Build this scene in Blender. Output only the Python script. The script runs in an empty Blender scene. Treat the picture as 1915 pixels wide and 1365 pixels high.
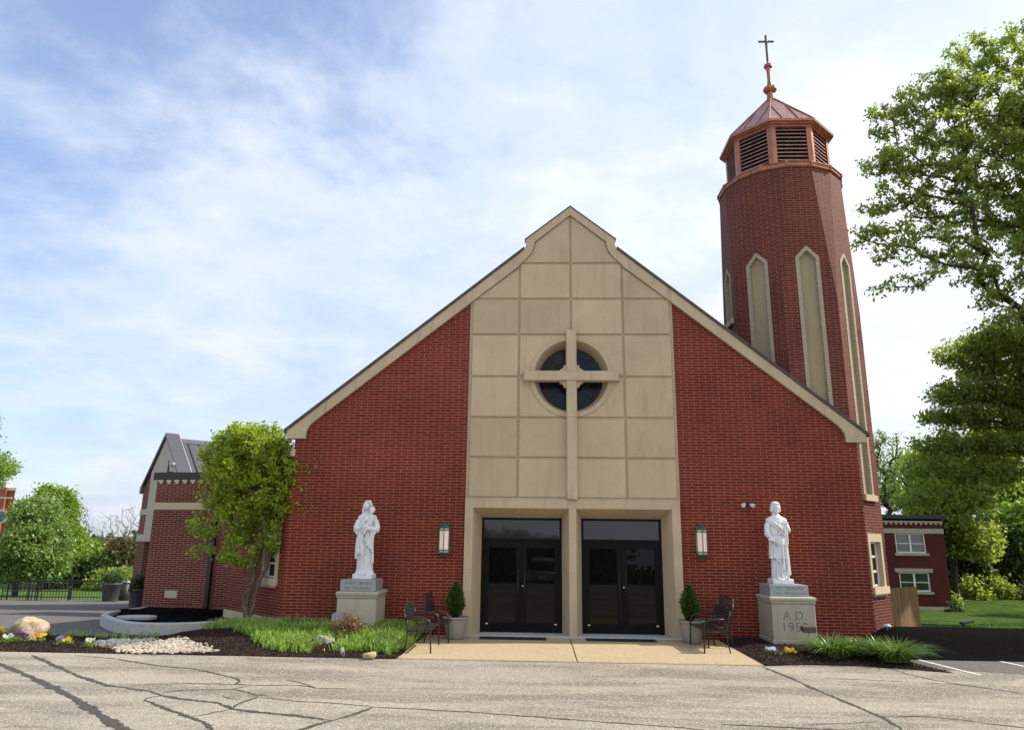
import bpy, math, random
import numpy as np
from mathutils import Vector, Matrix
R = math.radians
rng = np.random.default_rng(7)
random.seed(7)
scene = bpy.context.scene
# ------------------------------------------------------------------ camera
CX0, CY0 = 957.5, 682.5
F, PIT, YAW, ROL, CX, CZ, CD = 1338.347, 0.241815, -0.039972, 0.0125238, -0.7848, 2.12689, 17.43237
def cam_axes(p, y, r):
    fwd = np.array([math.sin(y)*math.cos(p), math.cos(y)*math.cos(p), math.sin(p)])
    right = np.array([math.cos(y), -math.sin(y), 0.0]); up = np.cross(right, fwd)
    return math.cos(r)*right+math.sin(r)*up, -math.sin(r)*right+math.cos(r)*up, fwd
CA, CB, CC = cam_axes(PIT, YAW, ROL)
CPOS = np.array([CX, -CD, CZ])
cam = bpy.data.cameras.new("camera"); cam_o = bpy.data.objects.new("camera", cam)
scene.collection.objects.link(cam_o)
cam.sensor_width = 36.0; cam.sensor_fit = 'HORIZONTAL'; cam.lens = F/1915*36
cam.clip_start = 0.1; cam.clip_end = 2000
M = Matrix(((CA[0], CB[0], -CC[0], CPOS[0]), (CA[1], CB[1], -CC[1], CPOS[1]), (CA[2], CB[2], -CC[2], CPOS[2]), (0, 0, 0, 1)))
cam_o.matrix_world = M
scene.camera = cam_o
# surveying helpers: points measured on the photograph turned into places on a given upright plane or on the ground
def ray(u, v): return CA*(u-CX0)/F-CB*(v-CY0)/F+CC
def P(u, v, Y):
    d = ray(u, v); t = (Y+CD)/d[1]; q = CPOS+t*d; return (float(q[0]), float(Y), float(q[2]))
def H(x, y): return -0.05*min(max(y, 0.0), 26.0)-0.10*min(max(-21.0-y, 0.0), 40.0)
def Gd(u, v, dz=0.0):
    d = ray(u, v); lo, hi = 1.0, 400.0
    for _ in range(50):
        m = (lo+hi)/2; q = CPOS+m*d
        if q[2] > H(q[0], q[1])+dz: lo = m
        else: hi = m
    q = CPOS+lo*d; return (float(q[0]), float(q[1]))
# ------------------------------------------------------------------ light
SUN = np.array([1.05, 0.17, 1.0]); SUN /= np.linalg.norm(SUN)
SUN_EL = math.asin(SUN[2]); SUN_AZ = math.atan2(SUN[0], SUN[1])
sl = bpy.data.lights.new("sun", 'SUN'); sl.energy = 4.5; sl.angle = R(0.6); sl.color = (1.0, 0.93, 0.82)
so = bpy.data.objects.new("sun", sl); scene.collection.objects.link(so)
so.rotation_euler = Vector((-SUN[0], -SUN[1], -SUN[2])).to_track_quat('-Z', 'Y').to_euler()
so.location = (30, 10, 40)
scene.view_settings.view_transform = 'Standard'; scene.view_settings.look = 'None'
scene.view_settings.exposure = 0.46; scene.view_settings.gamma = 1.0
scene.cycles.max_bounces = 6; scene.cycles.diffuse_bounces = 4; scene.cycles.glossy_bounces = 3
scene.cycles.transmission_bounces = 3; scene.cycles.transparent_max_bounces = 6
scene.cycles.use_denoising = True
world = bpy.data.worlds.new("World"); scene.world = world; world.use_nodes = True
wn = world.node_tree.nodes; wl = world.node_tree.links; wn.clear()
def N(nt, t, **k):
    n = nt.nodes.new(t)
    for a, b in k.items():
        if a.startswith('i_'):
            n.inputs[a[2:].replace('_', ' ')].default_value = b
        else: setattr(n, a, b)
    return n
def MATH(nt, op, a, b=None, c=None):
    n = nt.nodes.new('ShaderNodeMath'); n.operation = op
    for i, x in enumerate((a, b, c)):
        if x is None: continue
        if isinstance(x, (int, float)): n.inputs[i].default_value = x
        else: nt.links.new(x, n.inputs[i])
    return n.outputs[0]
def MIX(nt, fac, a, b, bt='MIX'):
    n = nt.nodes.new('ShaderNodeMix'); n.data_type = 'RGBA'; n.blend_type = bt
    for i, x in ((0, fac), (6, a), (7, b)):
        if isinstance(x, (int, float)): n.inputs[i].default_value = x
        elif isinstance(x, tuple): n.inputs[i].default_value = x if len(x) == 4 else x+(1,)
        else: nt.links.new(x, n.inputs[i])
    return n.outputs[2]
def RAMP(nt, x, pts, interp='LINEAR'):
    n = nt.nodes.new('ShaderNodeValToRGB'); n.color_ramp.interpolation = interp
    cr = n.color_ramp
    while len(cr.elements) < len(pts): cr.elements.new(0.5)
    for e, (p, c) in zip(cr.elements, pts):
        e.position = p; e.color = (c, c, c, 1) if isinstance(c, (int, float)) else (c if len(c) == 4 else c+(1,))
    nt.links.new(x, n.inputs[0]); return n.outputs[0]
def NOISE(nt, vec, scale, detail=4, rough=0.55, dist=0.0):
    n = nt.nodes.new('ShaderNodeTexNoise')
    n.inputs['Scale'].default_value = scale; n.inputs['Detail'].default_value = detail
    n.inputs['Roughness'].default_value = rough; n.inputs['Distortion'].default_value = dist
    if vec is not None: nt.links.new(vec, n.inputs['Vector'])
    return n.outputs['Fac']
nt = world.node_tree
out = N(nt, 'ShaderNodeOutputWorld'); bg = N(nt, 'ShaderNodeBackground')
sky = N(nt, 'ShaderNodeTexSky', sky_type='NISHITA', sun_disc=False)
sky.sun_elevation = SUN_EL; sky.sun_rotation = SUN_AZ; sky.air_density = 1.3; sky.dust_density = 0.6; sky.ozone_density = 2.0
tc = N(nt, 'ShaderNodeTexCoord'); sx = N(nt, 'ShaderNodeSeparateXYZ'); nt.links.new(tc.outputs['Generated'], sx.inputs[0])
zz = MATH(nt, 'ADD', MATH(nt, 'MAXIMUM', sx.outputs[2], 0.0), 0.22)
cmb = N(nt, 'ShaderNodeCombineXYZ')
nt.links.new(MATH(nt, 'DIVIDE', sx.outputs[0], zz), cmb.inputs[0]); nt.links.new(MATH(nt, 'DIVIDE', sx.outputs[1], zz), cmb.inputs[1])
cv = cmb.outputs[0]
n1 = NOISE(nt, cv, 1.9, 9, 0.60, 0.15)
n2 = NOISE(nt, cv, 0.6, 3, 0.5, 0.2)
n3 = NOISE(nt, cv, 6.5, 8, 0.62, 0.2)
# cover grows towards the sun side and towards the horizon
bias = MATH(nt, 'ADD', MATH(nt, 'MULTIPLY', sx.outputs[0], 0.26), MATH(nt, 'MULTIPLY', sx.outputs[2], -0.36))
bias = MATH(nt, 'ADD', bias, MATH(nt, 'MULTIPLY', MATH(nt, 'MAXIMUM', MATH(nt, 'MULTIPLY', sx.outputs[1], -1.0), 0.0), 0.55))  # extra cloud added behind the viewer to brighten the shaded facade
m = MATH(nt, 'ADD', MATH(nt, 'ADD', MATH(nt, 'MULTIPLY', n1, 0.75), MATH(nt, 'MULTIPLY', n2, 0.40)), MATH(nt, 'ADD', MATH(nt, 'MULTIPLY', n3, 0.14), bias))
mask = RAMP(nt, m, [(0.22, 0.17), (0.44, 0.70), (0.60, 0.97)], 'EASE')
shade = NOISE(nt, cv, 2.3, 6, 0.6, 0.3)
ccol = MIX(nt, RAMP(nt, shade, [(0.35, 0.0), (0.62, 1.0)]), (7.0, 7.9, 9.5), (9.3, 9.6, 10.1))
lowk = RAMP(nt, sx.outputs[2], [(0.0, 0.0), (0.45, 1.0)])
ccol = MIX(nt, lowk, MIX(nt, 1.0, ccol, (0.74, 0.75, 0.80), 'MULTIPLY'), ccol)
warm = MIX(nt, RAMP(nt, sx.outputs[0], [(0.1, 0.0), (0.8, 0.9)]), ccol, (9.6, 9.7, 9.95))
base = MIX(nt, 1.0, sky.outputs[0], (1.25, 1.42, 1.72), 'MULTIPLY')
nt.links.new(MIX(nt, mask, base, warm), bg.inputs[0]); bg.inputs[1].default_value = 0.088
nt.links.new(bg.outputs[0], out.inputs[0])
# ------------------------------------------------------------------ materials
def newmat(name):
    m = bpy.data.materials.new(name); m.use_nodes = True; nt = m.node_tree
    b = nt.nodes['Principled BSDF']; return m, nt, b
def vec(nt, kind='Object', scale=None):
    t = nt.nodes.new('ShaderNodeTexCoord'); o = t.outputs[kind]
    if scale:
        mp = nt.nodes.new('ShaderNodeMapping'); nt.links.new(o, mp.inputs[0]); mp.inputs['Scale'].default_value = scale; o = mp.outputs[0]
    return o
def bump(nt, b, h, s=0.3, d=0.01):
    n = nt.nodes.new('ShaderNodeBump'); n.inputs['Strength'].default_value = s; n.inputs['Distance'].default_value = d
    nt.links.new(h, n.inputs['Height']); nt.links.new(n.outputs[0], b.inputs['Normal'])
def plain(name, c, rough=0.6, metal=0.0, var=0.15, nscale=6, bmp=0.0, coord='Object'):
    m, nt, b = newmat(name); v = vec(nt, coord)
    n = NOISE(nt, v, nscale, 5, 0.6)
    lo = tuple(x*(1-var) for x in c); hi = tuple(min(1, x*(1+var)) for x in c)
    nt.links.new(MIX(nt, RAMP(nt, n, [(0.3, 0.0), (0.7, 1.0)]), lo, hi), b.inputs['Base Color'])
    b.inputs['Roughness'].default_value = rough; b.inputs['Metallic'].default_value = metal
    if bmp: bump(nt, b, NOISE(nt, v, nscale*8, 4, 0.6), bmp, 0.01)
    return m
def brick(name, c1, c2, cm, bw=0.305, rh=0.0677, mort=0.0055, rough=0.7, stain=0.36, bstr=0.5):
    m, nt, b = newmat(name); v = vec(nt, 'UV')
    # small irregularity of the courses
    t = nt.nodes.new('ShaderNodeTexBrick'); t.offset = 0.5
    t.inputs['Scale'].default_value = 1.0; t.inputs['Brick Width'].default_value = bw; t.inputs['Row Height'].default_value = rh
    t.inputs['Mortar Size'].default_value = mort; t.inputs['Mortar Smooth'].default_value = 0.15; t.inputs['Bias'].default_value = -0.1
    t.inputs['Color1'].default_value = c1+(1,); t.inputs['Color2'].default_value = c2+(1,); t.inputs['Mortar'].default_value = cm+(1,)
    nt.links.new(v, t.inputs['Vector'])
    n = NOISE(nt, v, 0.55, 7, 0.65, 0.4); n2 = NOISE(nt, v, 14, 3, 0.6)
    c = MIX(nt, RAMP(nt, n, [(0.3, 1.0), (0.7, 0.0)]), t.outputs['Color'], MIX(nt, 1.0, t.outputs['Color'], (1-stain,)*3, 'MULTIPLY'))
    c = MIX(nt, RAMP(nt, n2, [(0.35, 0.35), (0.7, 0.0)]), c, MIX(nt, 1.0, c, (0.7, 0.62, 0.6), 'MULTIPLY'))
    nt.links.new(c, b.inputs['Base Color'])
    b.inputs['Roughness'].default_value = rough; b.inputs['Specular IOR Level'].default_value = 0.22
    h = MATH(nt, 'SUBTRACT', MATH(nt, 'MULTIPLY', n2, 0.25), t.outputs['Fac'])
    bump(nt, b, h, bstr, 0.006)
    return m
M_BRICK = brick('red_brick', (0.225, 0.0245, 0.0095), (0.150, 0.0165, 0.0075), (0.44, 0.215, 0.145), mort=0.0062)
M_BRICK_T = brick('tower_brick', (0.165, 0.031, 0.0165), (0.105, 0.020, 0.012), (0.36, 0.19, 0.14), mort=0.0062)
M_BRICK_A = brick('annex_brick', (0.19, 0.024, 0.0115), (0.105, 0.014, 0.008), (0.42, 0.28, 0.21), mort=0.0085)
M_BRICK_S = brick('soldier_brick', (0.17, 0.026, 0.02), (0.12, 0.02, 0.015), (0.5, 0.36, 0.30), bw=0.0677, rh=0.21, mort=0.008)
M_BRICK_D = brick('dark_brick', (0.12, 0.018, 0.016), (0.09, 0.015, 0.014), (0.16, 0.06, 0.05), bw=0.22, rh=0.075)
M_BRICK_O = brick('orange_brick', (0.42, 0.12, 0.07), (0.36, 0.10, 0.06), (0.5, 0.25, 0.18), bw=0.3, rh=0.1)
M_TRIM = brick('cream_header_brick', (0.46, 0.40, 0.30), (0.40, 0.35, 0.26), (0.27, 0.23, 0.175), bw=0.5, rh=0.075, mort=0.007, stain=0.1)
def limestone(name, c, stain=(0.30, 0.23, 0.15), amt=0.5):
    m, nt, b = newmat(name); v = vec(nt)
    n = NOISE(nt, v, 1.1, 6, 0.6, 0.3); f = NOISE(nt, v, 38, 4, 0.7)
    sv = vec(nt, 'Object', (5.0, 5.0, 0.5)); s = NOISE(nt, sv, 1.3, 5, 0.65)
    lo = tuple(x*0.88 for x in c); hi = tuple(x*1.06 for x in c)
    col = MIX(nt, RAMP(nt, n, [(0.3, 0.0), (0.7, 1.0)]), lo, hi)
    col = MIX(nt, RAMP(nt, s, [(0.52, 0.0), (0.78, amt)]), col, stain)
    col = MIX(nt, RAMP(nt, f, [(0.3, 0.16), (0.65, 0.0)]), col, (0.2, 0.16, 0.11))
    oi = nt.nodes.new('ShaderNodeObjectInfo')
    col = MIX(nt, oi.outputs['Random'], MIX(nt, 1.0, col, (0.90, 0.885, 0.86), 'MULTIPLY'), MIX(nt, 1.0, col, (1.04, 1.03, 1.0), 'MULTIPLY'))
    b.inputs['Specular IOR Level'].default_value = 0.25
    nt.links.new(col, b.inputs['Base Color']); b.inputs['Roughness'].default_value = 0.8
    bump(nt, b, f, 0.25, 0.004)
    return m
M_LIME = limestone('limestone', (0.57, 0.465, 0.32))
M_PANEL = limestone('limestone_panel', (0.55, 0.44, 0.29), (0.42, 0.28, 0.15), 0.45)
M_GROOVE = limestone('limestone_joint', (0.43, 0.34, 0.22))
M_BLIND = limestone('recess_stone', (0.36, 0.30, 0.195), (0.24, 0.18, 0.11), 0.5)
M_PED = limestone('pedestal_stone', (0.47, 0.45, 0.36), (0.25, 0.23, 0.18), 0.35)
M_GRANITE = plain('grey_granite', (0.30, 0.33, 0.33), 0.35, 0, 0.25, 60)
M_LETTER = plain('carved_letter', (0.07, 0.07, 0.065), 0.8)
M_STONE_LETTER = plain('carved_stone_letter', (0.16, 0.15, 0.12), 0.9)
def marble():
    m, nt, b = newmat('white_marble'); v = vec(nt)
    n = NOISE(nt, v, 5, 6, 0.65, 0.6); g = NOISE(nt, vec(nt, 'Object', (6, 6, 1.2)), 3, 5, 0.6)
    col = MIX(nt, RAMP(nt, n, [(0.35, 0.0), (0.6, 1.0)]), (0.62, 0.65, 0.68), (0.80, 0.81, 0.80))
    col = MIX(nt, RAMP(nt, g, [(0.5, 0.0), (0.75, 0.35)]), col, (0.40, 0.43, 0.45))
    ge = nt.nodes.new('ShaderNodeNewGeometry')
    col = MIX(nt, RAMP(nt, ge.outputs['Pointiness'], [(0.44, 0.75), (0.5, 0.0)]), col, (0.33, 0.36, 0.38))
    nt.links.new(col, b.inputs['Base Color']); b.inputs['Roughness'].default_value = 0.55
    bump(nt, b, NOISE(nt, v, 70, 3), 0.15, 0.004)
    return m
M_MARBLE = marble()
def copper(name, c, rough, metal=0.85):
    m, nt, b = newmat(name); v = vec(nt)
    n = NOISE(nt, v, 3, 5, 0.6, 0.4); f = NOISE(nt, v, 22, 4, 0.6)
    lo = tuple(x*0.62 for x in c)
    st = NOISE(nt, vec(nt, 'Object', (7, 7, 0.8)), 1.6, 6, 0.65, 0.3)
    cc_ = MIX(nt, RAMP(nt, n, [(0.3, 0.0), (0.7, 1.0)]), lo, c)
    cc_ = MIX(nt, RAMP(nt, st, [(0.48, 0.0), (0.72, 0.7)]), cc_, (0.16, 0.085, 0.06))
    nt.links.new(cc_, b.inputs['Base Color'])
    b.inputs['Metallic'].default_value = metal
    nt.links.new(RAMP(nt, f, [(0.3, rough*0.75), (0.7, rough*1.3)]), b.inputs['Roughness'])
    bump(nt, b, n, 0.15, 0.02)
    return m
M_COPPER = copper('copper', (0.47, 0.20, 0.125), 0.45, 0.65)
M_COPPER_R = copper('roof_copper', (0.60, 0.30, 0.23), 0.40, 0.8)
M_COPPER_S = copper('slat_copper', (0.50, 0.29, 0.235), 0.5, 0.4)
M_BRONZE = plain('weathered_bronze', (0.11, 0.11, 0.075), 0.55, 0.5, 0.35, 18)
M_BLACK = plain('black_metal', (0.012, 0.012, 0.013), 0.4, 0.0, 0.3, 20)
M_DOOR = plain('black_door_frame', (0.007, 0.0065, 0.007), 0.45, 0.0, 0.2, 5); M_DOOR.node_tree.nodes['Principled BSDF'].inputs['Specular IOR Level'].default_value = 0.12
_unused = ('black')
M_DARK = plain('dark_interior', (0.006, 0.006, 0.006), 0.9)
M_BENCH = plain('bench_metal', (0.032, 0.028, 0.027), 0.38, 0.3, 0.3, 15)
M_FRAME = plain('white_window_frame', (0.72, 0.73, 0.74), 0.45)
M_SHINGLE = plain('roof_shingles', (0.085, 0.07, 0.062), 0.9, 0, 0.4, 9, 0.6)
M_METALROOF = plain('grey_metal_roof', (0.13, 0.125, 0.135), 0.42, 0.5, 0.06, 3)
M_STUCCO = plain('beige_stucco', (0.44, 0.40, 0.32), 0.85, 0, 0.06, 3, 0.2)
M_CREAM = plain('cream_stone', (0.62, 0.55, 0.42), 0.8, 0, 0.1, 6)
M_POT = plain('grey_resin_pot', (0.30, 0.28, 0.255), 0.55, 0, 0.08, 5, 0.1)
M_POT_D = plain('dark_pot', (0.06, 0.065, 0.075), 0.5)
M_GREEN = plain('verdigris_metal', (0.035, 0.115, 0.075), 0.6, 0.3, 0.5, 30)
M_GREYMETAL = plain('grey_metal', (0.32, 0.34, 0.36), 0.5, 0.3)
M_BROWNMETAL = plain('brown_metal', (0.12, 0.065, 0.055), 0.5, 0.2)
M_WHITE = plain('white_plastic', (0.75, 0.75, 0.74), 0.35)
M_RUBBER = plain('rubber_mat', (0.010, 0.011, 0.013), 0.75, 0, 0.4, 40, 0.4)
M_CHROME = plain('steel', (0.6, 0.6, 0.6), 0.25, 1.0)
M_KERB = plain('kerb_concrete', (0.40, 0.41, 0.40), 0.85, 0, 0.12, 8, 0.3)
M_LINE = plain('white_line_paint', (0.62, 0.62, 0.6), 0.8, 0, 0.25, 12)
M_BARK = plain('bark', (0.13, 0.095, 0.07), 0.95, 0, 0.4, 14, 0.8)
M_BARK_D = plain('dark_bark', (0.045, 0.035, 0.028), 0.95, 0, 0.4, 12, 0.6)
M_BARK_G = plain('pale_bark', (0.17, 0.145, 0.12), 0.95, 0, 0.3, 14, 0.5)
M_IRON = plain('iron_fence', (0.012, 0.012, 0.012), 0.5)
M_STEM = plain('brown_stem', (0.12, 0.06, 0.035), 0.9)
M_CRACK = plain('asphalt_crack', (0.065, 0.057, 0.048), 0.95, 0, 0.6, 22, 0.8)
def wood():
    m, nt, b = newmat('cedar_boards'); v = vec(nt, 'Object', (9, 9, 0.8))
    n = NOISE(nt, v, 3, 6, 0.65, 0.5); w = NOISE(nt, vec(nt, 'Object', (1, 1, 0.25)), 7.3, 1)
    c = MIX(nt, RAMP(nt, n, [(0.35, 0.0), (0.65, 1.0)]), (0.16, 0.085, 0.028), (0.30, 0.175, 0.065))
    oi = nt.nodes.new('ShaderNodeObjectInfo'); c = MIX(nt, oi.outputs['Random'], MIX(nt, 1.0, c, (0.68, 0.62, 0.55), 'MULTIPLY'), c)
    nt.links.new(MIX(nt, RAMP(nt, w, [(0.4, 0.0), (0.6, 0.5)]), c, (0.22, 0.12, 0.04)), b.inputs['Base Color']); b.inputs['Roughness'].default_value = 0.8
    return m
M_WOOD = wood()
def glass(name, c=(0.012, 0.012, 0.014), rough=0.03, ior=1.5, spec=0.5):
    m, nt, b = newmat(name); b.inputs['Base Color'].default_value = c+(1,); b.inputs['Roughness'].default_value = rough
    b.inputs['IOR'].default_value = ior
    n = NOISE(nt, vec(nt), 0.9, 2, 0.5); bump(nt, b, n, 0.04, 0.02)
    return m
M_GLASS = glass('dark_door_glass', (0.005, 0.005, 0.005), 0.02, 1.30)
M_GLASS_T = glass('transom_glass', (0.035, 0.033, 0.035), 0.04, 1.6)
M_GLASS_W = glass('window_glass', (0.02, 0.022, 0.025), 0.03, 1.9)
def stained():
    m, nt, b = newmat('stained_glass'); v = vec(nt)
    vo = nt.nodes.new('ShaderNodeTexVoronoi'); vo.feature = 'DISTANCE_TO_EDGE'; vo.inputs['Scale'].default_value = 4.2; nt.links.new(v, vo.inputs['Vector'])
    vc = nt.nodes.new('ShaderNodeTexVoronoi'); vc.inputs['Scale'].default_value = 4.2; nt.links.new(v, vc.inputs['Vector'])
    c = MIX(nt, 0.85, vc.outputs['Color'], (0.005, 0.009, 0.02))
    c = MIX(nt, 1.0, c, (0.16, 0.17, 0.24), 'MULTIPLY'); b.inputs['Specular IOR Level'].default_value = 0.22
    c = MIX(nt, RAMP(nt, vo.outputs['Distance'], [(0.015, 1.0), (0.03, 0.0)]), c, (0.018, 0.018, 0.02))
    nt.links.new(c, b.inputs['Base Color']); b.inputs['Roughness'].default_value = 0.16
    bump(nt, b, vc.outputs['Distance'], 0.3, 0.01)
    return m
M_STAINED = stained()
def lampglass():
    m, nt, b = newmat('frosted_lamp_glass'); v = vec(nt)
    n = NOISE(nt, v, 6, 3)
    nt.links.new(MIX(nt, RAMP(nt, n, [(0.35, 0.0), (0.65, 1.0)]), (0.60, 0.58, 0.54), (0.72, 0.68, 0.62)), b.inputs['Base Color'])
    b.inputs['Roughness'].default_value = 0.35
    b.inputs['Emission Color'].default_value = (1.0, 0.52, 0.27, 1); b.inputs['Emission Strength'].default_value = 0.14
    return m
M_LAMP = lampglass()
def ground_mat(name, lo, hi, fine=70, big=0.5, spots=(0.35, 0.5), bmp=0.5, blotch=0.3, speck=None, aniso=None, spec=0.2):
    m, nt, b = newmat(name); v = vec(nt)
    f = NOISE(nt, v, fine, 5, 0.75); g = NOISE(nt, v, big, 6, 0.65, 0.5)
    va = vec(nt, 'Object', aniso) if aniso else v
    s = NOISE(nt, va, big*2.2, 7, 0.68, 0.3)
    c = MIX(nt, RAMP(nt, f, [(0.36, 0.0), (0.62, 1.0)]), lo, hi)
    c = MIX(nt, RAMP(nt, g, [(0.35, blotch), (0.6, 0.0)]), c, tuple(x*0.62 for x in lo))
    c = MIX(nt, RAMP(nt, s, [(spots[0], 0.72), (spots[1], 0.0)]), c, tuple(x*0.50 for x in lo))
    if speck:
        vo = nt.nodes.new('ShaderNodeTexVoronoi'); vo.inputs['Scale'].default_value = speck[0]; nt.links.new(v, vo.inputs['Vector'])
        sp = nt.nodes.new('ShaderNodeSeparateColor'); nt.links.new(vo.outputs['Color'], sp.inputs[0])
        c = MIX(nt, RAMP(nt, sp.outputs[0], [(0.78, 0.0), (0.9, 0.8)]), c, speck[1])
        c = MIX(nt, RAMP(nt, sp.outputs[1], [(0.80, 0.0), (0.92, 0.8)]), c, speck[2])
    nt.links.new(c, b.inputs['Base Color']); b.inputs['Roughness'].default_value = 0.9; b.inputs['Specular IOR Level'].default_value = spec
    bump(nt, b, f, bmp, 0.012)
    return m
M_LOT = ground_mat('aggregate_asphalt', (0.265, 0.23, 0.185), (0.42, 0.37, 0.30), 75, 0.35, (0.43, 0.55), 0.5, 0.35, (66, (0.55, 0.50, 0.42), (0.16, 0.135, 0.11)), (0.35, 1.5, 1))
M_DRIVE = ground_mat('driveway_asphalt', (0.10, 0.092, 0.085), (0.155, 0.145, 0.13), 60, 0.3, (0.3, 0.42), 0.4, 0.25, (50, (0.22, 0.2, 0.18), (0.05, 0.05, 0.045)))
M_SLAB = ground_mat('exposed_aggregate_slab', (0.35, 0.265, 0.155), (0.49, 0.385, 0.245), 85, 0.5, (0.25, 0.38), 0.25, 0.12, (70, (0.55, 0.45, 0.31), (0.26, 0.18, 0.10)))
M_MULCH = ground_mat('brown_mulch', (0.011, 0.007, 0.0055), (0.045, 0.029, 0.022), 34, 1.5, (0.3, 0.45), 1.0, 0.3, (36, (0.10, 0.065, 0.048), (0.008, 0.006, 0.005)), None, 0.05)
M_MULCH_B = ground_mat('black_mulch', (0.0012, 0.0011, 0.001), (0.0045, 0.0042, 0.004), 34, 1.5, (0.3, 0.45), 1.0, 0.3, (36, (0.010, 0.009, 0.008), (0.001, 0.001, 0.001)), None, 0.02)
M_LAWN = ground_mat('lawn', (0.035, 0.07, 0.008), (0.09, 0.15, 0.018), 16, 0.6, (0.42, 0.55), 1.0, 0.4, None, None, 0.05)  # dark patches in the grass colour stand in for patchy shade
M_GRASSLAND = ground_mat('field_grass', (0.05, 0.10, 0.016), (0.10, 0.17, 0.03), 9, 0.05, (0.3, 0.42), 0.5, 0.3)
def rockmat(name, a, b_, c_, sc=3.0):
    m, nt, b = newmat(name); v = vec(nt)
    n = NOISE(nt, v, sc, 7, 0.65, 0.8); n2 = NOISE(nt, v, sc*2.3, 6, 0.7, 0.4)
    c = MIX(nt, RAMP(nt, n, [(0.38, 0.0), (0.6, 1.0)]), a, b_)
    c = MIX(nt, RAMP(nt, n2, [(0.5, 0.0), (0.68, 0.8)]), c, c_)
    nt.links.new(c, b.inputs['Base Color']); b.inputs['Roughness'].default_value = 0.85
    bump(nt, b, n2, 0.8, 0.03); return m
M_ROCK = rockmat('tan_boulder', (0.36, 0.30, 0.24), (0.47, 0.31, 0.17), (0.55, 0.50, 0.43), 2.4)
M_ROCK_G = rockmat('grey_rock', (0.33, 0.32, 0.27), (0.42, 0.39, 0.31), (0.17, 0.16, 0.14), 7)
M_ROCK_Y = rockmat('sandstone', (0.45, 0.33, 0.18), (0.52, 0.40, 0.25), (0.3, 0.22, 0.14), 7)
def island(name, cols, rough=0.6, trans=0.0, transcol=None, spec=0.3, alpha_noise=False):
    """colour differs from piece to piece (leaf, blade, pebble)"""
    m, nt, b = newmat(name); g = nt.nodes.new('ShaderNodeNewGeometry')
    k = len(cols)
    c = RAMP(nt, g.outputs['Random Per Island'], [(i/(k-1) if k > 1 else 0, c) for i, c in enumerate(cols)])
    v = vec(nt); n = NOISE(nt, v, 1.1, 4, 0.6)
    c = MIX(nt, RAMP(nt, n, [(0.35, 0.0), (0.65, 0.5)]), c, tuple(x*0.72 for x in cols[len(cols)//2]))
    nt.links.new(c, b.inputs['Base Color']); b.inputs['Roughness'].default_value = rough
    b.inputs['Specular IOR Level'].default_value = spec
    if trans:
        t = nt.nodes.new('ShaderNodeBsdfTranslucent')
        nt.links.new(MIX(nt, 1.0, c, transcol or (1.5, 1.5, 0.8), 'MULTIPLY'), t.inputs[0])
        mx = nt.nodes.new('ShaderNodeMixShader'); mx.inputs[0].default_value = trans
        nt.links.new(b.outputs[0], mx.inputs[1]); nt.links.new(t.outputs[0], mx.inputs[2])
        nt.links.new(mx.outputs[0], nt.nodes['Material Output'].inputs[0])
    return m
M_LEAF_N = island('young_tree_leaf', [(0.15, 0.25, 0.02), (0.28, 0.42, 0.035), (0.38, 0.50, 0.06), (0.20, 0.33, 0.03), (0.32, 0.27, 0.05)], 0.4, 0.45, (1.7, 1.6, 0.7), 0.5)
M_LEAF_B = island('maple_leaf', [(0.11, 0.16, 0.045), (0.19, 0.26, 0.065), (0.29, 0.37, 0.10), (0.14, 0.205, 0.05)], 0.45, 0.6, (1.8, 1.7, 0.8), 0.5)
M_LEAF_BR = island('bright_leaf', [(0.10, 0.19, 0.02), (0.18, 0.30, 0.03), (0.26, 0.38, 0.045)], 0.45, 0.40, (1.7, 1.6, 0.8), 0.5)
M_LEAF_P = island('pale_leaf', [(0.09, 0.18, 0.025), (0.15, 0.27, 0.035), (0.28, 0.37, 0.14), (0.12, 0.23, 0.03), (0.2, 0.33, 0.05)], 0.4, 0.35, (1.5, 1.5, 0.9), 0.6)
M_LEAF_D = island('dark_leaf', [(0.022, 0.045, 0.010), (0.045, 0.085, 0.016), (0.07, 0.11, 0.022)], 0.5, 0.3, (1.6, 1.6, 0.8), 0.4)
M_LEAF_O = island('olive_leaf', [(0.07, 0.085, 0.025), (0.11, 0.11, 0.035), (0.10, 0.07, 0.03)], 0.5, 0.3, (1.4, 1.3, 0.8), 0.4)
M_LEAF_Y = island('yellow_green_leaf', [(0.17, 0.24, 0.03), (0.26, 0.32, 0.05), (0.12, 0.2, 0.03)], 0.4, 0.4, (1.5, 1.4, 0.7), 0.4)
M_ARBOR = island('arborvitae_spray', [(0.025, 0.06, 0.010), (0.05, 0.10, 0.015), (0.13, 0.18, 0.025)], 0.55, 0.25, (1.6, 1.5, 0.7), 0.3)
M_BLADE = island('liriope_blade', [(0.14, 0.27, 0.035), (0.24, 0.40, 0.06), (0.42, 0.56, 0.18), (0.16, 0.31, 0.04)], 0.35, 0.35, (1.5, 1.5, 0.7), 0.5)
M_BLADE_D = island('daylily_blade', [(0.06, 0.13, 0.02), (0.11, 0.20, 0.035), (0.22, 0.30, 0.10)], 0.35, 0.35, (1.5, 1.5, 0.7), 0.5)
M_LAWNBLADE = island('lawn_blade', [(0.05, 0.115, 0.014), (0.09, 0.17, 0.022), (0.14, 0.22, 0.035)], 0.5, 0.3, (1.5, 1.5, 0.7), 0.3)
M_PEB_W = island('white_pebble', [(0.40, 0.34, 0.26), (0.55, 0.48, 0.38), (0.30, 0.25, 0.19), (0.60, 0.55, 0.47)], 0.7)
M_PEB_G = island('grey_pebble', [(0.16, 0.17, 0.18), (0.24, 0.24, 0.24), (0.12, 0.12, 0.13), (0.28, 0.25, 0.22)], 0.6)
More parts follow.
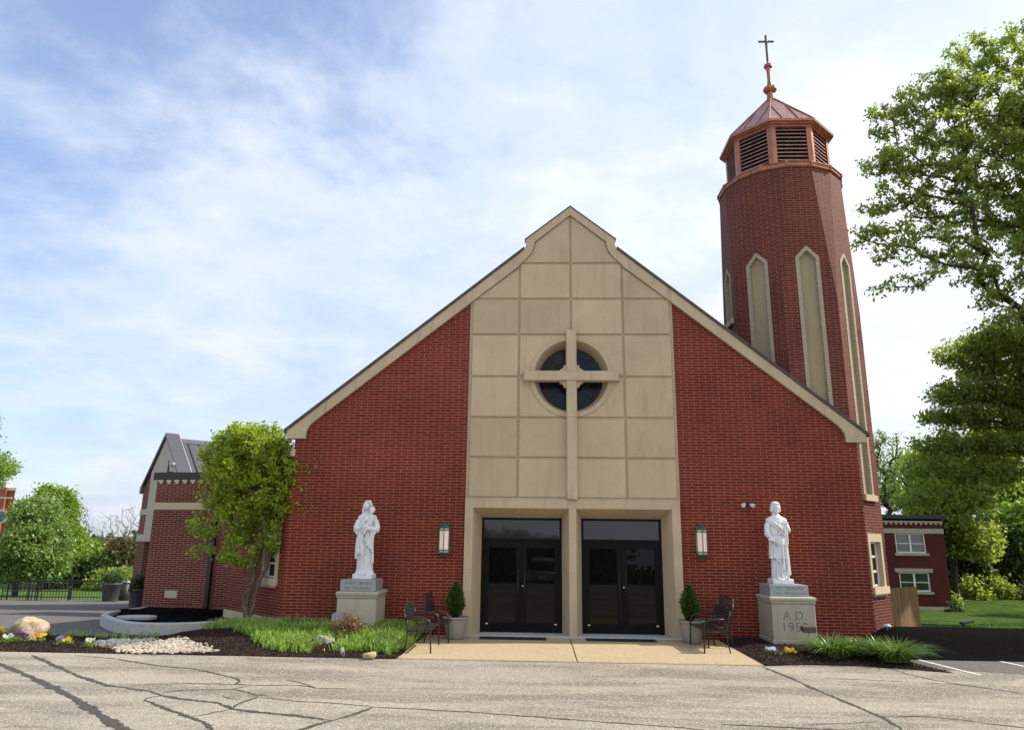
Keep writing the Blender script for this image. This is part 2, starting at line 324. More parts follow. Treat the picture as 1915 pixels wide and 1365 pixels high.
M_CHIP = island('bark_chip', [(0.03, 0.019, 0.014), (0.06, 0.038, 0.028), (0.014, 0.009, 0.007), (0.11, 0.075, 0.055)], 0.9)
M_CHIP_R = island('red_bark_chip', [(0.14, 0.06, 0.035), (0.2, 0.1, 0.06), (0.08, 0.035, 0.02)], 0.9)
M_ROSELEAF = island('rose_leaf', [(0.10, 0.13, 0.03), (0.22, 0.075, 0.045), (0.30, 0.14, 0.09), (0.42, 0.24, 0.17), (0.14, 0.20, 0.04)], 0.45, 0.3, (1.4, 1.3, 0.8), 0.4)
PETAL = {'white': island('white_petal', [(0.7, 0.72, 0.62), (0.78, 0.78, 0.7)], 0.6, 0.25, (1.1, 1.1, 1)), 'yellow': island('yellow_petal', [(0.75, 0.42, 0.01), (0.8, 0.52, 0.02), (0.7, 0.3, 0.01)], 0.6, 0.25, (1.2, 1.1, 0.6)),
         'purple': island('purple_petal', [(0.075, 0.012, 0.10), (0.13, 0.02, 0.16), (0.05, 0.01, 0.09)], 0.6, 0.2, (1.2, 1, 1.2)), 'blue': island('blue_petal', [(0.18, 0.15, 0.50), (0.30, 0.27, 0.62), (0.12, 0.09, 0.38)], 0.6, 0.2, (1.1, 1, 1.2)),
         'lavender': island('lavender_petal', [(0.45, 0.45, 0.72), (0.6, 0.6, 0.8), (0.25, 0.22, 0.55)], 0.6, 0.25, (1.1, 1.1, 1.2))}
# ------------------------------------------------------------------ mesh builder
class MB:
    def __init__(s): s.v = []; s.f = []; s.sm = []
    def add(s, vs, fs, smooth=False):
        o = len(s.v); s.v += [tuple(map(float, p)) for p in vs]; s.f += [tuple(i+o for i in f) for f in fs]; s.sm += [smooth]*len(fs); return s
    def box(s, x0, x1, y0, y1, z0, z1):
        if x0 > x1: x0, x1 = x1, x0
        if y0 > y1: y0, y1 = y1, y0
        if z0 > z1: z0, z1 = z1, z0
        return s.add([(x0, y0, z0), (x1, y0, z0), (x1, y1, z0), (x0, y1, z0), (x0, y0, z1), (x1, y0, z1), (x1, y1, z1), (x0, y1, z1)],
                     [(0, 3, 2, 1), (4, 5, 6, 7), (0, 1, 5, 4), (1, 2, 6, 5), (2, 3, 7, 6), (3, 0, 4, 7)])
    def bbox(s, x0, x1, y0, y1, z0, z1, b=0.01):
        """box with chamfered edges"""
        b = min(b, abs(x1-x0)/3, abs(y1-y0)/3, abs(z1-z0)/3)
        vs = []; idx = {}
        X = (x0, x1); Y = (y0, y1); Z = (z0, z1); sg = (1, -1)
        for i in (0, 1):
            for j in (0, 1):
                for k in (0, 1):
                    for ax in range(3):
                        p = [X[i]+(sg[i]*b if ax != 0 else 0), Y[j]+(sg[j]*b if ax != 1 else 0), Z[k]+(sg[k]*b if ax != 2 else 0)]
                        idx[(i, j, k, ax)] = len(vs); vs.append(p)
        fs = []
        fs.append([idx[(0, j, k, 0)] for j, k in ((0, 0), (0, 1), (1, 1), (1, 0))]); fs.append([idx[(1, j, k, 0)] for j, k in ((0, 0), (1, 0), (1, 1), (0, 1))])
        fs.append([idx[(i, 0, k, 1)] for i, k in ((0, 0), (1, 0), (1, 1), (0, 1))]); fs.append([idx[(i, 1, k, 1)] for i, k in ((0, 0), (0, 1), (1, 1), (1, 0))])
        fs.append([idx[(i, j, 0, 2)] for i, j in ((0, 0), (0, 1), (1, 1), (1, 0))]); fs.append([idx[(i, j, 1, 2)] for i, j in ((0, 0), (1, 0), (1, 1), (0, 1))])
        for i in (0, 1):
            for j in (0, 1): fs.append([idx[(i, j, 0, 0)], idx[(i, j, 1, 0)], idx[(i, j, 1, 1)], idx[(i, j, 0, 1)]])
        for i in (0, 1):
            for k in (0, 1): fs.append([idx[(i, 0, k, 0)], idx[(i, 1, k, 0)], idx[(i, 1, k, 2)], idx[(i, 0, k, 2)]])
        for j in (0, 1):
            for k in (0, 1): fs.append([idx[(0, j, k, 1)], idx[(1, j, k, 1)], idx[(1, j, k, 2)], idx[(0, j, k, 2)]])
        for i in (0, 1):
            for j in (0, 1):
                for k in (0, 1): fs.append([idx[(i, j, k, 0)], idx[(i, j, k, 1)], idx[(i, j, k, 2)]])
        return s.add(vs, fs)
    def slab(s, pts, o, u, v, n, d0, d1):
        """polygon pts (a,b) in frame o+a*u+b*v, extruded along n from d0 to d1"""
        o, u, v, n = map(np.array, (o, u, v, n)); k = len(pts)
        A = [o+a*u+b*v+n*d0 for a, b in pts]; B = [o+a*u+b*v+n*d1 for a, b in pts]
        return s.add(A+B, [tuple(range(k))[::-1], tuple(range(k, 2*k))]+[(i, (i+1) % k, (i+1) % k+k, i+k) for i in range(k)])
    def xz(s, pts, y0, y1): return s.slab(pts, (0, 0, 0), (1, 0, 0), (0, 0, 1), (0, 1, 0), y0, y1)
    def xy(s, pts, z0, z1): return s.slab(pts, (0, 0, 0), (1, 0, 0), (0, 1, 0), (0, 0, 1), z0, z1)
    def loft(s, rings, caps=True, smooth=True):
        k = len(rings[0]); vs = [p for r in rings for p in r]; fs = []
        for i in range(len(rings)-1):
            for j in range(k): fs.append((i*k+j, i*k+(j+1) % k, (i+1)*k+(j+1) % k, (i+1)*k+j))
        s.add(vs, fs, smooth)
        if caps:
            o = len(s.v)-len(vs); s.f += [tuple(o+j for j in range(k))[::-1], tuple(o+(len(rings)-1)*k+j for j in range(k))]; s.sm += [False, False]
        return s
    def lathe(s, prof, n=24, c=(0, 0, 0), phase=0.0, smooth=True, caps=True):
        return s.loft([[(c[0]+r*math.cos(2*math.pi*(j+phase)/n), c[1]+r*math.sin(2*math.pi*(j+phase)/n), c[2]+z) for j in range(n)] for r, z in prof], caps, smooth)
    def tube(s, pts, rad, n=8, smooth=True, caps=True):
        pts = [np.array(p, float) for p in pts]
        if isinstance(rad, (int, float)): rad = [rad]*len(pts)
        rings = []; ref = None
        for i, p in enumerate(pts):
            a = pts[max(i-1, 0)]; b = pts[min(i+1, len(pts)-1)]; t = b-a; t = t/(np.linalg.norm(t)+1e-9)
            if ref is None: ref = np.array([0, 0, 1.0]) if abs(t[2]) < 0.9 else np.array([1.0, 0, 0])
            u = ref-t*(ref@t); u /= np.linalg.norm(u)+1e-9; w = np.cross(t, u); ref = u
            rings.append([p+rad[i]*(math.cos(2*math.pi*j/n)*u+math.sin(2*math.pi*j/n)*w) for j in range(n)])
        return s.loft(rings, caps, smooth)
    def ell(s, c, r, nu=14, nv=9, rot=None):
        rings = []
        for i in range(nv+1):
            th = math.pi*(i/nv)*0.998+0.003
            ring = []
            for j in range(nu):
                ph = 2*math.pi*j/nu; p = np.array([r[0]*math.sin(th)*math.cos(ph), r[1]*math.sin(th)*math.sin(ph), -r[2]*math.cos(th)])
                if rot is not None: p = rot@p
                ring.append(np.array(c)+p)
            rings.append(ring)
        return s.loft(rings, True, True)
    def npadd(s, V, Fc, smooth=False):
        o = len(s.v); s.v += V.tolist(); s.f += (Fc+o).tolist(); s.sm += [smooth]*len(Fc); return s
def mesh_np(name, V, Fq, mat):
    """fast mesh of quads from numpy arrays"""
    me = bpy.data.meshes.new(name); nv, nf = len(V), len(Fq)
    me.vertices.add(nv); me.vertices.foreach_set('co', V.astype(np.float32).ravel())
    me.loops.add(nf*4); me.loops.foreach_set('vertex_index', Fq.astype(np.int32).ravel())
    me.polygons.add(nf); me.polygons.foreach_set('loop_start', np.arange(0, nf*4, 4, dtype=np.int32)); me.polygons.foreach_set('loop_total', np.full(nf, 4, dtype=np.int32))
    me.update(calc_edges=True); me.materials.append(mat); return me
def origin_of(parent):
    o = Vector((0, 0, 0)); p = parent
    while p is not None: o += Vector(p.location); p = p.parent
    return o
def link(name, me, parent=None, **tags):
    ob = bpy.data.objects.new(name, me); scene.collection.objects.link(ob)
    if parent is not None: ob.parent = parent
    for k, v in tags.items(): ob[{'cat': 'category'}.get(k, k)] = v
    return ob
def obj(name, mb, mat, parent=None, uv=False, trim=False, **tags):
    L = np.array(origin_of(parent)) if parent is not None else np.zeros(3)
    me = bpy.data.meshes.new(name)
    V = np.array(mb.v); me.from_pydata((V-L).tolist(), [], mb.f); me.materials.append(mat)
    me.polygons.foreach_set('use_smooth', mb.sm)
    me.update()
    if uv:
        ul = me.uv_layers.new(name='UVMap'); L2 = Vector(L)
        for p in me.polygons:
            n = p.normal
            if abs(n.z) < 0.7:
                t = Vector((-n.y, n.x, 0)).normalized()
                if t.x < -0.01 or (abs(t.x) <= 0.01 and t.y < 0): t = -t
                for li in p.loop_indices:
                    c = me.vertices[me.loops[li].vertex_index].co+L2; ul.data[li].uv = (c.dot(t)+40.0, c.z+40.0)
            else:
                for li in p.loop_indices:
                    c = me.vertices[me.loops[li].vertex_index].co+L2; ul.data[li].uv = (c.x+40, c.y+40)
    return link(name, me, parent, **tags)
def thing(name, label, cat, loc=(0, 0, 0), group=None, rotz=0.0):
    o = bpy.data.objects.new(name, None); scene.collection.objects.link(o); o.location = loc; o.rotation_euler = (0, 0, rotz)
    o.empty_display_size = 0.3
    o['label'] = label; o['category'] = cat
    if group: o['group'] = group
    return o
def dup(root, loc, rotz=0.0, label=None):
    r = root.copy(); scene.collection.objects.link(r); r.location = loc; r.rotation_euler = (0, 0, rotz)
    if label: r['label'] = label
    for ch in list(root.children):
        c = ch.copy(); scene.collection.objects.link(c); c.parent = r
        for g in list(ch.children):
            d = g.copy(); scene.collection.objects.link(d); d.parent = c
    return r
# ------------------------------------------------------------------ ground
def clipgrid(x0, x1, y0, y1, nx, ny, hf):
    mb = MB(); vs = []; fs = []
    for j in range(ny+1):
        for i in range(nx+1):
            x = x0+(x1-x0)*i/nx; y = y0+(y1-y0)*j/ny; vs.append((x, y, hf(x, y)))
    for j in range(ny):
        for i in range(nx):
            a = j*(nx+1)+i; fs.append((a, a+1, a+nx+2, a+nx+1))
    return mb.add(vs, fs, True)
def polyfill(poly, hf, step=0.25, lift=0.0, wob=0.0):
    """surface over a polygon outline (fan of shrinking rings), following a height function"""
    poly = np.array(poly, float); c = poly.mean(0); n = len(poly)
    dense = []
    for i in range(n):
        a, b = poly[i], poly[(i+1) % n]; k = max(1, int(np.linalg.norm(b-a)/step))
        for q in range(k): dense.append(a+(b-a)*q/k)
    dense = np.array(dense)
    if wob: dense = dense+rng.normal(0, wob, dense.shape)
    rings = 12; vs = []; fs = []; k = len(dense)
    for r in range(rings):
        t = 1-r/rings
        for p in dense:
            q = c+(p-c)*t; vs.append((q[0], q[1], hf(q[0], q[1])+lift))
    vs.append((c[0], c[1], hf(c[0], c[1])+lift))
    for r in range(rings-1):
        for j in range(k): fs.append((r*k+j, r*k+(j+1) % k, (r+1)*k+(j+1) % k, (r+1)*k+j))
    for j in range(k): fs.append(((rings-1)*k+j, (rings-1)*k+(j+1) % k, rings*k))
    return MB().add(vs, fs, True)
def sst(x, a, b): t = min(max((x-a)/(b-a), 0), 1); return t*t*(3-2*t)
# one ground sheet reaching the horizon
ys = [-80, -60, -40, -30, -24, -19, -12, -6, -3, -1, 0, 2, 4, 6, 8, 11, 14, 18, 22, 26, 32, 45, 70, 120, 250, 600]
xs = [-500, -200, -100, -60, -40, -30, -22, -16, -12, -8, -4, 0, 4, 8, 12, 16, 22, 30, 40, 60, 100, 200, 500]
g = MB(); g.add([(x, y, H(x, y)-0.012) for y in ys for x in xs], [(j*len(xs)+i, j*len(xs)+i+1, (j+1)*len(xs)+i+1, (j+1)*len(xs)+i) for j in range(len(ys)-1) for i in range(len(xs)-1)], False)
obj('ground', g, M_GRASSLAND, kind='structure')
g = clipgrid(-60, 50, -34, -3.0, 22, 31, lambda x, y: H(x, y))
obj('parking_lot', g, M_LOT, kind='structure')
g = MB().add([(x, y, H(x, y)-0.004) for y in (-3.0, -1, 0, 4, 8, 12, 16, 19.3) for x in (-60, -40, -30, -24, -18, -12, -7.2)], [(j*7+i, j*7+i+1, (j+1)*7+i+1, (j+1)*7+i) for j in range(7) for i in range(6)])
obj('driveway', g, M_DRIVE, kind='structure')
# darker asphalt lane on the right, beyond the pale lot
g = MB().xy([(5.9, -3.3), (6.4, -2.0), (9.5, -2.35), (20, -2.6), (30, -3.0), (30, -6.5), (12, -4.3), (8.2, -3.9)], -0.02, 0.004)
obj('side_road', g, M_DRIVE, kind='structure')
g = MB().add([(x, y, H(x, y)+0.0) for y in (-2.4, 0, 2, 5, 9, 14, 20, 26, 40, 60) for x in (6.9, 9, 12, 16, 22, 32, 60)], [(j*7+i, j*7+i+1, (j+1)*7+i+1, (j+1)*7+i) for j in range(9) for i in range(6)])
obj('lawn', g, M_LAWN, kind='structure')
g = MB()
for (a, b) in ((Gd(1695, 1228), Gd(1834, 1263)), (Gd(1868, 1236), Gd(1990, 1262))):
    a, b = np.array(a), np.array(b); d = (b-a)/np.linalg.norm(b-a); nn = np.array([-d[1], d[0]])*0.035
    g.xy([tuple(a-nn), tuple(b-nn), tuple(b+nn), tuple(a+nn)], 0.005, 0.009)
obj('parking_line', g, M_LINE, kind='structure')
# entrance slab: two bays with a tooled joint
g = MB().bbox(-3.40, -0.095, -3.40, 0.6, -0.1, 0.022, 0.012).bbox(-0.080, 3.28, -3.40, 0.6, -0.1, 0.022, 0.012)
obj('entrance_pavement', g, M_SLAB, kind='structure')
# cracks filled with dark grime, real ribbons lying on the lot
CR = [([(-30, 1232), (0, 1242), (50, 1262), (100, 1285), (150, 1312), (200, 1345), (235, 1368), (262, 1385)], 8.5), ([(60, 1225), (100, 1243), (150, 1265), (200, 1281), (280, 1292), (310, 1302), (335, 1306), (400, 1313), (422, 1319), (432, 1325)], 4.6),
      ([(432, 1325), (500, 1333), (560, 1339), (623, 1347)], 4.5), ([(623, 1347), (660, 1336), (698, 1322)], 3.0), ([(698, 1322), (780, 1325.6), (880, 1331), (1000, 1340), (1130, 1350), (1260, 1359), (1330, 1366)], 2.0), ([(623, 1347), (590, 1355), (555, 1368)], 4.2),
      ([(140, 1225), (210, 1231), (300, 1245), (360, 1250), (400, 1258), (440, 1268), (449, 1273), (440, 1279), (470, 1281)], 2.6), ([(470, 1281), (560, 1281), (590, 1286), (655, 1288)], 1.8), ([(535, 1271), (560, 1275), (590, 1286)], 2.4),
      ([(250, 1281), (290, 1279), (330, 1278), (400, 1278), (440, 1280)], 1.6), ([(305, 1296), (340, 1290), (430, 1289), (445, 1290), (480, 1299), (500, 1300)], 2.4), ([(430, 1289), (470, 1281)], 2.0), ([(486, 1302), (455, 1312), (440, 1318), (433, 1326)], 3.6),
      ([(486, 1304), (560, 1311), (630, 1315), (700, 1321)], 1.6), ([(270, 1308), (310, 1325), (340, 1335), (380, 1350), (402, 1368)], 4.0), ([(270, 1308), (285, 1303), (303, 1301)], 2.6), ([(365, 1339), (400, 1332), (433, 1326)], 1.8),
      ([(415, 1300), (425, 1305), (450, 1308)], 1.4), ([(1425, 1246), (1480, 1268), (1530, 1291), (1600, 1320), (1648, 1340), (1695, 1368)], 3.8), ([(1648, 1341), (1700, 1339), (1740, 1340), (1800, 1346), (1860, 1354), (1930, 1362)], 2.2),
      ([(1655, 1247), (1700, 1261), (1740, 1270), (1800, 1280), (1860, 1289), (1930, 1299)], 1.8), ([(1535, 1268), (1600, 1270), (1700, 1275), (1780, 1279), (1830, 1283)], 1.5), ([(1648, 1349), (1590, 1352), (1510, 1354)], 1.0), ([(1350, 1354), (1440, 1358), (1560, 1364), (1640, 1368)], 2.6)]
g = MB()
for pts, wpx in CR:
    gp = [np.array(Gd(*p)) for p in pts]
    # resample with jitter
    path = []
    for a, b in zip(gp[:-1], gp[1:]):
        k = max(2, int(np.linalg.norm(b-a)/0.045))
        for q in range(k): path.append(a+(b-a)*q/k+rng.normal(0, 0.009, 2))
    path.append(gp[-1]); w0 = wpx*0.0078
    L_, R_ = [], []
    n = len(path); wl_ = 0
    for i, p in enumerate(path):
        a = path[max(i-1, 0)]; b = path[min(i+1, n-1)]; d = (b-a)/(np.linalg.norm(b-a)+1e-6); nn = np.array([-d[1], d[0]])
        taper = 0.35+0.65*min(1, min(i, n-1-i)/4)
        wl_ = 0.7*wl_+0.3*rng.normal(0, 1); ww = w0*taper*(1+0.55*wl_+rng.uniform(-0.15, 0.15)); ww = max(ww, 0.004)
        L_.append(p+nn*ww*rng.uniform(0.82, 1.18)); R_.append(p-nn*ww*rng.uniform(0.82, 1.18))
    o = len(g.v)
    g.add([(p[0], p[1], 0.004) for p in L_]+[(p[0], p[1], 0.004) for p in R_], [(i, n+i, n+i+1, i+1) for i in range(n-1)])
obj('pavement_cracks', g, M_CRACK, kind='structure')
g = MB()
for (u, v, r) in ((1234, 1240, 0.045), (1243, 1241, 0.03), (1340, 1241, 0.035), (1352, 1200, 0.10), (1362, 1204, 0.06), (838, 1236, 0.02), (900, 1222, 0.012), (1219, 1236, 0.012)):
    x, y = Gd(u, v); n = 11; g.add([(x+r*rng.uniform(0.5, 1.3)*math.cos(2*math.pi*i/n), y+r*0.7*rng.uniform(0.5, 1.3)*math.sin(2*math.pi*i/n), 0.0235) for i in range(n)], [tuple(range(n))])
obj('pavement_stain', g, plain('rust_stain', (0.24, 0.11, 0.045), 0.9, 0, 0.4, 20), kind='structure')
# beds
def Hleft(x, y):
    m = 0.20*sst(y, -3.3, -1.2)*sst(x, -9.6, -7.4)*(1-sst(x, -3.9, -3.35)*sst(-y, 0.6, 1.6))
    return H(x, y)+0.012+m+0.012*math.sin(5.1*x+3*y)*math.sin(4.3*y-x)
bedL = [(-16, -3.42), (-12, -3.42), (-8.9, -3.42), (-6.9, -3.2), (-5.5, -3.14), (-4.5, -3.16), (-3.42, -3.42), (-3.40, -1.5), (-3.40, 0.0), (-6.85, 0.02), (-8.4, 1.55), (-9.1, 2.2), (-9.3, 2.0), (-8.35, 0.1), (-8.8, -0.45), (-9.7, -0.75), (-10.6, -0.8), (-12, -1.1), (-16, -1.0)]
obj('mulch_bed', clipgrid(-17, -3.42, -3.40, 0.02, 90, 26, lambda x, y: Hleft(x, y) if (x > -9.0 or y < -0.95+0.1*math.sin(x*3)) else -0.05), M_MULCH, kind='structure')
g = MB().add([(-6.85, 0.02, 0.16), (-8.2, 0.0, 0.14), (-8.45, 0.0, 0.0), (-9.5, 2.2, 0.05), (-9.12, 2.28, 0.1)], [(0, 1, 4), (1, 2, 3, 4)])
obj('mulch_strip', g, M_MULCH, kind='structure')
# curved concrete kerb holding black mulch in front of the annex
kc = [(-13.70, 6.7, -.33), (-13.35, 5.0, -.25), (-12.9, 3.4, -.17), (-12.3, 2.0, -.1), (-11.55, 0.9, -.04), (-10.95, 0.1, 0), (-10.4, -0.42, 0), (-9.7, -0.72, 0), (-8.9, -0.60, 0), (-8.3, -0.15, 0), (-8.0, 0.4, 0)]
kp = []
for i in range(len(kc)-1):
    p0, p1, p2, p3 = [np.array(kc[max(0, min(len(kc)-1, i+q))]) for q in (-1, 0, 1, 2)]
    for t in np.linspace(0, 1, 7)[:-1]: kp.append(0.5*((2*p1)+(-p0+p2)*t+(2*p0-5*p1+4*p2-p3)*t*t+(-p0+3*p1-3*p2+p3)*t**3))
kp.append(np.array(kc[-1], float))
rings = []
for i, p in enumerate(kp):
    a = kp[max(i-1, 0)]; b = kp[min(i+1, len(kp)-1)]; d = (b-a)[:2]; d /= np.linalg.norm(d); nn = np.array([d[1], -d[0], 0])  # points outwards (left/front)
    top = 0.25
    rings.append([p+nn*(-0.0)+np.array([0, 0, -0.2]), p+nn*0.0+np.array([0, 0, top-0.02]), p-nn*0.02+np.array([0, 0, top]), p-nn*0.15+np.array([0, 0, top]), p-nn*0.17+np.array([0, 0, top-0.02]), p-nn*0.17+np.array([0, 0, -0.2])])
ob = obj('concrete_kerb', MB().loft(rings, True, False), M_KERB, kind='structure')
ring_in = [tuple((kp[i])[:2]*0.985+np.array([-9.8, 3.2])*0.015) for i in range(0, len(kp), 2)]
obj('annex_mulch', polyfill([(p[0], p[1]) for p in ring_in]+[(-8.6, 1.9), (-9.2, 5.9), (-13.7, 6.6)], lambda x, y: H(x, y)+0.15+0.04*math.sin(3*x)*math.cos(2.2*y)+(0.10 if y > 4 else 0), 0.3), M_MULCH_B, kind='structure')
# right hand bed with daylilies, then the fresh black mulch mound
bedR = [(3.30, -3.38), (4.2, -3.18), (5.0, -3.22), (5.7, -3.45), (6.45, -3.80), (6.2, -3.0), (6.1, -2.2), (6.6, -1.2), (6.85, -0.1), (3.30, 0.0)]
obj('flower_bed', polyfill(bedR, lambda x, y: 0.012+0.07*sst(y, -3.3, -2.4)*(1-sst(x, 5.8, 6.6)*0.5)*sst(x, 3.3, 3.7)+0.01*math.sin(6*x)*math.sin(7*y), 0.2, 0, 0.015), M_MULCH, kind='structure')
def Hmound(x, y):
    return H(x, y)+0.01+0.30*sst(y, -2.3, -0.3)*(1-sst(y, 1.3, 3.4))*sst(x, 5.9, 7.2)
mr = [(6.35, -2.1), (7.4, -2.2), (9, -2.3), (14, -2.45), (18, -2.5), (18, 2.0), (13, 2.4), (10.6, 2.9), (9.0, 3.4), (7.9, 2.8), (7.75, 1.1), (6.85, 0.05), (6.5, -1.0)]
obj('mulch_mound', clipgrid(6.3, 19, -2.35, 3.6, 60, 26, lambda x, y: Hmound(x, y) if not (x < 7.0 and y > 0.3) else -0.3), M_MULCH_B, kind='structure')
# ------------------------------------------------------------------ church
church = thing('church', 'red brick church front with steep gable and tall pale stone panel bearing a cross', 'church', (0, 0, 0))
def zo(x): return 9.49-0.818*(abs(x)-1.27)      # upper rake line
def zi(x): return 8.05-0.81*(abs(x)-2.56)       # lower rake line
for s in (-1, 1):
    pts = [(2.56, 0), (6.83, 0), (6.83, 4.52), (6.70, 4.75), (2.56, zi(2.56)+0.1)]
    pts = [(s*x, z) for x, z in pts]
    if s < 0: pts = pts[::-1]
    obj('brick_wall', MB().xz(pts, 0.0, 0.30), M_BRICK, church, uv=True)
# diagonal wall on the left with its window (the tower closes the right side)
a0 = np.array([-6.83, 0.0, 0]); du = np.array([-0.7071, 0.7071, 0]); dn = np.array([-0.7071, -0.7071, 0]); up = np.array([0, 0, 1.0])
Lw = 3.3
g = MB()
w0, w1, wz0, wz1 = 0.32, 1.15, 1.20, 2.42
for pl in ([(0.0, -0.4), (w0, -0.4), (w0, 4.1), (0.0, 4.1)], [(w1, -0.4), (Lw, -0.4), (Lw, 4.1), (w1, 4.1)], [(w0, -0.4), (w1, -0.4), (w1, wz0), (w0, wz0)], [(w0, wz1), (w1, wz1), (w1, 4.1), (w0, 4.1)]):
    g.slab(pl, a0, du, up, dn, -0.3, 0.0)
obj('brick_wall', g, M_BRICK, church, uv=True)
obj('coping', MB().slab([(-0.02, 4.1), (Lw+0.05, 4.1), (Lw+0.05, 4.28), (-0.02, 4.28)], a0, du, up, dn, -0.35, 0.06), M_LIME, church)
obj('base_course', MB().slab([(0.0, -0.4), (Lw, -0.4), (Lw, 0.30), (0.0, 0.30)], a0, du, up, dn, 0.0, 0.02), M_LIME, church)
g = MB().box(-9.14, -8.85, 2.3, 16, -0.9, 4.1).box(-9.14, 6, 15.7, 16, -1.2, 8)
obj('side_wall', g, M_BRICK, church, uv=True)
obj('flat_roof', MB().xy([(-6.83, 0.32), (-6.83, 15.7), (-8.83, 15.7), (-8.83, 2.4)], 4.0, 4.05), M_SHINGLE, church)
def slim_window(o, du, dn, parent, flip=False):
    """three-light stained window in a limestone surround on a diagonal wall"""
    f = MB()
    a, b = (w0, w1)
    for pl in ([(a, wz0), (a+0.11, wz0), (a+0.11, wz1), (a, wz1)], [(b-0.11, wz0), (b, wz0), (b, wz1), (b-0.11, wz1)], [(a+0.11, wz1-0.19), (b-0.11, wz1-0.19), (b-0.11, wz1), (a+0.11, wz1)]):
        f.slab(pl, o, du, up, dn, -0.24, 0.035)
    w = obj('window', f, M_LIME, parent)
    sl_ = MB().slab([(a-0.03, wz0-0.16), (b+0.03, wz0-0.16), (b+0.03, wz0), (a-0.03, wz0)], o, du, up, dn, -0.24, 0.09)
    sl_.slab([(a+0.02, wz0-0.21), (b-0.02, wz0-0.21), (b-0.02, wz0-0.163), (a+0.02, wz0-0.163)], o, du, up, dn, 0.0, 0.05)
    obj('sill', sl_, M_LIME, w)
    fr = MB(); i0, i1 = a+0.112, b-0.112; zt = wz1-0.192; hh = (zt-wz0)
    for pl in ([(i0, wz0), (i0+0.045, wz0), (i0+0.045, zt), (i0, zt)], [(i1-0.045, wz0), (i1, wz0), (i1, zt), (i1-0.045, zt)]): fr.slab(pl, o, du, up, dn, -0.13, -0.08)
    for k in range(4):
        z = wz0+hh*k/3; z0_, z1_ = (z, z+0.045) if k == 0 else ((z-0.045, z) if k == 3 else (z-0.025, z+0.025))
        fr.slab([(i0+0.046, z0_), (i1-0.046, z0_), (i1-0.046, z1_), (i0+0.046, z1_)], o, du, up, dn, -0.13, -0.078)
    obj('window_frame', fr, M_FRAME, w)
    obj('glass', MB().slab([(i0+0.01, wz0+0.01), (i1-0.01, wz0+0.01), (i1-0.01, zt-0.01), (i0+0.01, zt-0.01)], o, du, up, dn, -0.12, -0.10), M_STAINED, w)
slim_window(a0, du, dn, church)
# limestone backing with the round window notch
def arc(cx, cz, r, t0, t1, n): return [(cx+r*math.cos(t0+(t1-t0)*i/n), cz+r*math.sin(t0+(t1-t0)*i/n)) for i in range(n+1)]
RC = 6.135; RO = 1.035; RI = 0.92; RG = 0.81
g = MB()
for s in (-1, 1):
    pts = [(2.56, 3.08), (2.56, zi(2.56)+.05), (1.28, 9.2), (1.14, 9.45), (0.95, 9.75), (0, 10.5)]+[(x, z) for x, z in arc(0, RC, 0.98, math.pi/2, -math.pi/2, 30)]+[(0, 3.08)]
    pts = [(s*x, z) for x, z in pts]
    if s > 0: pts = pts[::-1]
    g.xz(pts, -0.012, 0.28)
obj('stone_backing', g, M_GROOVE, church)
rows = [3.14, 4.109, 5.093, 6.126, 7.212, 8.163, 9.132]
J = 0.028
def panel(pts, s):
    pts = [(s*x, z) for x, z in pts]
    if s < 0: pts = pts[::-1]
    # slightly chamfered slab
    c = np.mean(pts, 0); inner = [tuple(c+(np.array(p)-c)*(1-0.008/max(0.15, np.linalg.norm(np.array(p)-c)))) for p in pts]
    k = len(pts); jy = rng.uniform(-0.002, 0.002)
    A = [(x, -0.0115, z) for x, z in pts]; B = [(x, -0.030+jy, z) for x, z in pts]; C_ = [(x, -0.036+jy, z) for x, z in inner]
    m = MB().add(A+B+C_, [tuple(range(2*k, 3*k))]+[(i, (i+1) % k, (i+1) % k+k, i+k) for i in range(k)]+[(i+k, (i+1) % k+k, (i+1) % k+2*k, i+2*k) for i in range(k)])
    obj('stone_panel', m, M_PANEL, church)
for s in (-1, 1):
    for i in range(5):
        z0, z1 = rows[i]+J, rows[i+1]-J
        panel([(1.31+J, z0), (2.56-0.075, z0), (2.56-0.075, z1), (1.31+J, z1)], s)
        if i in (2, 3):   # quarter circle cut for the round window
            if i == 2: pts = [(J, z0), (1.31-J, z0), (1.31-J, z1)]+[p for p in arc(0, RC, RO+0.0, -0.005, -math.pi/2, 16) if p[0] > J and p[1] > z0 and p[1] < z1]
            else: pts = [(1.31-J, z0), (1.31-J, z1), (J, z1)]+[p for p in arc(0, RC, RO+0.0, math.pi/2, 0.005, 16) if p[0] > J and p[1] < z1 and p[1] > z0]
            if i == 2 : pts = pts[:3]+[(x, z) for x, z in pts[3:]]
            panel(pts, s)
        else: panel([(J, z0), (1.31-J, z0), (1.31-J, z1), (J, z1)], s)
    panel([(J, rows[5]+J), (1.31-J, rows[5]+J), (1.31-J, rows[6]-J), (J, rows[6]-J)], s)
    panel([(1.31+J, rows[5]+J), (2.38, rows[5]+J), (1.31+J, zi(1.31)-0.07)], s)
    panel([(J, rows[6]+J), (1.25, rows[6]+J), (1.12, 9.27), (1.03, 9.37), (0.96, 9.49), (0.92, 9.61), (0.905, 9.71), (J, 10.43)], s)
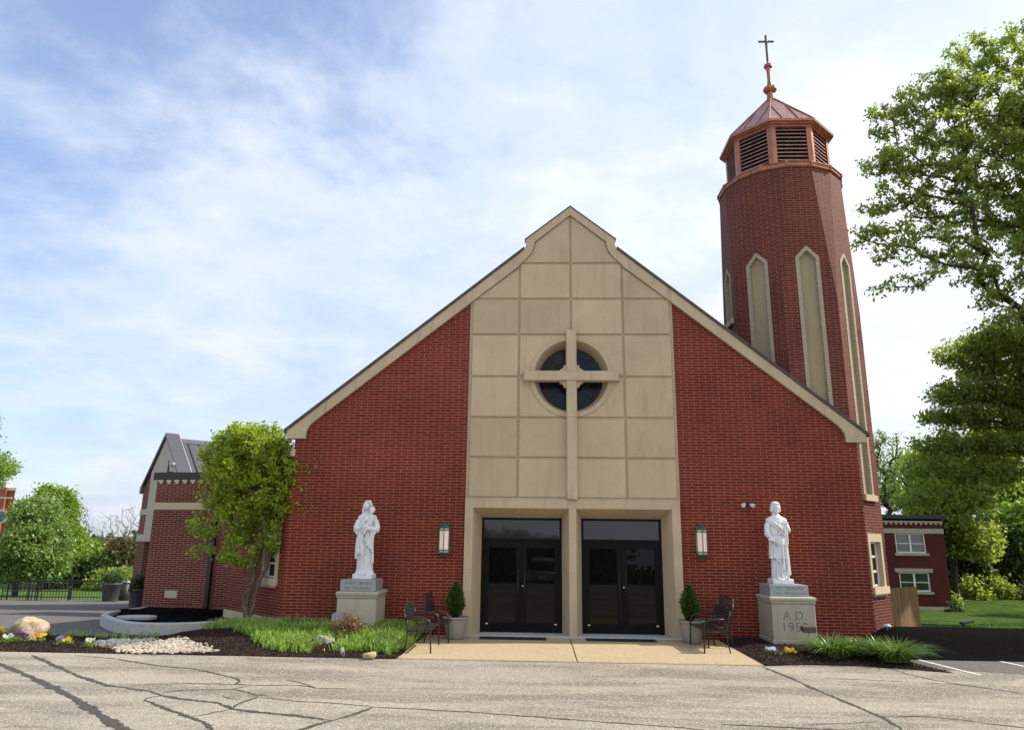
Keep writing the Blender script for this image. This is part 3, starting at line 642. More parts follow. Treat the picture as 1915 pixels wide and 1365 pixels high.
# coping along the rakes with kneelers
joints = [1.28, 2.56, 3.9, 5.2]
g = MB()
for s in (-1, 1):
    segs = []
    segs.append([(0, 10.47), (0, 10.70), (1.165, 9.775), (1.15, 9.70), (1.15, 9.62), (1.18, 9.55), (1.24, 9.50), (1.29, 9.45), (1.35, zi(1.35)), (1.27, 9.14), (1.14, 9.26), (1.05, 9.36), (0.98, 9.48), (0.94, 9.60), (0.925, 9.72)])
    xs_ = [1.352, 2.56, 3.85, 5.1, 6.12]
    for xa, xb in zip(xs_[:-1], xs_[1:]): segs.append([(xa, zi(xa)), (xa-0.06, zo(xa-0.06)-0.055), (xb-0.064, zo(xb-0.06)-0.055), (xb-0.004, zi(xb-0.004))])
    segs.append([(6.122, zi(6.122)), (6.062, zo(6.062)-0.055), (7.03, zo(7.03)-0.06), (7.03, 4.53), (6.56, 4.53), (6.545, 4.72), (6.48, 4.85), (6.36, 4.97)])
    for sg_ in segs:
        pts = [(s*x, z) for x, z in sg_]
        if s < 0: pts = pts[::-1]
        g.xz(pts, -0.085, 0.115)
obj('coping', g, M_LIME, church)
g = MB()
for s in (-1, 1):
    pts = [(s*x, z) for x, z in [(0, 10.703), (0, 10.735), (1.19, 9.79), (1.16, 9.775)]]
    g.xz(pts if s > 0 else pts[::-1], -0.10, 0.16)
    # shingle edge and roof slope
    pts = [(s*x, z) for x, z in [(1.20, 9.50), (1.20, 9.575), (7.10, zo(7.10)+0.035), (7.10, zo(7.10)-0.05)]]
    g.xz(pts if s > 0 else pts[::-1], -0.115, 0.14)
obj('roof_edge', g, M_SHINGLE, church)
g = MB()
for s in (-1, 1):
    pts = [(s*x, z) for x, z in [(0, zo(0)-0.15), (0, zo(0)-0.02), (7.06, zo(7.06)-0.02), (7.06, zo(7.06)-0.12)]]
    if s < 0: g.xz(pts[::-1], 0.141, 15.8)
    else: g.xz(pts, 0.141, 15.8)
obj('roof', g, M_SHINGLE, church)
g = MB().box(-0.9, 0.9, 0.13, 0.30, 9.3, 9.8)
# round window
g = MB(); n = 64
def ring_pts(r, y): return [(r*math.cos(2*math.pi*i/n), y, RC+r*math.sin(2*math.pi*i/n)) for i in range(n)]
prof = [(RO, -0.01), (RO, -0.055), (RO-0.012, -0.062), (RI+0.01, -0.062), (RI, -0.052), (RG, 0.30), (RG, 0.40)]
w = obj('round_window', MB().loft([ring_pts(r, y) for r, y in prof], False, False), M_LIME, church)
g = MB()
for k in range(6):
    t = k*math.pi/6+0.26; g.tube([(RG*math.cos(t), 0.345, RC+RG*math.sin(t)), (-RG*math.cos(t), 0.345, RC-RG*math.sin(t))], 0.006, 5, False)
obj('leading', g, M_DARK, w)
obj('glass', MB().add([(0, 0.35, RC)]+[(1.02*RG*math.cos(2*math.pi*i/n), 0.35, RC+1.02*RG*math.sin(2*math.pi*i/n)) for i in range(n)], [(0, (i+1) % n+1, i+1) for i in range(n)]), M_STAINED, w)
# big cross: bars with sloped cheeks
def bar(mb, a, b, half, y0, y1, vert, cap0=0.05, cap1=0.05):
    c = 0.02
    def q(t, w_, y): return (w_, y, t) if vert else (t, y, w_)
    sec = [(half, y0), (half, y1+0.03), (half-c, y1), (-half+c, y1), (-half, y1+0.03), (-half, y0)]
    r0 = [q(a, w_, y) for w_, y in sec]; r1 = [q(b, w_, y) for w_, y in sec]
    return mb.loft([r0, r1], True, False)
cr = thing_cross = None
g = MB(); bar(g, 3.12, 5.085, 0.128, 0.0, -0.20, True); bar(g, 5.091, 5.99, 0.128, 0.0, -0.20, True)
bar(g, 6.245, 7.30, 0.128, 0.35, -0.20, True)
g.loft([[(-1.225, 0.0, 5.99), (-1.225, 0.0, 6.245), (-1.165, -0.215, 6.235), (-1.165, -0.215, 6.0)], [(1.205, 0.0, 5.99), (1.205, 0.0, 6.245), (1.145, -0.215, 6.235), (1.145, -0.215, 6.0)]], True, False)
for sx_ in (-1, 1):
    for sz_, zc in ((1, 6.245), (-1, 5.99)):
        pts = [(sx_*0.125, zc), (sx_*0.29, zc), (sx_*0.29, zc+sz_*0.035), (sx_*0.25, zc+sz_*0.045), (sx_*0.20, zc+sz_*0.085), (sx_*0.185, zc+sz_*0.15), (sx_*0.125, zc+sz_*0.15)]
        if sx_*sz_ < 0: pts = pts[::-1]
        g.xz(pts, -0.14, 0.05)
obj('cross', g, M_LIME, church)
# portal with two splayed openings
def loop(x0, x1, z0, z1, y): return [(x0, y, z0), (x1, y, z0), (x1, y, z1), (x0, y, z1)]
g = MB(); YF, YD = -0.10, 0.50; ZF, ZD = 2.905, 2.70
fr = [((-2.36, -0.085), (-2.19, -0.235)), ((0.085, 2.34), (0.235, 2.17))]
g.xz([(-2.555, 0), (-2.36, 0), (-2.36, ZF), (2.34, ZF), (2.34, 0), (2.535, 0), (2.535, 3.11), (-2.555, 3.11)], YF, -0.0)
g.xz([(-0.085, 0), (0.085, 0), (0.085, ZF-0.002), (-0.085, ZF-0.002)], YF, 0.0)
g.xz([(-2.555, 3.114), (2.535, 3.114), (2.535, 3.15), (-2.555, 3.15)], YF+0.03, -0.0)
for (f0, f1), (d0, d1) in fr:
    g.add([(f0, YF, 0), (f0, YF, ZF), (d0, YD, ZD), (d0, YD, 0)], [(0, 1, 2, 3)]); g.add([(f1, YF, 0), (f1, YF, ZF), (d1, YD, ZD), (d1, YD, 0)], [(0, 3, 2, 1)])
    g.add([(f0, YF, ZF), (f1, YF, ZF), (d1, YD, ZD), (d0, YD, ZD)], [(0, 1, 2, 3)])
g.xz([(-2.56, 0), (-2.19, 0), (-2.19, 2.70), (-0.235, 2.70), (-0.235, 0), (0.235, 0), (0.235, 2.70), (2.17, 2.70), (2.17, 0), (2.53, 0), (2.53, 3.09), (-2.56, 3.09)], YD-0.002, YD+0.15)
obj('portal', g, M_LIME, church)
g = MB()
for x0, x1 in ((-2.557, -2.36), (2.34, 2.537)):
    for z in (0.75, 1.42, 2.2): g.box(x0, x1, -0.1015, -0.095, z, z+0.006)
for z in (0.75, 1.42, 2.2): g.box(-0.085, 0.085, -0.1015, -0.095, z, z+0.006)
for q_ in range(len(g.f)//6): obj('stone_joint', MB().add(g.v[q_*8:q_*8+8], g.f[:6]), M_GROOVE, church)
obj('threshold', MB().bbox(-2.56, 2.54, -0.16, 0.7, -0.05, 0.045, 0.01), M_KERB, church)
obj('interior', MB().box(-2.3, 2.3, 1.8, 1.9, 0, 3), M_DARK, church)
for k, (x0, x1) in enumerate(((-2.19, -0.235), (0.235, 2.17))):
    y0, y1 = 0.50, 0.58; zb = 0.045; f = MB(); e = 0.055
    f.box(x0, x0+e, y0, y1, zb, ZD).box(x1-e, x1, y0, y1, zb, ZD).box(x0+e, x1-e, y0, y1, ZD-e, ZD).box(x0+e, x1-e, y0, y1, 2.145, 2.205)
    obj('door_frame', f, M_DOOR, church)
    obj('transom', MB().box(x0+e, x1-e, y0+0.03, y0+0.04, 2.205, ZD-e), M_GLASS_T, church)
    xm = (x0+x1)/2
    for s, (a, b) in ((-1, (x0+e+0.004, xm-0.003)), (1, (xm+0.003, x1-e-0.004))):
        d = MB(); st = 0.125; zt = 2.14; gb = 0.27; gt = 1.985
        yl = y0+0.015
        d.box(a, a+st, yl, yl+0.045, zb+0.01, zt).box(b-st, b, yl, yl+0.045, zb+0.01, zt).box(a+st, b-st, yl, yl+0.045, zb+0.01, gb).box(a+st, b-st, yl, yl+0.045, gt, zt)
        do = obj('door', d, M_DOOR, church)
        obj('glass', MB().box(a+st, b-st, yl+0.018, yl+0.026, gb, gt), M_GLASS, do)
        hx = (b-0.075) if s < 0 else (a+0.075)
        h = MB().tube([(hx, yl-0.05, 0.62), (hx, yl-0.05, 1.50)], 0.011, 8).tube([(hx, yl, 0.72), (hx, yl-0.05, 0.72)], 0.008, 6).tube([(hx, yl, 1.40), (hx, yl-0.05, 1.40)], 0.008, 6)
        obj('handle', h, M_BENCH, do)
        tx = (a+0.10) if s < 0 else (b-0.10)
        obj('sticker', MB().box(tx-0.03, tx+0.03, yl-0.003, yl-0.0005, 0.225, 0.25), M_WHITE, do)
        if s > 0:
            obj('lock', MB().lathe([(0.022, 0), (0.022, 0.012), (0.012, 0.016)], 14, (0, 0, 0)).__class__().tube([(a+0.03, yl, 1.10), (a+0.03, yl-0.012, 1.10)], [0.021, 0.017], 14), M_CHROME, do)
# ------------------------------------------------------------------ bell tower
TX, TA = 6.105, 1.62; TY = 0.12+TA
tower = thing('bell_tower', 'tall eight-sided red brick bell tower with copper louvred top', 'tower', (TX, TY, 0))
t8 = TA*math.tan(math.pi/8); ZT = 11.95; Z0C = 8.2; t16 = TA*math.tan(math.pi/16)
brk = MB(); rec = MB(); trm = MB(); sil = MB()
faces = []
for k in range(8):
    a = -math.pi/2+k*math.pi/4; nrm = np.array([math.cos(a), math.sin(a), 0]); u = np.array([-math.sin(a), math.cos(a), 0]); o = np.array([TX, TY, 0])+nrm*TA
    # window panel on each face: bottom depends on the roof behind
    zb = 3.34 if k in (0, 1, 7) else 8.1
    if k == 1: zb = 3.34
    hw = 0.305; zs = 9.36; zt = 9.67; tr = 0.095
    for s in (-1, 1):
        if k == 1:   # face with the ground floor stained window
            ow = (0.71+0.0)
        pts = [(0, -1.2), (t8, -1.2), (t8, Z0C), (t16, ZT), (0, ZT), (0, zt), (hw, zs), (hw, zb), (0, zb)]
        if k == 1:
            c0, c1 = -0.415, 0.415      # window opening centred on the face
            pts = [(0, wz1), (c1, wz1), (c1, wz0), (0, wz0), (0, -1.2), (t8, -1.2), (t8, Z0C), (t16, ZT), (0, ZT), (0, zt), (hw, zs), (hw, zb), (0, zb)]
        pts = [(s*x, z) for x, z in pts]
        if s < 0: pts = pts[::-1]
        brk.slab(pts, o, u, (0, 0, 1), nrm, -0.12, 0.0)
    # chamfer triangle at the next corner
    a2 = a+math.pi/4; n2_ = np.array([math.cos(a2), math.sin(a2), 0]); u2 = np.array([-math.sin(a2), math.cos(a2), 0]); o2 = np.array([TX, TY, 0])+n2_*TA
    pA = o+u*t8+np.array([0, 0, Z0C]); pB = o+u*t16+np.array([0, 0, ZT]); pC = o2-u2*t16+np.array([0, 0, ZT])
    brk.add([pA, pC, pB], [(0, 1, 2)])
    # recessed stone
    rec = MB(); trm = MB(); sil = MB()
    rec.slab([(-hw, zb), (hw, zb), (hw, zs), (0, zt), (-hw, zs)], o, u, (0, 0, 1), nrm, -0.12, -0.085)
    # trim ring
    for s in (-1, 1):
        pts = [(hw-tr, zb), (hw, zb), (hw, zs), (0, zt), (0, zt-tr*1.25), (hw-tr, zs-tr*0.42)]
        pts = [(s*x, z) for x, z in pts]
        if s < 0: pts = pts[::-1]
        trm.slab(pts, o, u, (0, 0, 1), nrm, -0.084, 0.012)
    sil.slab([(-hw-0.06, zb-0.15), (hw+0.06, zb-0.15), (hw+0.06, zb), (-hw-0.06, zb)], o, u, (0, 0, 1), nrm, -0.08, 0.075)
    obj('blind_panel', rec, M_BLIND, tower); obj('panel_trim', trm, M_TRIM, tower, uv=True); obj('sill', sil, M_LIME, tower)
    if k == 1: slim_window(o-u*0.735, u, nrm, tower)
obj('tower_wall', brk, M_BRICK_T, tower, uv=True)
def polyring(r_ap, n, z, ph=0.0, c=(TX, TY)):
    R_ = r_ap/math.cos(math.pi/n)
    return [(c[0]+R_*math.cos(-math.pi/2+math.pi/n+2*math.pi*i/n+ph), c[1]+R_*math.sin(-math.pi/2+math.pi/n+2*math.pi*i/n+ph), z) for i in range(n)]
g = MB().loft([polyring(TA+0.03, 16, ZT-0.02), polyring(TA+0.045, 16, ZT), polyring(TA+0.03, 16, ZT+0.02), polyring(TA+0.03, 16, ZT+0.10), polyring(TA+0.055, 16, ZT+0.105), polyring(TA+0.055, 16, ZT+0.125), polyring(1.2, 16, ZT+0.22)], True, False)
for p in polyring(TA+0.05, 16, ZT+0.02): g.tube([p, (p[0], p[1], ZT+0.13), (TX+(p[0]-TX)*0.9, TY+(p[1]-TY)*0.9, ZT+0.16)], 0.02, 6, False)
obj('copper_band', g, M_COPPER, tower)
BA = 1.31; ZB0, ZB1 = 12.10, 13.36; tb = BA*math.tan(math.pi/8)
for k in range(8):
    a = -math.pi/2+k*math.pi/4; nrm = np.array([math.cos(a), math.sin(a), 0]); u = np.array([-math.sin(a), math.cos(a), 0]); o = np.array([TX, TY, 0])+nrm*BA
    # corner post half on each side of the corner
    a2 = a+math.pi/8; rc = BA/math.cos(math.pi/8); cpt = np.array([TX+rc*math.cos(a2), TY+rc*math.sin(a2)])
    un = np.array([math.cos(a+math.pi/4), math.sin(a+math.pi/4)]); u2 = np.array([-math.sin(a+math.pi/4), math.cos(a+math.pi/4)])
    pw = 0.125; nA = nrm[:2]; uA = u[:2]
    pts = [cpt-uA*pw, cpt, cpt+u2*pw, cpt+u2*pw-un*0.1, cpt-(nA+un)*0.08, cpt-uA*pw-nA*0.1]
    g = MB().xy([tuple(p) for p in pts], ZB0, ZB1)
    obj('corner_post', g, M_COPPER, tower)
    lv = MB(); W = tb-pw
    for i in range(10):
        z = ZB0+0.10+i*(ZB1-ZB0-0.12)/10
        lv.add([o-u*W+nrm*-0.03+up*z, o+u*W-nrm*0.03+up*z, o+u*W-nrm*0.03+up*(z+0.02), o-u*W-nrm*0.03+up*(z+0.02),
                o-u*W-nrm*0.11+up*(z+0.075), o+u*W-nrm*0.11+up*(z+0.075), o+u*W-nrm*0.11+up*(z+0.09), o-u*W-nrm*0.11+up*(z+0.09)],
               [(0, 1, 2, 3), (3, 2, 6, 7), (0, 4, 5, 1), (4, 7, 6, 5)])
    obj('louvre', lv, M_COPPER_S, tower)
obj('louvre_backing', MB().loft([polyring(BA-0.14, 8, ZB0), polyring(BA-0.14, 8, ZB1)], True, False), M_DARK, tower)
g = MB().loft([polyring(BA+0.02, 8, ZB1-0.04), polyring(BA+0.02, 8, ZB1+0.02), polyring(BA+0.06, 8, ZB1+0.02), polyring(BA+0.10, 8, ZB1+0.06), polyring(BA+0.15, 8, ZB1+0.065), polyring(BA+0.16, 8, ZB1+0.13), polyring(BA+0.10, 8, ZB1+0.15)], True, False)
obj('eave', g, M_COPPER, tower)
ZA = 15.02
g = MB().loft([polyring(BA+0.13, 8, ZB1+0.13), polyring(0.10, 8, ZA)], True, False)
rf = obj('spire_roof', g, M_COPPER_R, tower)
g = MB()
b8 = polyring(BA+0.14, 8, ZB1+0.14); t8_ = polyring(0.11, 8, ZA+0.01)
for i in range(8):
    p0, p1 = np.array(b8[i]), np.array(b8[(i+1) % 8]); q0, q1 = np.array(t8_[i]), np.array(t8_[(i+1) % 8])
    g.tube([p0, q0], 0.016, 5, False)
    for f_ in (0.31, 0.66):
        a = p0+(p1-p0)*f_; kk = 0.62 if f_ < 0.5 else 0.66
        mid = (q0+q1)/2; up_ = mid-(p0+p1)/2; h_ = min(f_, 1-f_)*2*0.985
        g.tube([a, a+up_*h_], 0.014, 5, False)
obj('standing_seam', g, M_COPPER, rf)
g = MB().lathe([(0.13, 14.9), (0.10, 15.27), (0.15, 15.30), (0.20, 15.36), (0.20, 15.44), (0.15, 15.47), (0.085, 15.50), (0.055, 15.72), (0.06, 16.0), (0.075, 16.13), (0.125, 16.16), (0.125, 16.24), (0.07, 16.28), (0.035, 16.30), (0.03, 16.42)], 8, (TX, TY, 0), 0.5, False)
obj('finial', g, M_COPPER, tower)
g = MB().bbox(TX-0.03, TX+0.03, TY-0.03, TY+0.03, 16.35, 17.29, 0.008).bbox(TX-0.235, TX-0.0305, TY-0.025, TY+0.025, 17.04, 17.09, 0.006).bbox(TX+0.0305, TX+0.235, TY-0.025, TY+0.025, 17.04, 17.09, 0.006)
g.ell((TX, TY, 17.065), (0.06, 0.04, 0.085), 8, 5)
obj('cross', g, M_BRONZE, tower)
# ------------------------------------------------------------------ annex on the left
A0 = np.array([-13.80, 6.75, 0]); A1 = np.array([-9.15, 5.95, 0]); ud = (A1-A0)/np.linalg.norm(A1-A0); nd = np.array([ud[1], -ud[0], 0]); LA = float(np.linalg.norm(A1-A0))
annex = thing('annex', 'low brick wing with black parapet edge and grey metal gable roof behind the young tree', 'building', tuple(A0))
xd = 2.35   # downspout position along the wall
g = MB().slab([(0, 0.02), (LA, 0.02), (LA, 3.03), (0, 3.03)], A0, ud, up, nd, -0.3, 0).slab([(0, 3.27), (LA, 3.27), (LA, 4.02), (0, 4.02)], A0, ud, up, nd, -0.3, 0)
obj('brick_wall', g, M_BRICK_A, annex, uv=True)
g = MB().slab([(0, -0.19), (LA, -0.19), (LA, 0.018), (0, 0.018)], A0, ud, up, nd, -0.3, 0.004)
obj('soldier_course', g, M_BRICK_S, annex, uv=True)
obj('base_course', MB().slab([(-0.02, -0.9), (LA, -0.9), (LA, -0.192), (-0.02, -0.192)], A0, ud, up, nd, -0.3, 0.03), M_LIME, annex)
g = MB().slab([(-0.01, 3.032), (2.3, 3.032), (2.3, 3.268), (-0.01, 3.268)], A0, ud, up, nd, -0.3, 0.015).slab([(2.306, 3.032), (LA, 3.032), (LA, 3.268), (2.306, 3.268)], A0, ud, up, nd, -0.3, 0.015)
obj('stone_band', g, M_LIME, annex)
g = MB()
for i in range(15):
    x = 0.06+i*0.305
    g.slab([(x, 3.965), (x+0.20, 3.965), (x+0.20, 4.02), (x, 4.02)], A0, ud, up, nd, 0.0, 0.045).slab([(x+0.05, 3.895), (x+0.15, 3.895), (x+0.15, 3.963), (x+0.05, 3.963)], A0, ud, up, nd, 0.0, 0.03)
obj('dentil_course', g, M_CREAM, annex)
obj('parapet_cap', MB().slab([(-0.12, 4.022), (LA, 4.022), (LA, 4.27), (-0.12, 4.27)], A0, ud, up, nd, -0.35, 0.06), M_BLACK, annex)
obj('downspout', MB().slab([(xd, -0.35), (xd+0.13, -0.35), (xd+0.13, 3.25), (xd, 3.25)], A0, ud, up, nd, 0.03, 0.14).slab([(xd-0.05, 3.2), (xd+0.18, 3.2), (xd+0.18, 3.5), (xd-0.05, 3.5)], A0, ud, up, nd, 0.03, 0.18), M_BENCH, annex)
obj('vent', MB().slab([(0.82, 0.22), (1.27, 0.22), (1.27, 0.45), (0.82, 0.45)], A0, ud, up, nd, 0.003, 0.02), M_PED, annex)
obj('outlet_box', MB().slab([(3.25, 0.22), (3.34, 0.22), (3.34, 0.37), (3.25, 0.37)], A0, ud, up, nd, 0.003, 0.06), M_GREYMETAL, annex)
# gabled entrance wing behind the low block
G0 = np.array([-14.4, 9.6, 0]); W1 = np.array([-17.75, 13.05, 0]); uw = (W1-G0)/np.linalg.norm(W1-G0); nw = np.array([-uw[1], uw[0], 0]); nw = -nw if nw[1] > 0 else nw; LW = float(np.linalg.norm(W1-G0)); ap = LW*0.50
brkw = MB().slab([(LW-1.15, -1.4), (LW, -1.4), (LW, 1.95), (LW-1.15, 1.95)], G0, uw, up, nw, -0.5, 0).slab([(0.0, -1.4), (1.8, -1.4), (1.8, 1.95), (0.0, 1.95)], G0, uw, up, nw, -0.5, 0)
brkw.slab([(LW-0.85, 2.25), (LW, 2.25), (LW, 3.03), (LW-0.85, 3.03)], G0, uw, up, nw, -0.5, 0).slab([(LW-0.85, 3.27), (LW, 3.27), (LW, 4.10), (LW-0.85, 4.74)], G0, uw, up, nw, -0.5, 0)
brkw.slab([(1.8, -1.4), (LW-1.15, -1.4), (LW-1.15, 2.2), (1.8, 2.2)], G0, uw, up, nw, -2.6, -2.5).slab([(LW-0.5, -1.4), (LW, -1.4), (LW, 2.2), (LW-0.5, 2.2)], G0, uw, up, nw, -2.6, -0.51)
obj('brick_wall', brkw, M_BRICK_A, annex, uv=True)
g = MB().slab([(0.0, 1.953), (LW+0.02, 1.953), (LW+0.02, 2.247), (0.0, 2.247)], G0, uw, up, nw, -0.5, 0.03).slab([(LW-0.85, 3.033), (LW+0.02, 3.033), (LW+0.02, 3.267), (LW-0.85, 3.267)], G0, uw, up, nw, -0.5, 0.02)
g.slab([(0.0, 2.25), (LW-0.853, 2.25), (LW-0.853, 4.78), (ap, 6.16), (0.0, 4.25)], G0, uw, up, nw, -0.5, 0.01)
obj('stone_gable', g, M_STUCCO, annex)
obj('porch_ceiling', MB().slab([(0.3, 1.96), (LW-0.1, 1.96), (LW-0.1, 2.1), (0.3, 2.1)], G0, uw, up, nw, -2.5, -0.502), M_DARK, annex)
g = MB()
def rr(pa, pb, th, n0, n1): g.slab([pa, pb, (pb[0], pb[1]+th), (pa[0], pa[1]+th)], G0, uw, up, nw, n0, n1)
rr((-0.15, 4.12), (ap, 6.18), 0.12, -0.42, 0.10); rr((ap, 6.18), (LW+0.15, 4.10), 0.12, -0.42, 0.10)
g.slab([(LW-0.02, 4.0), (LW+0.22, 3.93), (LW+0.22, 4.22), (LW-0.02, 4.30)], G0, uw, up, nw, -0.3, 0.10)
obj('gable_trim', g, M_METALROOF, annex)
# metal roof running back from the gable with standing seams
g = MB(); sl0, slm, sl1 = (-0.1, 3.95), (ap, 5.98), (LW+0.15, 3.95)
g.slab([sl0, slm, (slm[0], slm[1]+0.06), (sl0[0], sl0[1]+0.06)], G0, uw, up, nw, -12.0, -0.422).slab([slm, sl1, (sl1[0], sl1[1]+0.06), (slm[0], slm[1]+0.06)], G0, uw, up, nw, -12.0, -0.422)
rf = obj('metal_roof', g, M_METALROOF, annex)
g = MB().slab([(ap-0.16, 5.93), (ap, 6.12), (ap+0.16, 5.93)], G0, uw, up, nw, -12.0, -0.43)
obj('ridge_cap', g, M_METALROOF, rf)
g = MB()
for i in range(26):
    d = -0.75-i*0.42
    g.slab([(sl0[0], sl0[1]+0.06), (ap-0.14, 5.90), (ap-0.14, 5.95), (sl0[0], sl0[1]+0.11)], G0, uw, up, nw, d-0.035, d)
obj('standing_seam', g, M_BLACK, rf)
obj('flat_roof', MB().xy([tuple((A0+nd*-0.3+ud*0.3)[:2]), tuple((A1+nd*-0.3)[:2]), (-9.14, 8.0), (-12.9, 8.6)], 4.0, 4.03), M_SHINGLE, annex)
t = thing('wall_floodlight', 'small grey floodlight standing on the black parapet corner of the low brick wing', 'light', tuple(A0+up*4.27+ud*0.45))
b0 = A0+up*4.27+ud*0.28-nd*0.1
obj('bracket', MB().tube([b0, b0+up*0.42], 0.03, 6).tube([b0+up*0.02, b0+up*0.02+ud*0.2], 0.03, 6), M_BENCH, t)
obj('lamp_head', MB().ell(b0+up*0.28+ud*0.16, (0.07, 0.06, 0.09)), M_GREYMETAL, t)
t = thing('security_camera', 'small grey camera bracket on the stone band of the low brick wing', 'camera', tuple(A0+ud*1.85+up*3.3+nd*0.02))
b0 = A0+ud*1.95+up*3.31
obj('bracket', MB().tube([b0, b0+nd*0.16], 0.02, 6), M_GREYMETAL, t); obj('camera_body', MB().tube([b0+nd*0.14+up*0.03, b0+nd*0.3-ud*0.1-up*0.02], [0.05, 0.045], 10), M_GREYMETAL, t)
# lower annex side of the mulch: utility cover
o_ = Gd(255, 1159, 0.15)
t = link('utility_cover', None) if False else None
g = MB(); rr_ = [(o_[0]+0.50*math.cos(q)*1.0, o_[1]+0.34*math.sin(q)) for q in np.linspace(0, 2*math.pi, 20, endpoint=False)]
c_z = H(*o_)+0.20
obj('utility_cover', MB().xy(rr_, c_z-0.02, c_z+0.045), M_KERB, None, label='flat oval concrete utility cover lying in the black mulch inside the kerb', cat='utility cover')
# ------------------------------------------------------------------ two-storey brick house on the right
BY = 24.0
house = thing('brick_house', 'dark red two-storey brick building with white windows behind the bell tower', 'building', (18, BY, -1.2))
bx0, bx1 = 14.0, P(1781, 1130, BY)[0]
wins = [((1671, 997), (1726, 1034)), ((1679, 1070), (1735, 1106))]
wr = []
for a, b in wins:
    p, q = P(*a, BY), P(*b, BY); wr.append((p[0]+0.05, q[0]+0.02, q[2], p[2]))
wa, wb_ = wr
wa = (wa[0], wa[0]+1.62, wa[2], wa[3]); wb_ = (wa[0], wa[0]+1.62, wb_[2], wb_[3]); WX0, WX1 = wa[0]-0.0, wa[0]+1.62
g = MB(); zt_ = 3.62
zs_ = [-1.6, wb_[2], wb_[3], wa[2], wa[3], zt_]
g.xz([(bx0, -1.6), (WX0, -1.6), (WX0, zt_), (bx0, zt_)], BY, BY+0.25).xz([(WX1, -1.6), (bx1, -1.6), (bx1, zt_), (WX1, zt_)], BY, BY+0.25)
for z0, z1 in ((-1.6, wb_[2]), (wb_[3], wa[2]), (wa[3], zt_)): g.xz([(WX0, z0), (WX1, z0), (WX1, z1), (WX0, z1)], BY, BY+0.25)
g.box(bx1-0.25, bx1, BY+0.25, BY+14, -1.6, zt_).box(bx0, bx0+0.25, BY+0.25, BY+14, -1.6, zt_)
obj('brick_wall', g, M_BRICK_D, house, uv=True)
pz = P(1700, 993, BY)[2]
obj('stone_band', MB().box(bx0-0.01, bx1+0.02, BY-0.03, BY+0.28, wa[3]+0.01, wa[3]+0.27), M_PED, house)
g = MB(); x = bx0
while x < bx1-0.2:
    g.xz([(x, 3.44), (x+0.12, 3.28), (x+0.24, 3.44)], BY-0.05, BY-0.001); x += 0.27
g.box(bx0, bx1+0.02, BY-0.05, BY-0.001, 3.445, 3.52)
obj('scalloped_frieze', g, M_PED, house)
obj('roof', MB().box(bx0-0.2, bx1+0.12, BY-0.15, BY+14.2, 3.63, 3.85).box(bx0, bx1, BY, BY+14, 3.5, 3.6), M_BLACK, house)
obj('base_course', MB().box(bx0, bx1+0.02, BY-0.03, BY-0.001, -1.6, -1.0), M_PED, house)
for (x0, x1, z0, z1), lint in ((wa, False), (wb_, True)):
    f = MB(); y0, y1 = BY+0.04, BY+0.12; e = 0.07; xm = (x0+x1)/2; zm = (z0+z1)/2-0.02
    f.box(x0, x0+e, y0, y1, z0, z1).box(x1-e, x1, y0, y1, z0, z1).box(x0+e, x1-e, y0, y1, z0, z0+e).box(x0+e, x1-e, y0, y1, z1-e*0.7, z1).box(xm-0.05, xm+0.05, y0, y1, z0+e, z1-e*0.7).box(x0+e, xm-0.051, y0+0.01, y1, zm-0.02, zm+0.02).box(xm+0.051, x1-e, y0+0.01, y1, zm-0.02, zm+0.02)
    wo = obj('window', f, M_FRAME, house)
    obj('glass', MB().box(x0, x1, BY+0.10, BY+0.11, z0, z1), M_GLASS_W, wo)
    obj('sill', MB().box(x0-0.1, x1+0.1, BY-0.06, BY+0.03, z0-0.14, z0-0.002), M_PED, wo)
    if lint: obj('lintel', MB().box(x0-0.2, x1+0.2, BY-0.03, BY+0.03, z1+0.01, z1+0.22), M_PED, wo)
# orange brick building far left
FY_ = 44.0
p0 = P(0, 905, FY_); p1 = P(30, 912, FY_); pb = P(22, 1040, FY_)
t = thing('school_building', 'orange brick building with cream parapet and round window at the left edge', 'building', (p1[0]-6, FY_, -1.3))
g = MB().xy([(p1[0]-14, FY_), (p1[0], FY_), (p1[0]-12, FY_+12), (p1[0]-20, FY_+12)], -1.6, p1[2]-0.25).box(p1[0]-14, p1[0]-0.62, FY_-0.3, FY_-0.001, -1.6, p1[2]-0.05)
obj('brick_wall', g, M_BRICK_O, t, uv=True)
g = MB().xy([(p1[0]-0.6, FY_-0.12), (p1[0]+0.12, FY_-0.12), (p1[0]-11.8, FY_+12), (p1[0]-13, FY_+12)], p1[2]-0.25, p1[2]).box(p1[0]-14, p1[0]-0.605, FY_-0.42, FY_+0.3, p1[2]+0.0, p1[2]+0.38)
g.box(p1[0]-14, p1[0]+0.05, FY_-0.36, FY_-0.301, p1[2]-0.95, p1[2]-0.82)
obj('cream_trim', g, M_CREAM, t)
wc = np.array(P(2, 966, FY_-0.3)); wc[0] = max(wc[0], p1[0]-2.6)
g = MB().tube([(wc[0], FY_-0.40, wc[2]), (wc[0], FY_-0.30, wc[2])], [0.62, 0.62], 24, True); wo = obj('round_window', g, M_CREAM, t)
obj('glass', MB().tube([(wc[0], FY_-0.415, wc[2]), (wc[0], FY_-0.405, wc[2])], [0.46, 0.46], 24, False), M_GLASS_W, wo)
g = MB().box(wc[0]-0.9, wc[0]+0.55, FY_-0.42, FY_-0.302, wc[2]-4.2, wc[2]-2.2); wo = obj('window', g, M_CREAM, t)
obj('glass', MB().box(wc[0]-0.7, wc[0]+0.3, FY_-0.43, FY_-0.422, wc[2]-4.0, wc[2]-2.5), M_GLASS_W, wo)
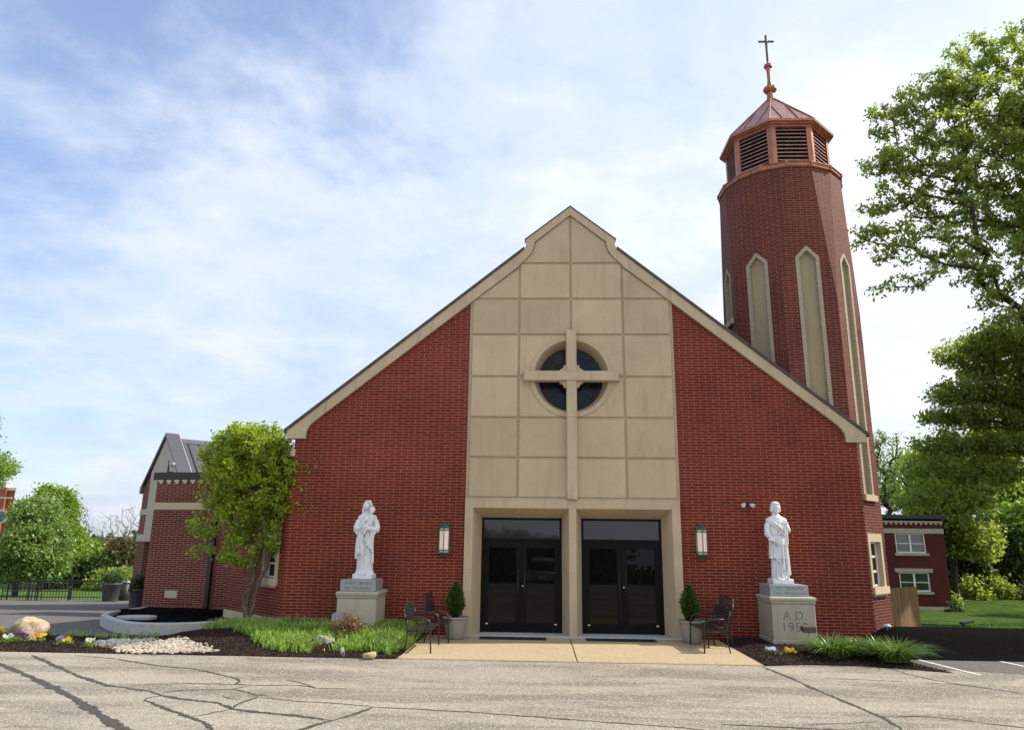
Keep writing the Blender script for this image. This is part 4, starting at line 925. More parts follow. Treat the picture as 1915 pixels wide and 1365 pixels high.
# wooden screen fence
f0 = np.array([8.55, 3.2, 0]); f1 = np.array(list(Gd(1724, 1181))+[0]); uf = (f1-f0)/np.linalg.norm(f1-f0); nf = np.array([uf[1], -uf[0], 0]); LF = float(np.linalg.norm(f1-f0))
zf = P(1716, 1096, f1[1])[2]
t = thing('wooden_fence', 'short tan cedar board fence panel beside the bell tower', 'fence', tuple((f0+f1)/2))
k = int(LF/0.145)+1; 
for i in range(k):
    a = i*LF/k; b = a+LF/k-0.012; z = zf+rng.uniform(-0.01, 0.01)
    pts = [(a, -0.3), (b, -0.3), (b, z-0.035), (b-0.03, z), (a+0.03, z), (a, z-0.035)]
    obj('board', MB().slab(pts, f0, uf, up, nf, -0.01+rng.uniform(0, 0.004), 0.012), M_WOOD, t)
obj('rail', MB().slab([(0, 0.2), (LF, 0.2), (LF, 0.29), (0, 0.29)], f0, uf, up, nf, -0.06, -0.011), M_WOOD, t); obj('rail', MB().slab([(0, 0.85), (LF, 0.85), (LF, 0.94), (0, 0.94)], f0, uf, up, nf, -0.06, -0.011), M_WOOD, t)
# ------------------------------------------------------------------ lettering
def text(name, body, size, loc, rotz, mat, parent, align='CENTER', depth=0.003):
    c = bpy.data.curves.new(name, 'FONT'); c.body = body; c.size = size; c.align_x = align; c.extrude = depth; c.space_character = 1.12; c.offset = -0.0035*min(1.0, size/0.2)
    c.materials.append(mat)
    tmp = bpy.data.objects.new(name, c); scene.collection.objects.link(tmp)
    bpy.context.view_layer.update()
    me = bpy.data.meshes.new_from_object(tmp.evaluated_get(bpy.context.evaluated_depsgraph_get()))
    bpy.data.objects.remove(tmp)
    Mx = Matrix.Translation(Vector(loc)-origin_of(parent)) @ Matrix.Rotation(rotz, 4, 'Z') @ Matrix.Rotation(math.pi/2, 4, 'X')
    me.transform(Mx); return link(name, me, parent)
def smallcaps(parent, lines, cx, y, z, big, mat, lead):
    """capital initials a little taller than the rest of each word"""
    for i, (ln, width) in enumerate(lines):
        zz_ = z-i*lead; words = ln.split(' ')
        # advance widths approximated per letter
        adv = lambda ch, s: s*{'I': 0.34, 'M': 0.92, 'W': 1.0, 'O': 0.86, 'Q': 0.88, 'J': 0.42, '.': 0.34, '1': 0.62}.get(ch, 0.74)
        seq = []
        for w_ in words:
            for j, ch in enumerate(w_): seq.append((ch, big if j == 0 else big*0.80))
            seq.append((' ', big*0.55))
        seq = seq[:-1]; tot = sum(adv(c, s) if c != ' ' else s for c, s in seq); k = width/tot; x = cx-width/2
        body_objs = []
        for c, s in seq:
            wd = (adv(c, s) if c != ' ' else s)*k
            if c != ' ': body_objs.append((c, s, x+wd/2))
            x += wd
        c = None
        me_all = []
        for ch, s, xx in body_objs:
            o = text('letter', ch, s*1.15, (xx, y, zz_), 0, mat, parent, depth=0.0015); me_all.append(o)
        # join letters of the line into one inscription mesh
        mb = MB()
        for o in me_all:
            mb.add([tuple(v.co) for v in o.data.vertices], [tuple(p.vertices) for p in o.data.polygons])
            bpy.data.objects.remove(o)
        L = np.array(origin_of(parent)); mb.v = [tuple(np.array(v)+L) for v in mb.v]
        obj('lettering', mb, mat, parent)
def pedestal(x0, x1, yf, yb, ztop, px0, px1, pz, label, extra=None):
    t = thing('pedestal', label, 'pedestal', ((x0+x1)/2, (yf+yb)/2, 0), 'stone statue pedestals')
    obj('shaft', MB().bbox(x0, x1, yf, yb, -0.1, ztop-0.14, 0.012).bbox(x0-0.02, x1+0.02, yf-0.02, yb, -0.1, 0.16, 0.01), M_PED, t)
    cxm = (x0+x1)/2; prof = [(0.0, -0.135), (0.015, -0.13), (0.015, -0.10), (0.022, -0.088), (0.034, -0.065), (0.036, -0.035), (0.026, -0.010), (0.005, 0.0)]
    rings = [[(x0-o_, yf-o_, ztop+z), (x1+o_, yf-o_, ztop+z), (x1+o_, yb, ztop+z), (x0-o_, yb, ztop+z)] for o_, z in prof]
    obj('cap', MB().loft(rings, True, False), M_PED, t)
    blk = obj('inscribed_block', MB().bbox(px0, px1, yf+0.12, yb-0.1, ztop+0.001, pz, 0.006), M_GRANITE, t)
    return t, blk
PF = -1.02
q = [P(631, 1112, PF), P(704, 1112, PF), P(637, 1083, PF+.12), P(703, 1084, PF+.12)]
zc = P(665, 1106, PF)[2]
pl_t, blk = pedestal(q[0][0], q[1][0], PF, -0.02, zc, q[2][0]+0.0, q[3][0], q[2][2], 'pale stone pedestal with plain front under the statue of a veiled woman and child')
xc_l = (q[2][0]+q[3][0])/2; zpl = q[2][2]
hL = zpl-zc
smallcaps(blk, [('MARY QUEEN', 0.60), ('OF MOTHERS', 0.60)], xc_l, PF+0.1185, zc+hL*0.60, 0.082, M_LETTER, hL*0.44)
q = [P(1442, 1120, PF), P(1523, 1120, PF), P(1441, 1093, PF+.12), P(1511, 1094, PF+.12)]
zc2 = P(1480, 1116, PF)[2]
pr_t, blk2 = pedestal(q[0][0], q[1][0], PF, -0.02, zc2, q[2][0]-0.02, q[3][0], q[2][2], 'pale stone pedestal carved with A.D. 1959 under the statue of a bearded man')
xc_r = (q[2][0]+q[3][0])/2; zpr = q[2][2]; hR = zpr-zc2
smallcaps(blk2, [('ST. JOSEPH', 0.58), ('THE WORKMAN', 0.74)], xc_r, PF+0.1185, zc2+hR*0.60, 0.082, M_LETTER, hR*0.44)
xm_ = (q[0][0]+q[1][0])/2
sh = [c for c in pr_t.children if c.name.startswith('shaft')][0]
text('lettering', 'A.D.', 0.25, (xm_+0.02, PF-0.002, P(1480, 1158, PF)[2]), 0, M_STONE_LETTER, sh, depth=0.002)
text('lettering', '1959', 0.265, (xm_, PF-0.002, P(1480, 1180, PF)[2]), 0, M_STONE_LETTER, sh, depth=0.002)
# ------------------------------------------------------------------ statues
def remesh(mb, name, mat, parent, voxel=0.011, smooth=3):
    me = bpy.data.meshes.new(name); me.from_pydata(mb.v, [], mb.f)
    o = bpy.data.objects.new(name, me); scene.collection.objects.link(o)
    r = o.modifiers.new('r', 'REMESH'); r.mode = 'VOXEL'; r.voxel_size = voxel
    s = o.modifiers.new('s', 'SMOOTH'); s.factor = 0.5; s.iterations = smooth
    bpy.context.view_layer.update()
    m2 = bpy.data.meshes.new_from_object(o.evaluated_get(bpy.context.evaluated_depsgraph_get()))
    bpy.data.objects.remove(o); m2.name = name
    m2.materials.clear(); m2.materials.append(mat)
    m2.polygons.foreach_set('use_smooth', [True]*len(m2.polygons))
    m2.transform(Matrix.Translation(-Vector(parent['_o']) if '_o' in parent else Vector((0, 0, 0))))
    return link(name, m2, parent)
def robe(mb, keys, n=72, folds=(), steps=40):
    """keys: (z, cx, cy, rx, ry); folds: (count, amp, phase, twist, z0, z1)"""
    rings = []; K = np.array(keys, float)
    for i in range(steps+1):
        z = K[0, 0]+(K[-1, 0]-K[0, 0])*i/steps
        cx_, cy_, rx, ry = [np.interp(z, K[:, 0], K[:, c]) for c in (1, 2, 3, 4)]
        ring = []
        for j in range(n):
            a = 2*math.pi*j/n; f = 1.0
            for (cnt, amp, ph, tw, z0, z1) in folds:
                if z0 <= z <= z1:
                    e = min(1, (z-z0)/0.08+0.0, (z1-z)/0.08+0.0) if z1 < 9 else 1
                    e = max(0, min(1, e)); s_ = math.sin(cnt*a+ph+tw*z+0.6*math.sin(2*a+z*3)); f += amp*e*(1-2*abs(s_)**0.7 if True else s_)
            ring.append((cx_+rx*f*math.cos(a), cy_+ry*f*math.sin(a), z))
        rings.append(ring)
    return mb.loft(rings, True, True)
def head(mb, c, s, tilt=0.0, turn=0.0, beard=False, hair='veil'):
    """c centre of the head, s half height"""
    ct, st_ = math.cos(turn), math.sin(turn); ca, sa = math.cos(tilt), math.sin(tilt)
    Rz = np.array([[ct, -st_, 0], [st_, ct, 0], [0, 0, 1]]); Ry = np.array([[ca, 0, sa], [0, 1, 0], [-sa, 0, ca]]); Q = Rz@Ry; c = np.array(c)
    E = lambda o, r: mb.ell(c+Q@(np.array(o)*s), tuple(np.array(r)*s), 14, 10, Q)
    E((0, 0.08, 0.12), (0.72, 0.82, 0.88)); E((0, -0.28, -0.25), (0.50, 0.48, 0.62)); E((0, -0.55, -0.72), (0.22, 0.16, 0.16))
    E((0, -0.86, -0.12), (0.10, 0.13, 0.24)); E((0, -0.92, -0.24), (0.14, 0.13, 0.09))
    E((-0.27, -0.66, 0.12), (0.24, 0.13, 0.07)); E((0.27, -0.66, 0.12), (0.24, 0.13, 0.07))
    E((-0.27, -0.66, -0.03), (0.11, 0.09, 0.07)); E((0.27, -0.66, -0.03), (0.11, 0.09, 0.07))
    E((-0.32, -0.55, -0.25), (0.16, 0.14, 0.14)); E((0.32, -0.55, -0.25), (0.16, 0.14, 0.14))
    E((0, -0.72, -0.46), (0.20, 0.09, 0.05)); E((0, -0.70, -0.56), (0.16, 0.10, 0.06))
    E((-0.70, 0.05, -0.08), (0.10, 0.17, 0.24)); E((0.70, 0.05, -0.08), (0.10, 0.17, 0.24))
    if beard:
        E((0, -0.45, -0.85), (0.36, 0.26, 0.42)); E((0, -0.42, -1.12), (0.20, 0.18, 0.25)); E((-0.3, -0.35, -0.6), (0.2, 0.25, 0.3)); E((0.3, -0.35, -0.6), (0.2, 0.25, 0.3))
    if hair == 'long':
        E((0, 0.12, 0.42), (0.86, 0.86, 0.66)); 
        for sx_ in (-1, 1):
            E((sx_*0.72, 0.15, -0.1), (0.26, 0.5, 0.55)); E((sx_*0.72, 0.15, -0.55), (0.30, 0.45, 0.38)); E((sx_*0.5, 0.4, -0.6), (0.35, 0.4, 0.4))
        E((-0.25, -0.55, 0.66), (0.34, 0.2, 0.2)); E((0.25, -0.55, 0.66), (0.34, 0.2, 0.2))
    if hair == 'curly':
        for k in range(22):
            a = k*2.4; zc_ = 0.15+0.8*((k*0.37) % 1); rr2 = math.sqrt(max(0.1, 1-(zc_*0.9)**2))*0.8
            if math.sin(a)*rr2 < -0.55 and zc_ < 0.5: continue
            E((rr2*0.9*math.cos(a), 0.1+rr2*0.9*math.sin(a), zc_*0.92), (0.24, 0.24, 0.22))
def hand(mb, wrist, d, nrm, s=0.085, curl=0.6, side=1):
    """palm, four separate fingers of unequal length and a thumb; d pointing direction, nrm palm normal"""
    w = np.array(wrist, float); d = np.array(d, float); d /= np.linalg.norm(d); n_ = np.array(nrm, float); n_ -= d*(n_@d); n_ /= np.linalg.norm(n_); x = np.cross(d, n_)*side
    palm = w+d*s*0.5
    Q = np.stack([x, n_, d], 1); mb.ell(palm, (s*0.46, s*0.2, s*0.6), 10, 8, Q)
    for i, ln in enumerate((0.72, 0.85, 0.8, 0.62)):
        b = w+d*s*0.92+x*s*(0.33-0.22*i); p1 = b+d*s*ln*0.45+n_*s*0.1*curl; p2 = p1+d*s*ln*0.35*(1-0.5*curl)+n_*s*ln*0.4*curl; p3 = p2+d*s*ln*0.1*(1-curl)+n_*s*ln*0.3*curl
        mb.tube([b-d*s*0.2, b, p1, p2, p3], [s*0.12, s*0.12, s*0.11, s*0.10, s*0.08], 7)
    tb_ = w+d*s*0.3+x*s*0.42; mb.tube([tb_, tb_+x*s*0.25+d*s*0.25+n_*s*0.1, tb_+x*s*0.2+d*s*0.55+n_*s*0.25], [s*0.14, s*0.12, s*0.09], 7)
# --- woman with child: local coordinates, facing -y, base at z=0
g = MB()
robe(g, [(0.13, 0.0, 0, 0.205, 0.155), (0.20, 0.0, 0, 0.195, 0.15), (0.40, -0.005, 0, 0.190, 0.145), (0.75, -0.01, 0, 0.185, 0.14), (1.0, -0.01, 0, 0.175, 0.14), (1.15, 0, 0, 0.18, 0.14), (1.34, 0, 0.0, 0.185, 0.125), (1.44, 0, 0.01, 0.15, 0.11), (1.50, 0, 0.01, 0.085, 0.08), (1.55, 0, 0.01, 0.055, 0.055)],
     folds=[(13, 0.060, 0.3, 2.0, 0.0, 1.0), (7, 0.05, 1.1, -1.5, 0.0, 1.1), (9, 0.03, 0.5, 3.0, 1.0, 1.45)])
# hem flare and toes
robe(g, [(0.10, 0.0, -0.01, 0.225, 0.175), (0.17, 0.0, 0, 0.205, 0.16), (0.26, 0, 0, 0.17, 0.13)], folds=[(11, 0.09, 0.9, 0, 0.0, 9.5)], steps=8)
g.ell((-0.07, -0.17, 0.125), (0.045, 0.07, 0.03)); g.ell((0.06, -0.18, 0.125), (0.045, 0.07, 0.03))
# mantle falling from the arms: cascading edges left and a swept apron right
for k, (xa, za, xb, zb2, th) in enumerate(((-0.15, 1.12, -0.13, 0.55, 0.030), (-0.10, 1.10, -0.06, 0.62, 0.028), (-0.04, 1.08, -0.05, 0.50, 0.026), (0.02, 1.08, 0.03, 0.85, 0.022), (0.07, 1.08, 0.09, 0.74, 0.026), (0.12, 1.10, 0.15, 0.68, 0.026), (0.165, 1.10, 0.18, 0.60, 0.028), (-0.185, 1.1, -0.20, 0.45, 0.03), (0.19, 1.1, 0.185, 0.35, 0.025))):
    yy = lambda x: -0.155*math.sqrt(max(0.05, 1-(x/0.225)**2))-0.012
    pts = [(xa+(xb-xa)*t+0.010*math.sin(7*t+k), yy(xa+(xb-xa)*t)-0.004*math.sin(9*t), za+(zb2-za)*t) for t in np.linspace(0, 1, 9)]
    g.tube(pts, [th*(0.7+0.6*t) for t in np.linspace(0, 1, 9)], 8)
for pts in ([(-0.10, 0.66), (-0.06, 0.56), (-0.02, 0.46), (-0.05, 0.40)], [(0.04, 0.84), (0.10, 0.72), (0.16, 0.66), (0.21, 0.62)], [(-0.08, 0.80), (-0.04, 0.72), (-0.09, 0.64), (-0.05, 0.56)]):
    g.tube([(x, -0.165*math.sqrt(max(0.05, 1-(x/0.235)**2))-0.012, z) for x, z in pts], 0.014, 7)
# sleeves
for sx_ in (-1, 1):
    g.ell((sx_*0.125, 0.0, 1.385), (0.105, 0.095, 0.085), 14, 9); g.tube([(sx_*0.10, 0.0, 1.36), (sx_*0.195, 0.0, 1.29), (sx_*0.235, -0.02, 1.16), (sx_*0.225, -0.06, 1.06)], [0.075, 0.085, 0.085, 0.07], 14)
    g.tube([(sx_*0.235, -0.03, 1.12), (sx_*0.19, -0.12, 1.12), (sx_*0.10, -0.19, 1.16)], [0.075, 0.062, 0.04], 12)
    # hanging cuff
    g.tube([(sx_*0.20, -0.10, 1.12), (sx_*0.20, -0.10, 1.03), (sx_*0.18, -0.09, 0.98)], [0.06, 0.05, 0.02], 10)
    g.tube([(sx_*0.13, -0.14, 1.13), (sx_*0.13, -0.13, 1.02), (sx_*0.12, -0.12, 0.98)], [0.045, 0.035, 0.015], 10)
hand(g, (-0.10, -0.20, 1.165), (0.9, -0.1, 0.18), (0, 0.3, 1), 0.085, 0.4, 1)
hand(g, (0.12, -0.20, 1.10), (-0.9, -0.1, 0.12), (0, 0.2, 1), 0.085, 0.5, -1)
# head and veil
head(g, (-0.03, -0.045, 1.655), 0.112, tilt=0.12, turn=0.30)
robe(g, [(1.30, 0.0, 0.06, 0.15, 0.08), (1.42, -0.01, 0.06, 0.135, 0.085), (1.55, -0.012, 0.045, 0.112, 0.09), (1.68, -0.010, 0.03, 0.105, 0.10), (1.75, -0.008, 0.02, 0.09, 0.09), (1.80, -0.005, 0.02, 0.05, 0.05)], folds=[(9, 0.05, 0, 1.0, 0, 9.5)], steps=16)
g.tube([(-0.10, -0.03, 1.42), (-0.105, -0.045, 1.55), (-0.095, -0.07, 1.66), (-0.06, -0.09, 1.745), (0, -0.095, 1.77), (0.06, -0.085, 1.745), (0.09, -0.06, 1.66), (0.10, -0.03, 1.55)], [0.03, 0.026, 0.022, 0.02, 0.02, 0.02, 0.022, 0.026], 8)
for k in range(4): g.tube([(-0.13+0.05*k, -0.10-0.01*k, 1.40), (-0.08+0.045*k, -0.135, 1.30), (-0.03+0.03*k, -0.155, 1.22)], 0.014, 7)
# child
head(g, (0.135, -0.145, 1.555), 0.086, tilt=-0.15, turn=-0.45, hair='curly')
robe(g, [(1.15, 0.06, -0.15, 0.085, 0.06), (1.25, 0.08, -0.15, 0.085, 0.065), (1.38, 0.10, -0.135, 0.085, 0.06), (1.45, 0.11, -0.14, 0.05, 0.045), (1.50, 0.112, -0.145, 0.034, 0.034)], folds=[(7, 0.09, 0, 3, 0, 9.5)], steps=14)
g.tube([(0.09, -0.17, 1.20), (0.0, -0.235, 1.18), (-0.05, -0.225, 1.10)], [0.05, 0.042, 0.03], 10); g.tube([(0.10, -0.17, 1.17), (0.05, -0.235, 1.12), (0.0, -0.225, 1.05)], [0.05, 0.042, 0.03], 10)
g.ell((-0.06, -0.24, 1.075), (0.025, 0.045, 0.02)); g.ell((-0.01, -0.24, 1.03), (0.025, 0.045, 0.02))
g.tube([(0.05, -0.15, 1.40), (0.0, -0.20, 1.34), (-0.04, -0.215, 1.27)], [0.03, 0.026, 0.018], 8); g.tube([(0.15, -0.14, 1.40), (0.17, -0.19, 1.32), (0.12, -0.225, 1.24)], [0.03, 0.026, 0.018], 8)
g.ell((-0.05, -0.22, 1.245), (0.02, 0.018, 0.026)); g.ell((0.105, -0.23, 1.23), (0.02, 0.018, 0.024))
def base_block(w, d, h, parent, rock=True):
    m = MB().bbox(-w/2, w/2, -d/2, d/2, 0.001, h*0.72, 0.012)
    m.ell((0, 0, h*0.74), (w*0.46, d*0.44, h*0.30), 18, 8)
    return m
sL = thing('statue', 'white marble statue of a veiled woman holding a curly-haired child', 'statue', (xc_l+0.04, PF+0.50, zpl), 'white marble statues')
hs = (P(685, 935, PF+.5)[2]-zpl)/1.80
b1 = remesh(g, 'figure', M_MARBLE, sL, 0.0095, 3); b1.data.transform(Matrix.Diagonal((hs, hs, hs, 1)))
m_ = base_block(0.46, 0.42, 0.16, sL); m_.v = [tuple(np.array(v)*hs+np.array(sL.location)) for v in m_.v]; obj('base', m_, M_MARBLE, sL)
# --- bearded man with long square
g = MB()
robe(g, [(0.13, 0.0, 0, 0.195, 0.15), (0.35, 0.0, 0, 0.18, 0.14), (0.62, 0.0, 0, 0.175, 0.14), (0.85, 0, 0, 0.175, 0.14), (1.10, -0.005, 0, 0.160, 0.13), (1.22, 0, 0, 0.165, 0.13), (1.38, 0, 0, 0.195, 0.125), (1.47, 0, 0.01, 0.16, 0.11), (1.53, 0, 0.01, 0.08, 0.07), (1.60, 0, 0.01, 0.055, 0.055)],
     folds=[(12, 0.055, 0.4, 1.0, 0.0, 1.05), (8, 0.03, 1.1, -2.5, 1.05, 1.48)])
robe(g, [(0.55, -0.02, -0.01, 0.20, 0.16), (0.70, -0.015, -0.005, 0.195, 0.155), (0.95, -0.01, 0, 0.185, 0.145), (1.09, 0, 0, 0.168, 0.135)], folds=[(9, 0.05, 0.4, 2.0, 0, 9.5)], steps=14)
g.tube([(0.165*math.cos(a), 0.138*math.sin(a), 1.10) for a in np.linspace(0, 2*math.pi, 24)], 0.016, 7)
for xa, za, xb, zb2 in ((-0.16, 1.0, -0.19, 0.55), (-0.11, 1.0, -0.13, 0.58), (-0.05, 1.0, -0.02, 0.45), (0.06, 1.0, 0.05, 0.30), (0.13, 1.0, 0.15, 0.25), (0.18, 0.95, 0.20, 0.20), (-0.09, 0.5, -0.11, 0.14), (0.0, 0.42, 0.0, 0.14)):
    g.tube([(xa+(xb-xa)*t, -0.155*math.sqrt(max(0.05, 1-((xa+(xb-xa)*t)/0.23)**2))-0.006, za+(zb2-za)*t) for t in np.linspace(0, 1, 7)], [0.012+0.014*t for t in np.linspace(0, 1, 7)], 8)
# slanting mantle edge
g.tube([(-0.20, -0.06, 0.56), (-0.12, -0.15, 0.58), (-0.04, -0.17, 0.48), (0.05, -0.165, 0.36)], 0.017, 8); g.tube([(-0.17, -0.08, 1.36), (-0.05, -0.15, 1.24), (0.06, -0.16, 1.12), (0.12, -0.13, 1.04)], 0.018, 8); g.tube([(-0.12, -0.10, 1.40), (0.0, -0.15, 1.28), (0.10, -0.15, 1.16)], 0.015, 8)
g.ell((-0.09, -0.16, 0.125), (0.042, 0.085, 0.03)); g.ell((0.10, -0.16, 0.125), (0.042, 0.085, 0.03))
# arm on the left hangs down to the mallet
g.ell((-0.135, 0.0, 1.395), (0.11, 0.095, 0.085), 14, 9); g.tube([(-0.12, 0, 1.37), (-0.205, 0.0, 1.29), (-0.232, -0.02, 1.14)], [0.07, 0.075, 0.062], 14); g.tube([(-0.235, -0.02, 1.15), (-0.19, -0.11, 1.02), (-0.12, -0.175, 0.95)], [0.06, 0.045, 0.028], 12)
g.tube([(-0.235, 0, 1.22), (-0.25, -0.03, 1.08), (-0.21, -0.08, 1.02)], [0.05, 0.05, 0.04], 10)
hand(g, (-0.12, -0.18, 0.945), (0.55, -0.15, -0.6), (0.2, -0.2, -0.6), 0.08, 0.75, 1)
g.tube([(-0.24, -0.19, 0.965), (-0.02, -0.20, 0.90)], 0.018, 8); g.tube([(-0.05, -0.20, 0.86), (-0.035, -0.20, 0.95)], 0.034, 10)
g.tube([(-0.262, -0.19, 0.972), (-0.20, -0.19, 0.953)], 0.03, 10)
# arm on the right bent, hand resting on the square
g.ell((0.135, 0.0, 1.395), (0.11, 0.095, 0.085), 14, 9); g.tube([(0.12, 0, 1.37), (0.205, 0.0, 1.30), (0.242, -0.02, 1.18)], [0.07, 0.072, 0.065], 14); g.tube([(0.245, -0.02, 1.17), (0.22, -0.10, 1.20), (0.17, -0.175, 1.29)], [0.062, 0.048, 0.028], 12)
hand(g, (0.18, -0.17, 1.29), (-0.75, -0.35, 0.25), (0.1, -0.1, -1), 0.08, 0.6, -1)
g.box(0.095, 0.135, -0.235, -0.20, 0.12, 1.34); g.box(0.055, 0.20, -0.235, -0.20, 1.325, 1.365)
g.box(0.16, 0.18, -0.22, -0.2, 0.85, 1.3)
head(g, (0.0, -0.025, 1.70), 0.124, tilt=0.02, turn=0.12, beard=True, hair='long')
sR = thing('statue', 'white marble statue of a bearded man holding a long square and mallet', 'statue', (xc_r-0.06, PF+0.50, zpr), 'white marble statues')
hs = (P(1459, 937, PF+.5)[2]-zpr)/1.84
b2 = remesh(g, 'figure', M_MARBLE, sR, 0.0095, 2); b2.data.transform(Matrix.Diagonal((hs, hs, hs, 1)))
m_ = base_block(0.46, 0.42, 0.16, sR); m_.v = [tuple(np.array(v)*hs+np.array(sR.location)) for v in m_.v]; obj('base', m_, M_MARBLE, sR)
# ------------------------------------------------------------------ benches
def bench(kind, label, L, hb):
    """seat faces +x, long side along y, origin at the middle of the footprint on the ground"""
    t = thing('bench', label, 'bench', (0, 0, 0), 'metal benches flanking the doors')
    w = 0.50; y0, y1 = -L/2, L/2; r = 0.014; zs = 0.42
    for s in (y0, y1):
        back = MB().tube([(-w/2-0.02, s, 0), (-w/2+0.03, s, 0.22), (-w/2+0.03, s, zs), (-w/2-0.01, s, 0.62), (-w/2-0.05, s, hb-0.12)], r, 8)
        obj('leg', back, M_BENCH, t)
        fr_ = MB().tube([(w/2, s, 0), (w/2-0.01, s, 0.25), (w/2-0.02, s, 0.50), (w/2-0.05, s, 0.585), (w/2-0.13, s, 0.63), (w/2-0.25, s, 0.64), (-w/2-0.02, s, 0.64)], [r*1.1]*3+[0.018]*2+[0.016]*2, 8)
        obj('leg', fr_, M_BENCH, t)
        obj('seat_rail', MB().tube([(-w/2+0.03, s, zs-0.02), (w/2-0.01, s, zs-0.02)], r, 8), M_BENCH, t)
    seat = MB()
    for i in range(6):
        x = -w/2+0.05+i*(w-0.07)/5.4
        seat.bbox(x, x+0.048, y0+0.005, y1-0.005, zs-0.004+0.004*math.sin(i), zs+0.008, 0.003)
    obj('seat', seat, M_BENCH, t)
    bk = MB(); xb = lambda z: -w/2-0.01-0.04*(z-0.62)/(hb-0.74+1e-6) if z > 0.62 else -w/2+0.03-0.04*(z-zs)/(0.2)
    zt = lambda y: hb-0.12+0.12*math.cos(y/L*math.pi) if kind != 'high' else hb-0.015
    ysn = np.linspace(y0, y1, 15)
    bk.tube([(xb(zt(y)), y, zt(y)) for y in ysn], r*1.05, 7); zb_ = 0.56
    bk.tube([(xb(zb_), y0, zb_), (xb(zb_), y1, zb_)], r*0.9, 7)
    if kind == 'slat':
        for i in range(1, 15):
            y = y0+L*i/15; bk.bbox(xb(0.7)-0.006, xb(0.7)+0.006, y-0.016, y+0.016, zb_, zt(y), 0.002)
    elif kind == 'lattice':
        for i in range(1, 16):
            y = y0+L*i/16; bk.bbox(xb(0.7)-0.004, xb(0.7)+0.004, y-0.018, y+0.018, zb_, zt(y), 0.002)
        for j in range(4):
            z = zb_+0.05+0.065*j; bk.bbox(xb(0.7)-0.010, xb(0.7)-0.004, y0*0.97, y1*0.97, z, z+0.036, 0.002)
    else:
        for s in (y0, y1): bk.tube([(xb(zb_), s, zb_), (xb(hb-0.1), s, hb-0.015)], r, 7)
        for i in range(1, 14):
            y = y0+L*i/14; bk.bbox(xb(0.75)-0.005, xb(0.75)+0.005, y-0.02, y+0.02, zb_, hb-0.16, 0.002)
        bk.tube([(xb(0.8), y0, hb-0.16), (xb(0.8), y1, hb-0.16)], 0.009, 6)
        for i in range(7):
            yc = y0+L*(i+0.5)/7
            bk.tube([(xb(0.85), yc+0.05*math.cos(a), hb-0.09+0.055*math.sin(a)) for a in np.linspace(-0.6, 4.2, 12)], 0.008, 5)
    obj('backrest', bk, M_BENCH, t)
    return t
b = bench('slat', 'black metal bench with arched slatted back at the left edge of the pavement', 1.16, 0.88); b.location = (-3.12, -2.22, 0.022)
b = bench('lattice', 'black metal bench with arched woven back at the right edge of the pavement', 1.20, 0.88); b.location = (2.74, -1.50, 0.022); b.rotation_euler = (0, 0, math.pi+0.03)
b = bench('high', 'black metal bench with tall straight back against the wall left of the left planter', 1.15, 0.98); b.location = (-2.95, -0.80, 0.022)
b = bench('high', 'black metal bench with scrolled tall back against the wall right of the right planter', 1.10, 1.0); b.location = (3.02, -0.78, 0.022); b.rotation_euler = (0, 0, math.pi)
# ------------------------------------------------------------------ planters with evergreen shrubs
def planter(x, y, label):
    t = thing('planter', label, 'planter', (x, y, 0.022), 'planters beside the doors')
    prof = [(0.17, 0.0), (0.185, 0.01), (0.215, 0.15), (0.245, 0.32), (0.262, 0.40), (0.272, 0.43), (0.298, 0.44), (0.302, 0.455), (0.298, 0.47), (0.272, 0.472), (0.262, 0.45), (0.255, 0.40)]
    obj('pot', MB().lathe(prof, 40, (x, y, 0.022)), M_POT, t)
    g = MB().add([(x, y, 0.455)]+[(x+0.262*math.cos(q), y+0.262*math.sin(q), 0.44) for q in np.linspace(0, 2*math.pi, 24, endpoint=False)], [(0, i+1, (i+1) % 24+1) for i in range(24)])
    V, Fq = chips(260, x, y, 0.25, 0.455); g.npadd(V, Fq)
    obj('bark_mulch', g, M_CHIP_R, t)
    return t
def chips(n, x, y, r, z, s=0.02):
    a = rng.uniform(0, 2*math.pi, n); rr_ = r*np.sqrt(rng.uniform(0, 1, n)); c = np.stack([x+rr_*np.cos(a), y+rr_*np.sin(a), np.full(n, z)+rng.uniform(0, 0.03, n)], 1)
    return cards(c, s, rng.normal(0, 1, (n, 3)), aspect=0.5)
def cards(c, size, nrm=None, aspect=0.6, axis=None, sizevar=0.35, bend=0.0):
    """small quads (rhombi) at points c"""
    n = len(c)
    if nrm is None: nrm = rng.normal(0, 1, (n, 3))
    nrm = nrm/np.linalg.norm(nrm, axis=1, keepdims=True)
    ax = rng.normal(0, 1, (n, 3)) if axis is None else axis+rng.normal(0, 0.25, (n, 3))
    ax -= nrm*np.sum(ax*nrm, 1, keepdims=True); ax /= np.linalg.norm(ax, axis=1, keepdims=True)+1e-9
    bx = np.cross(nrm, ax); s = size*(1+sizevar*rng.uniform(-1, 1, (n, 1)))
    V = np.stack([c-ax*s*0.5, c+bx*s*aspect*0.5+nrm*s*bend, c+ax*s*0.5, c-bx*s*aspect*0.5+nrm*s*bend], 1).reshape(-1, 3)
    return V, np.arange(4*n).reshape(n, 4)
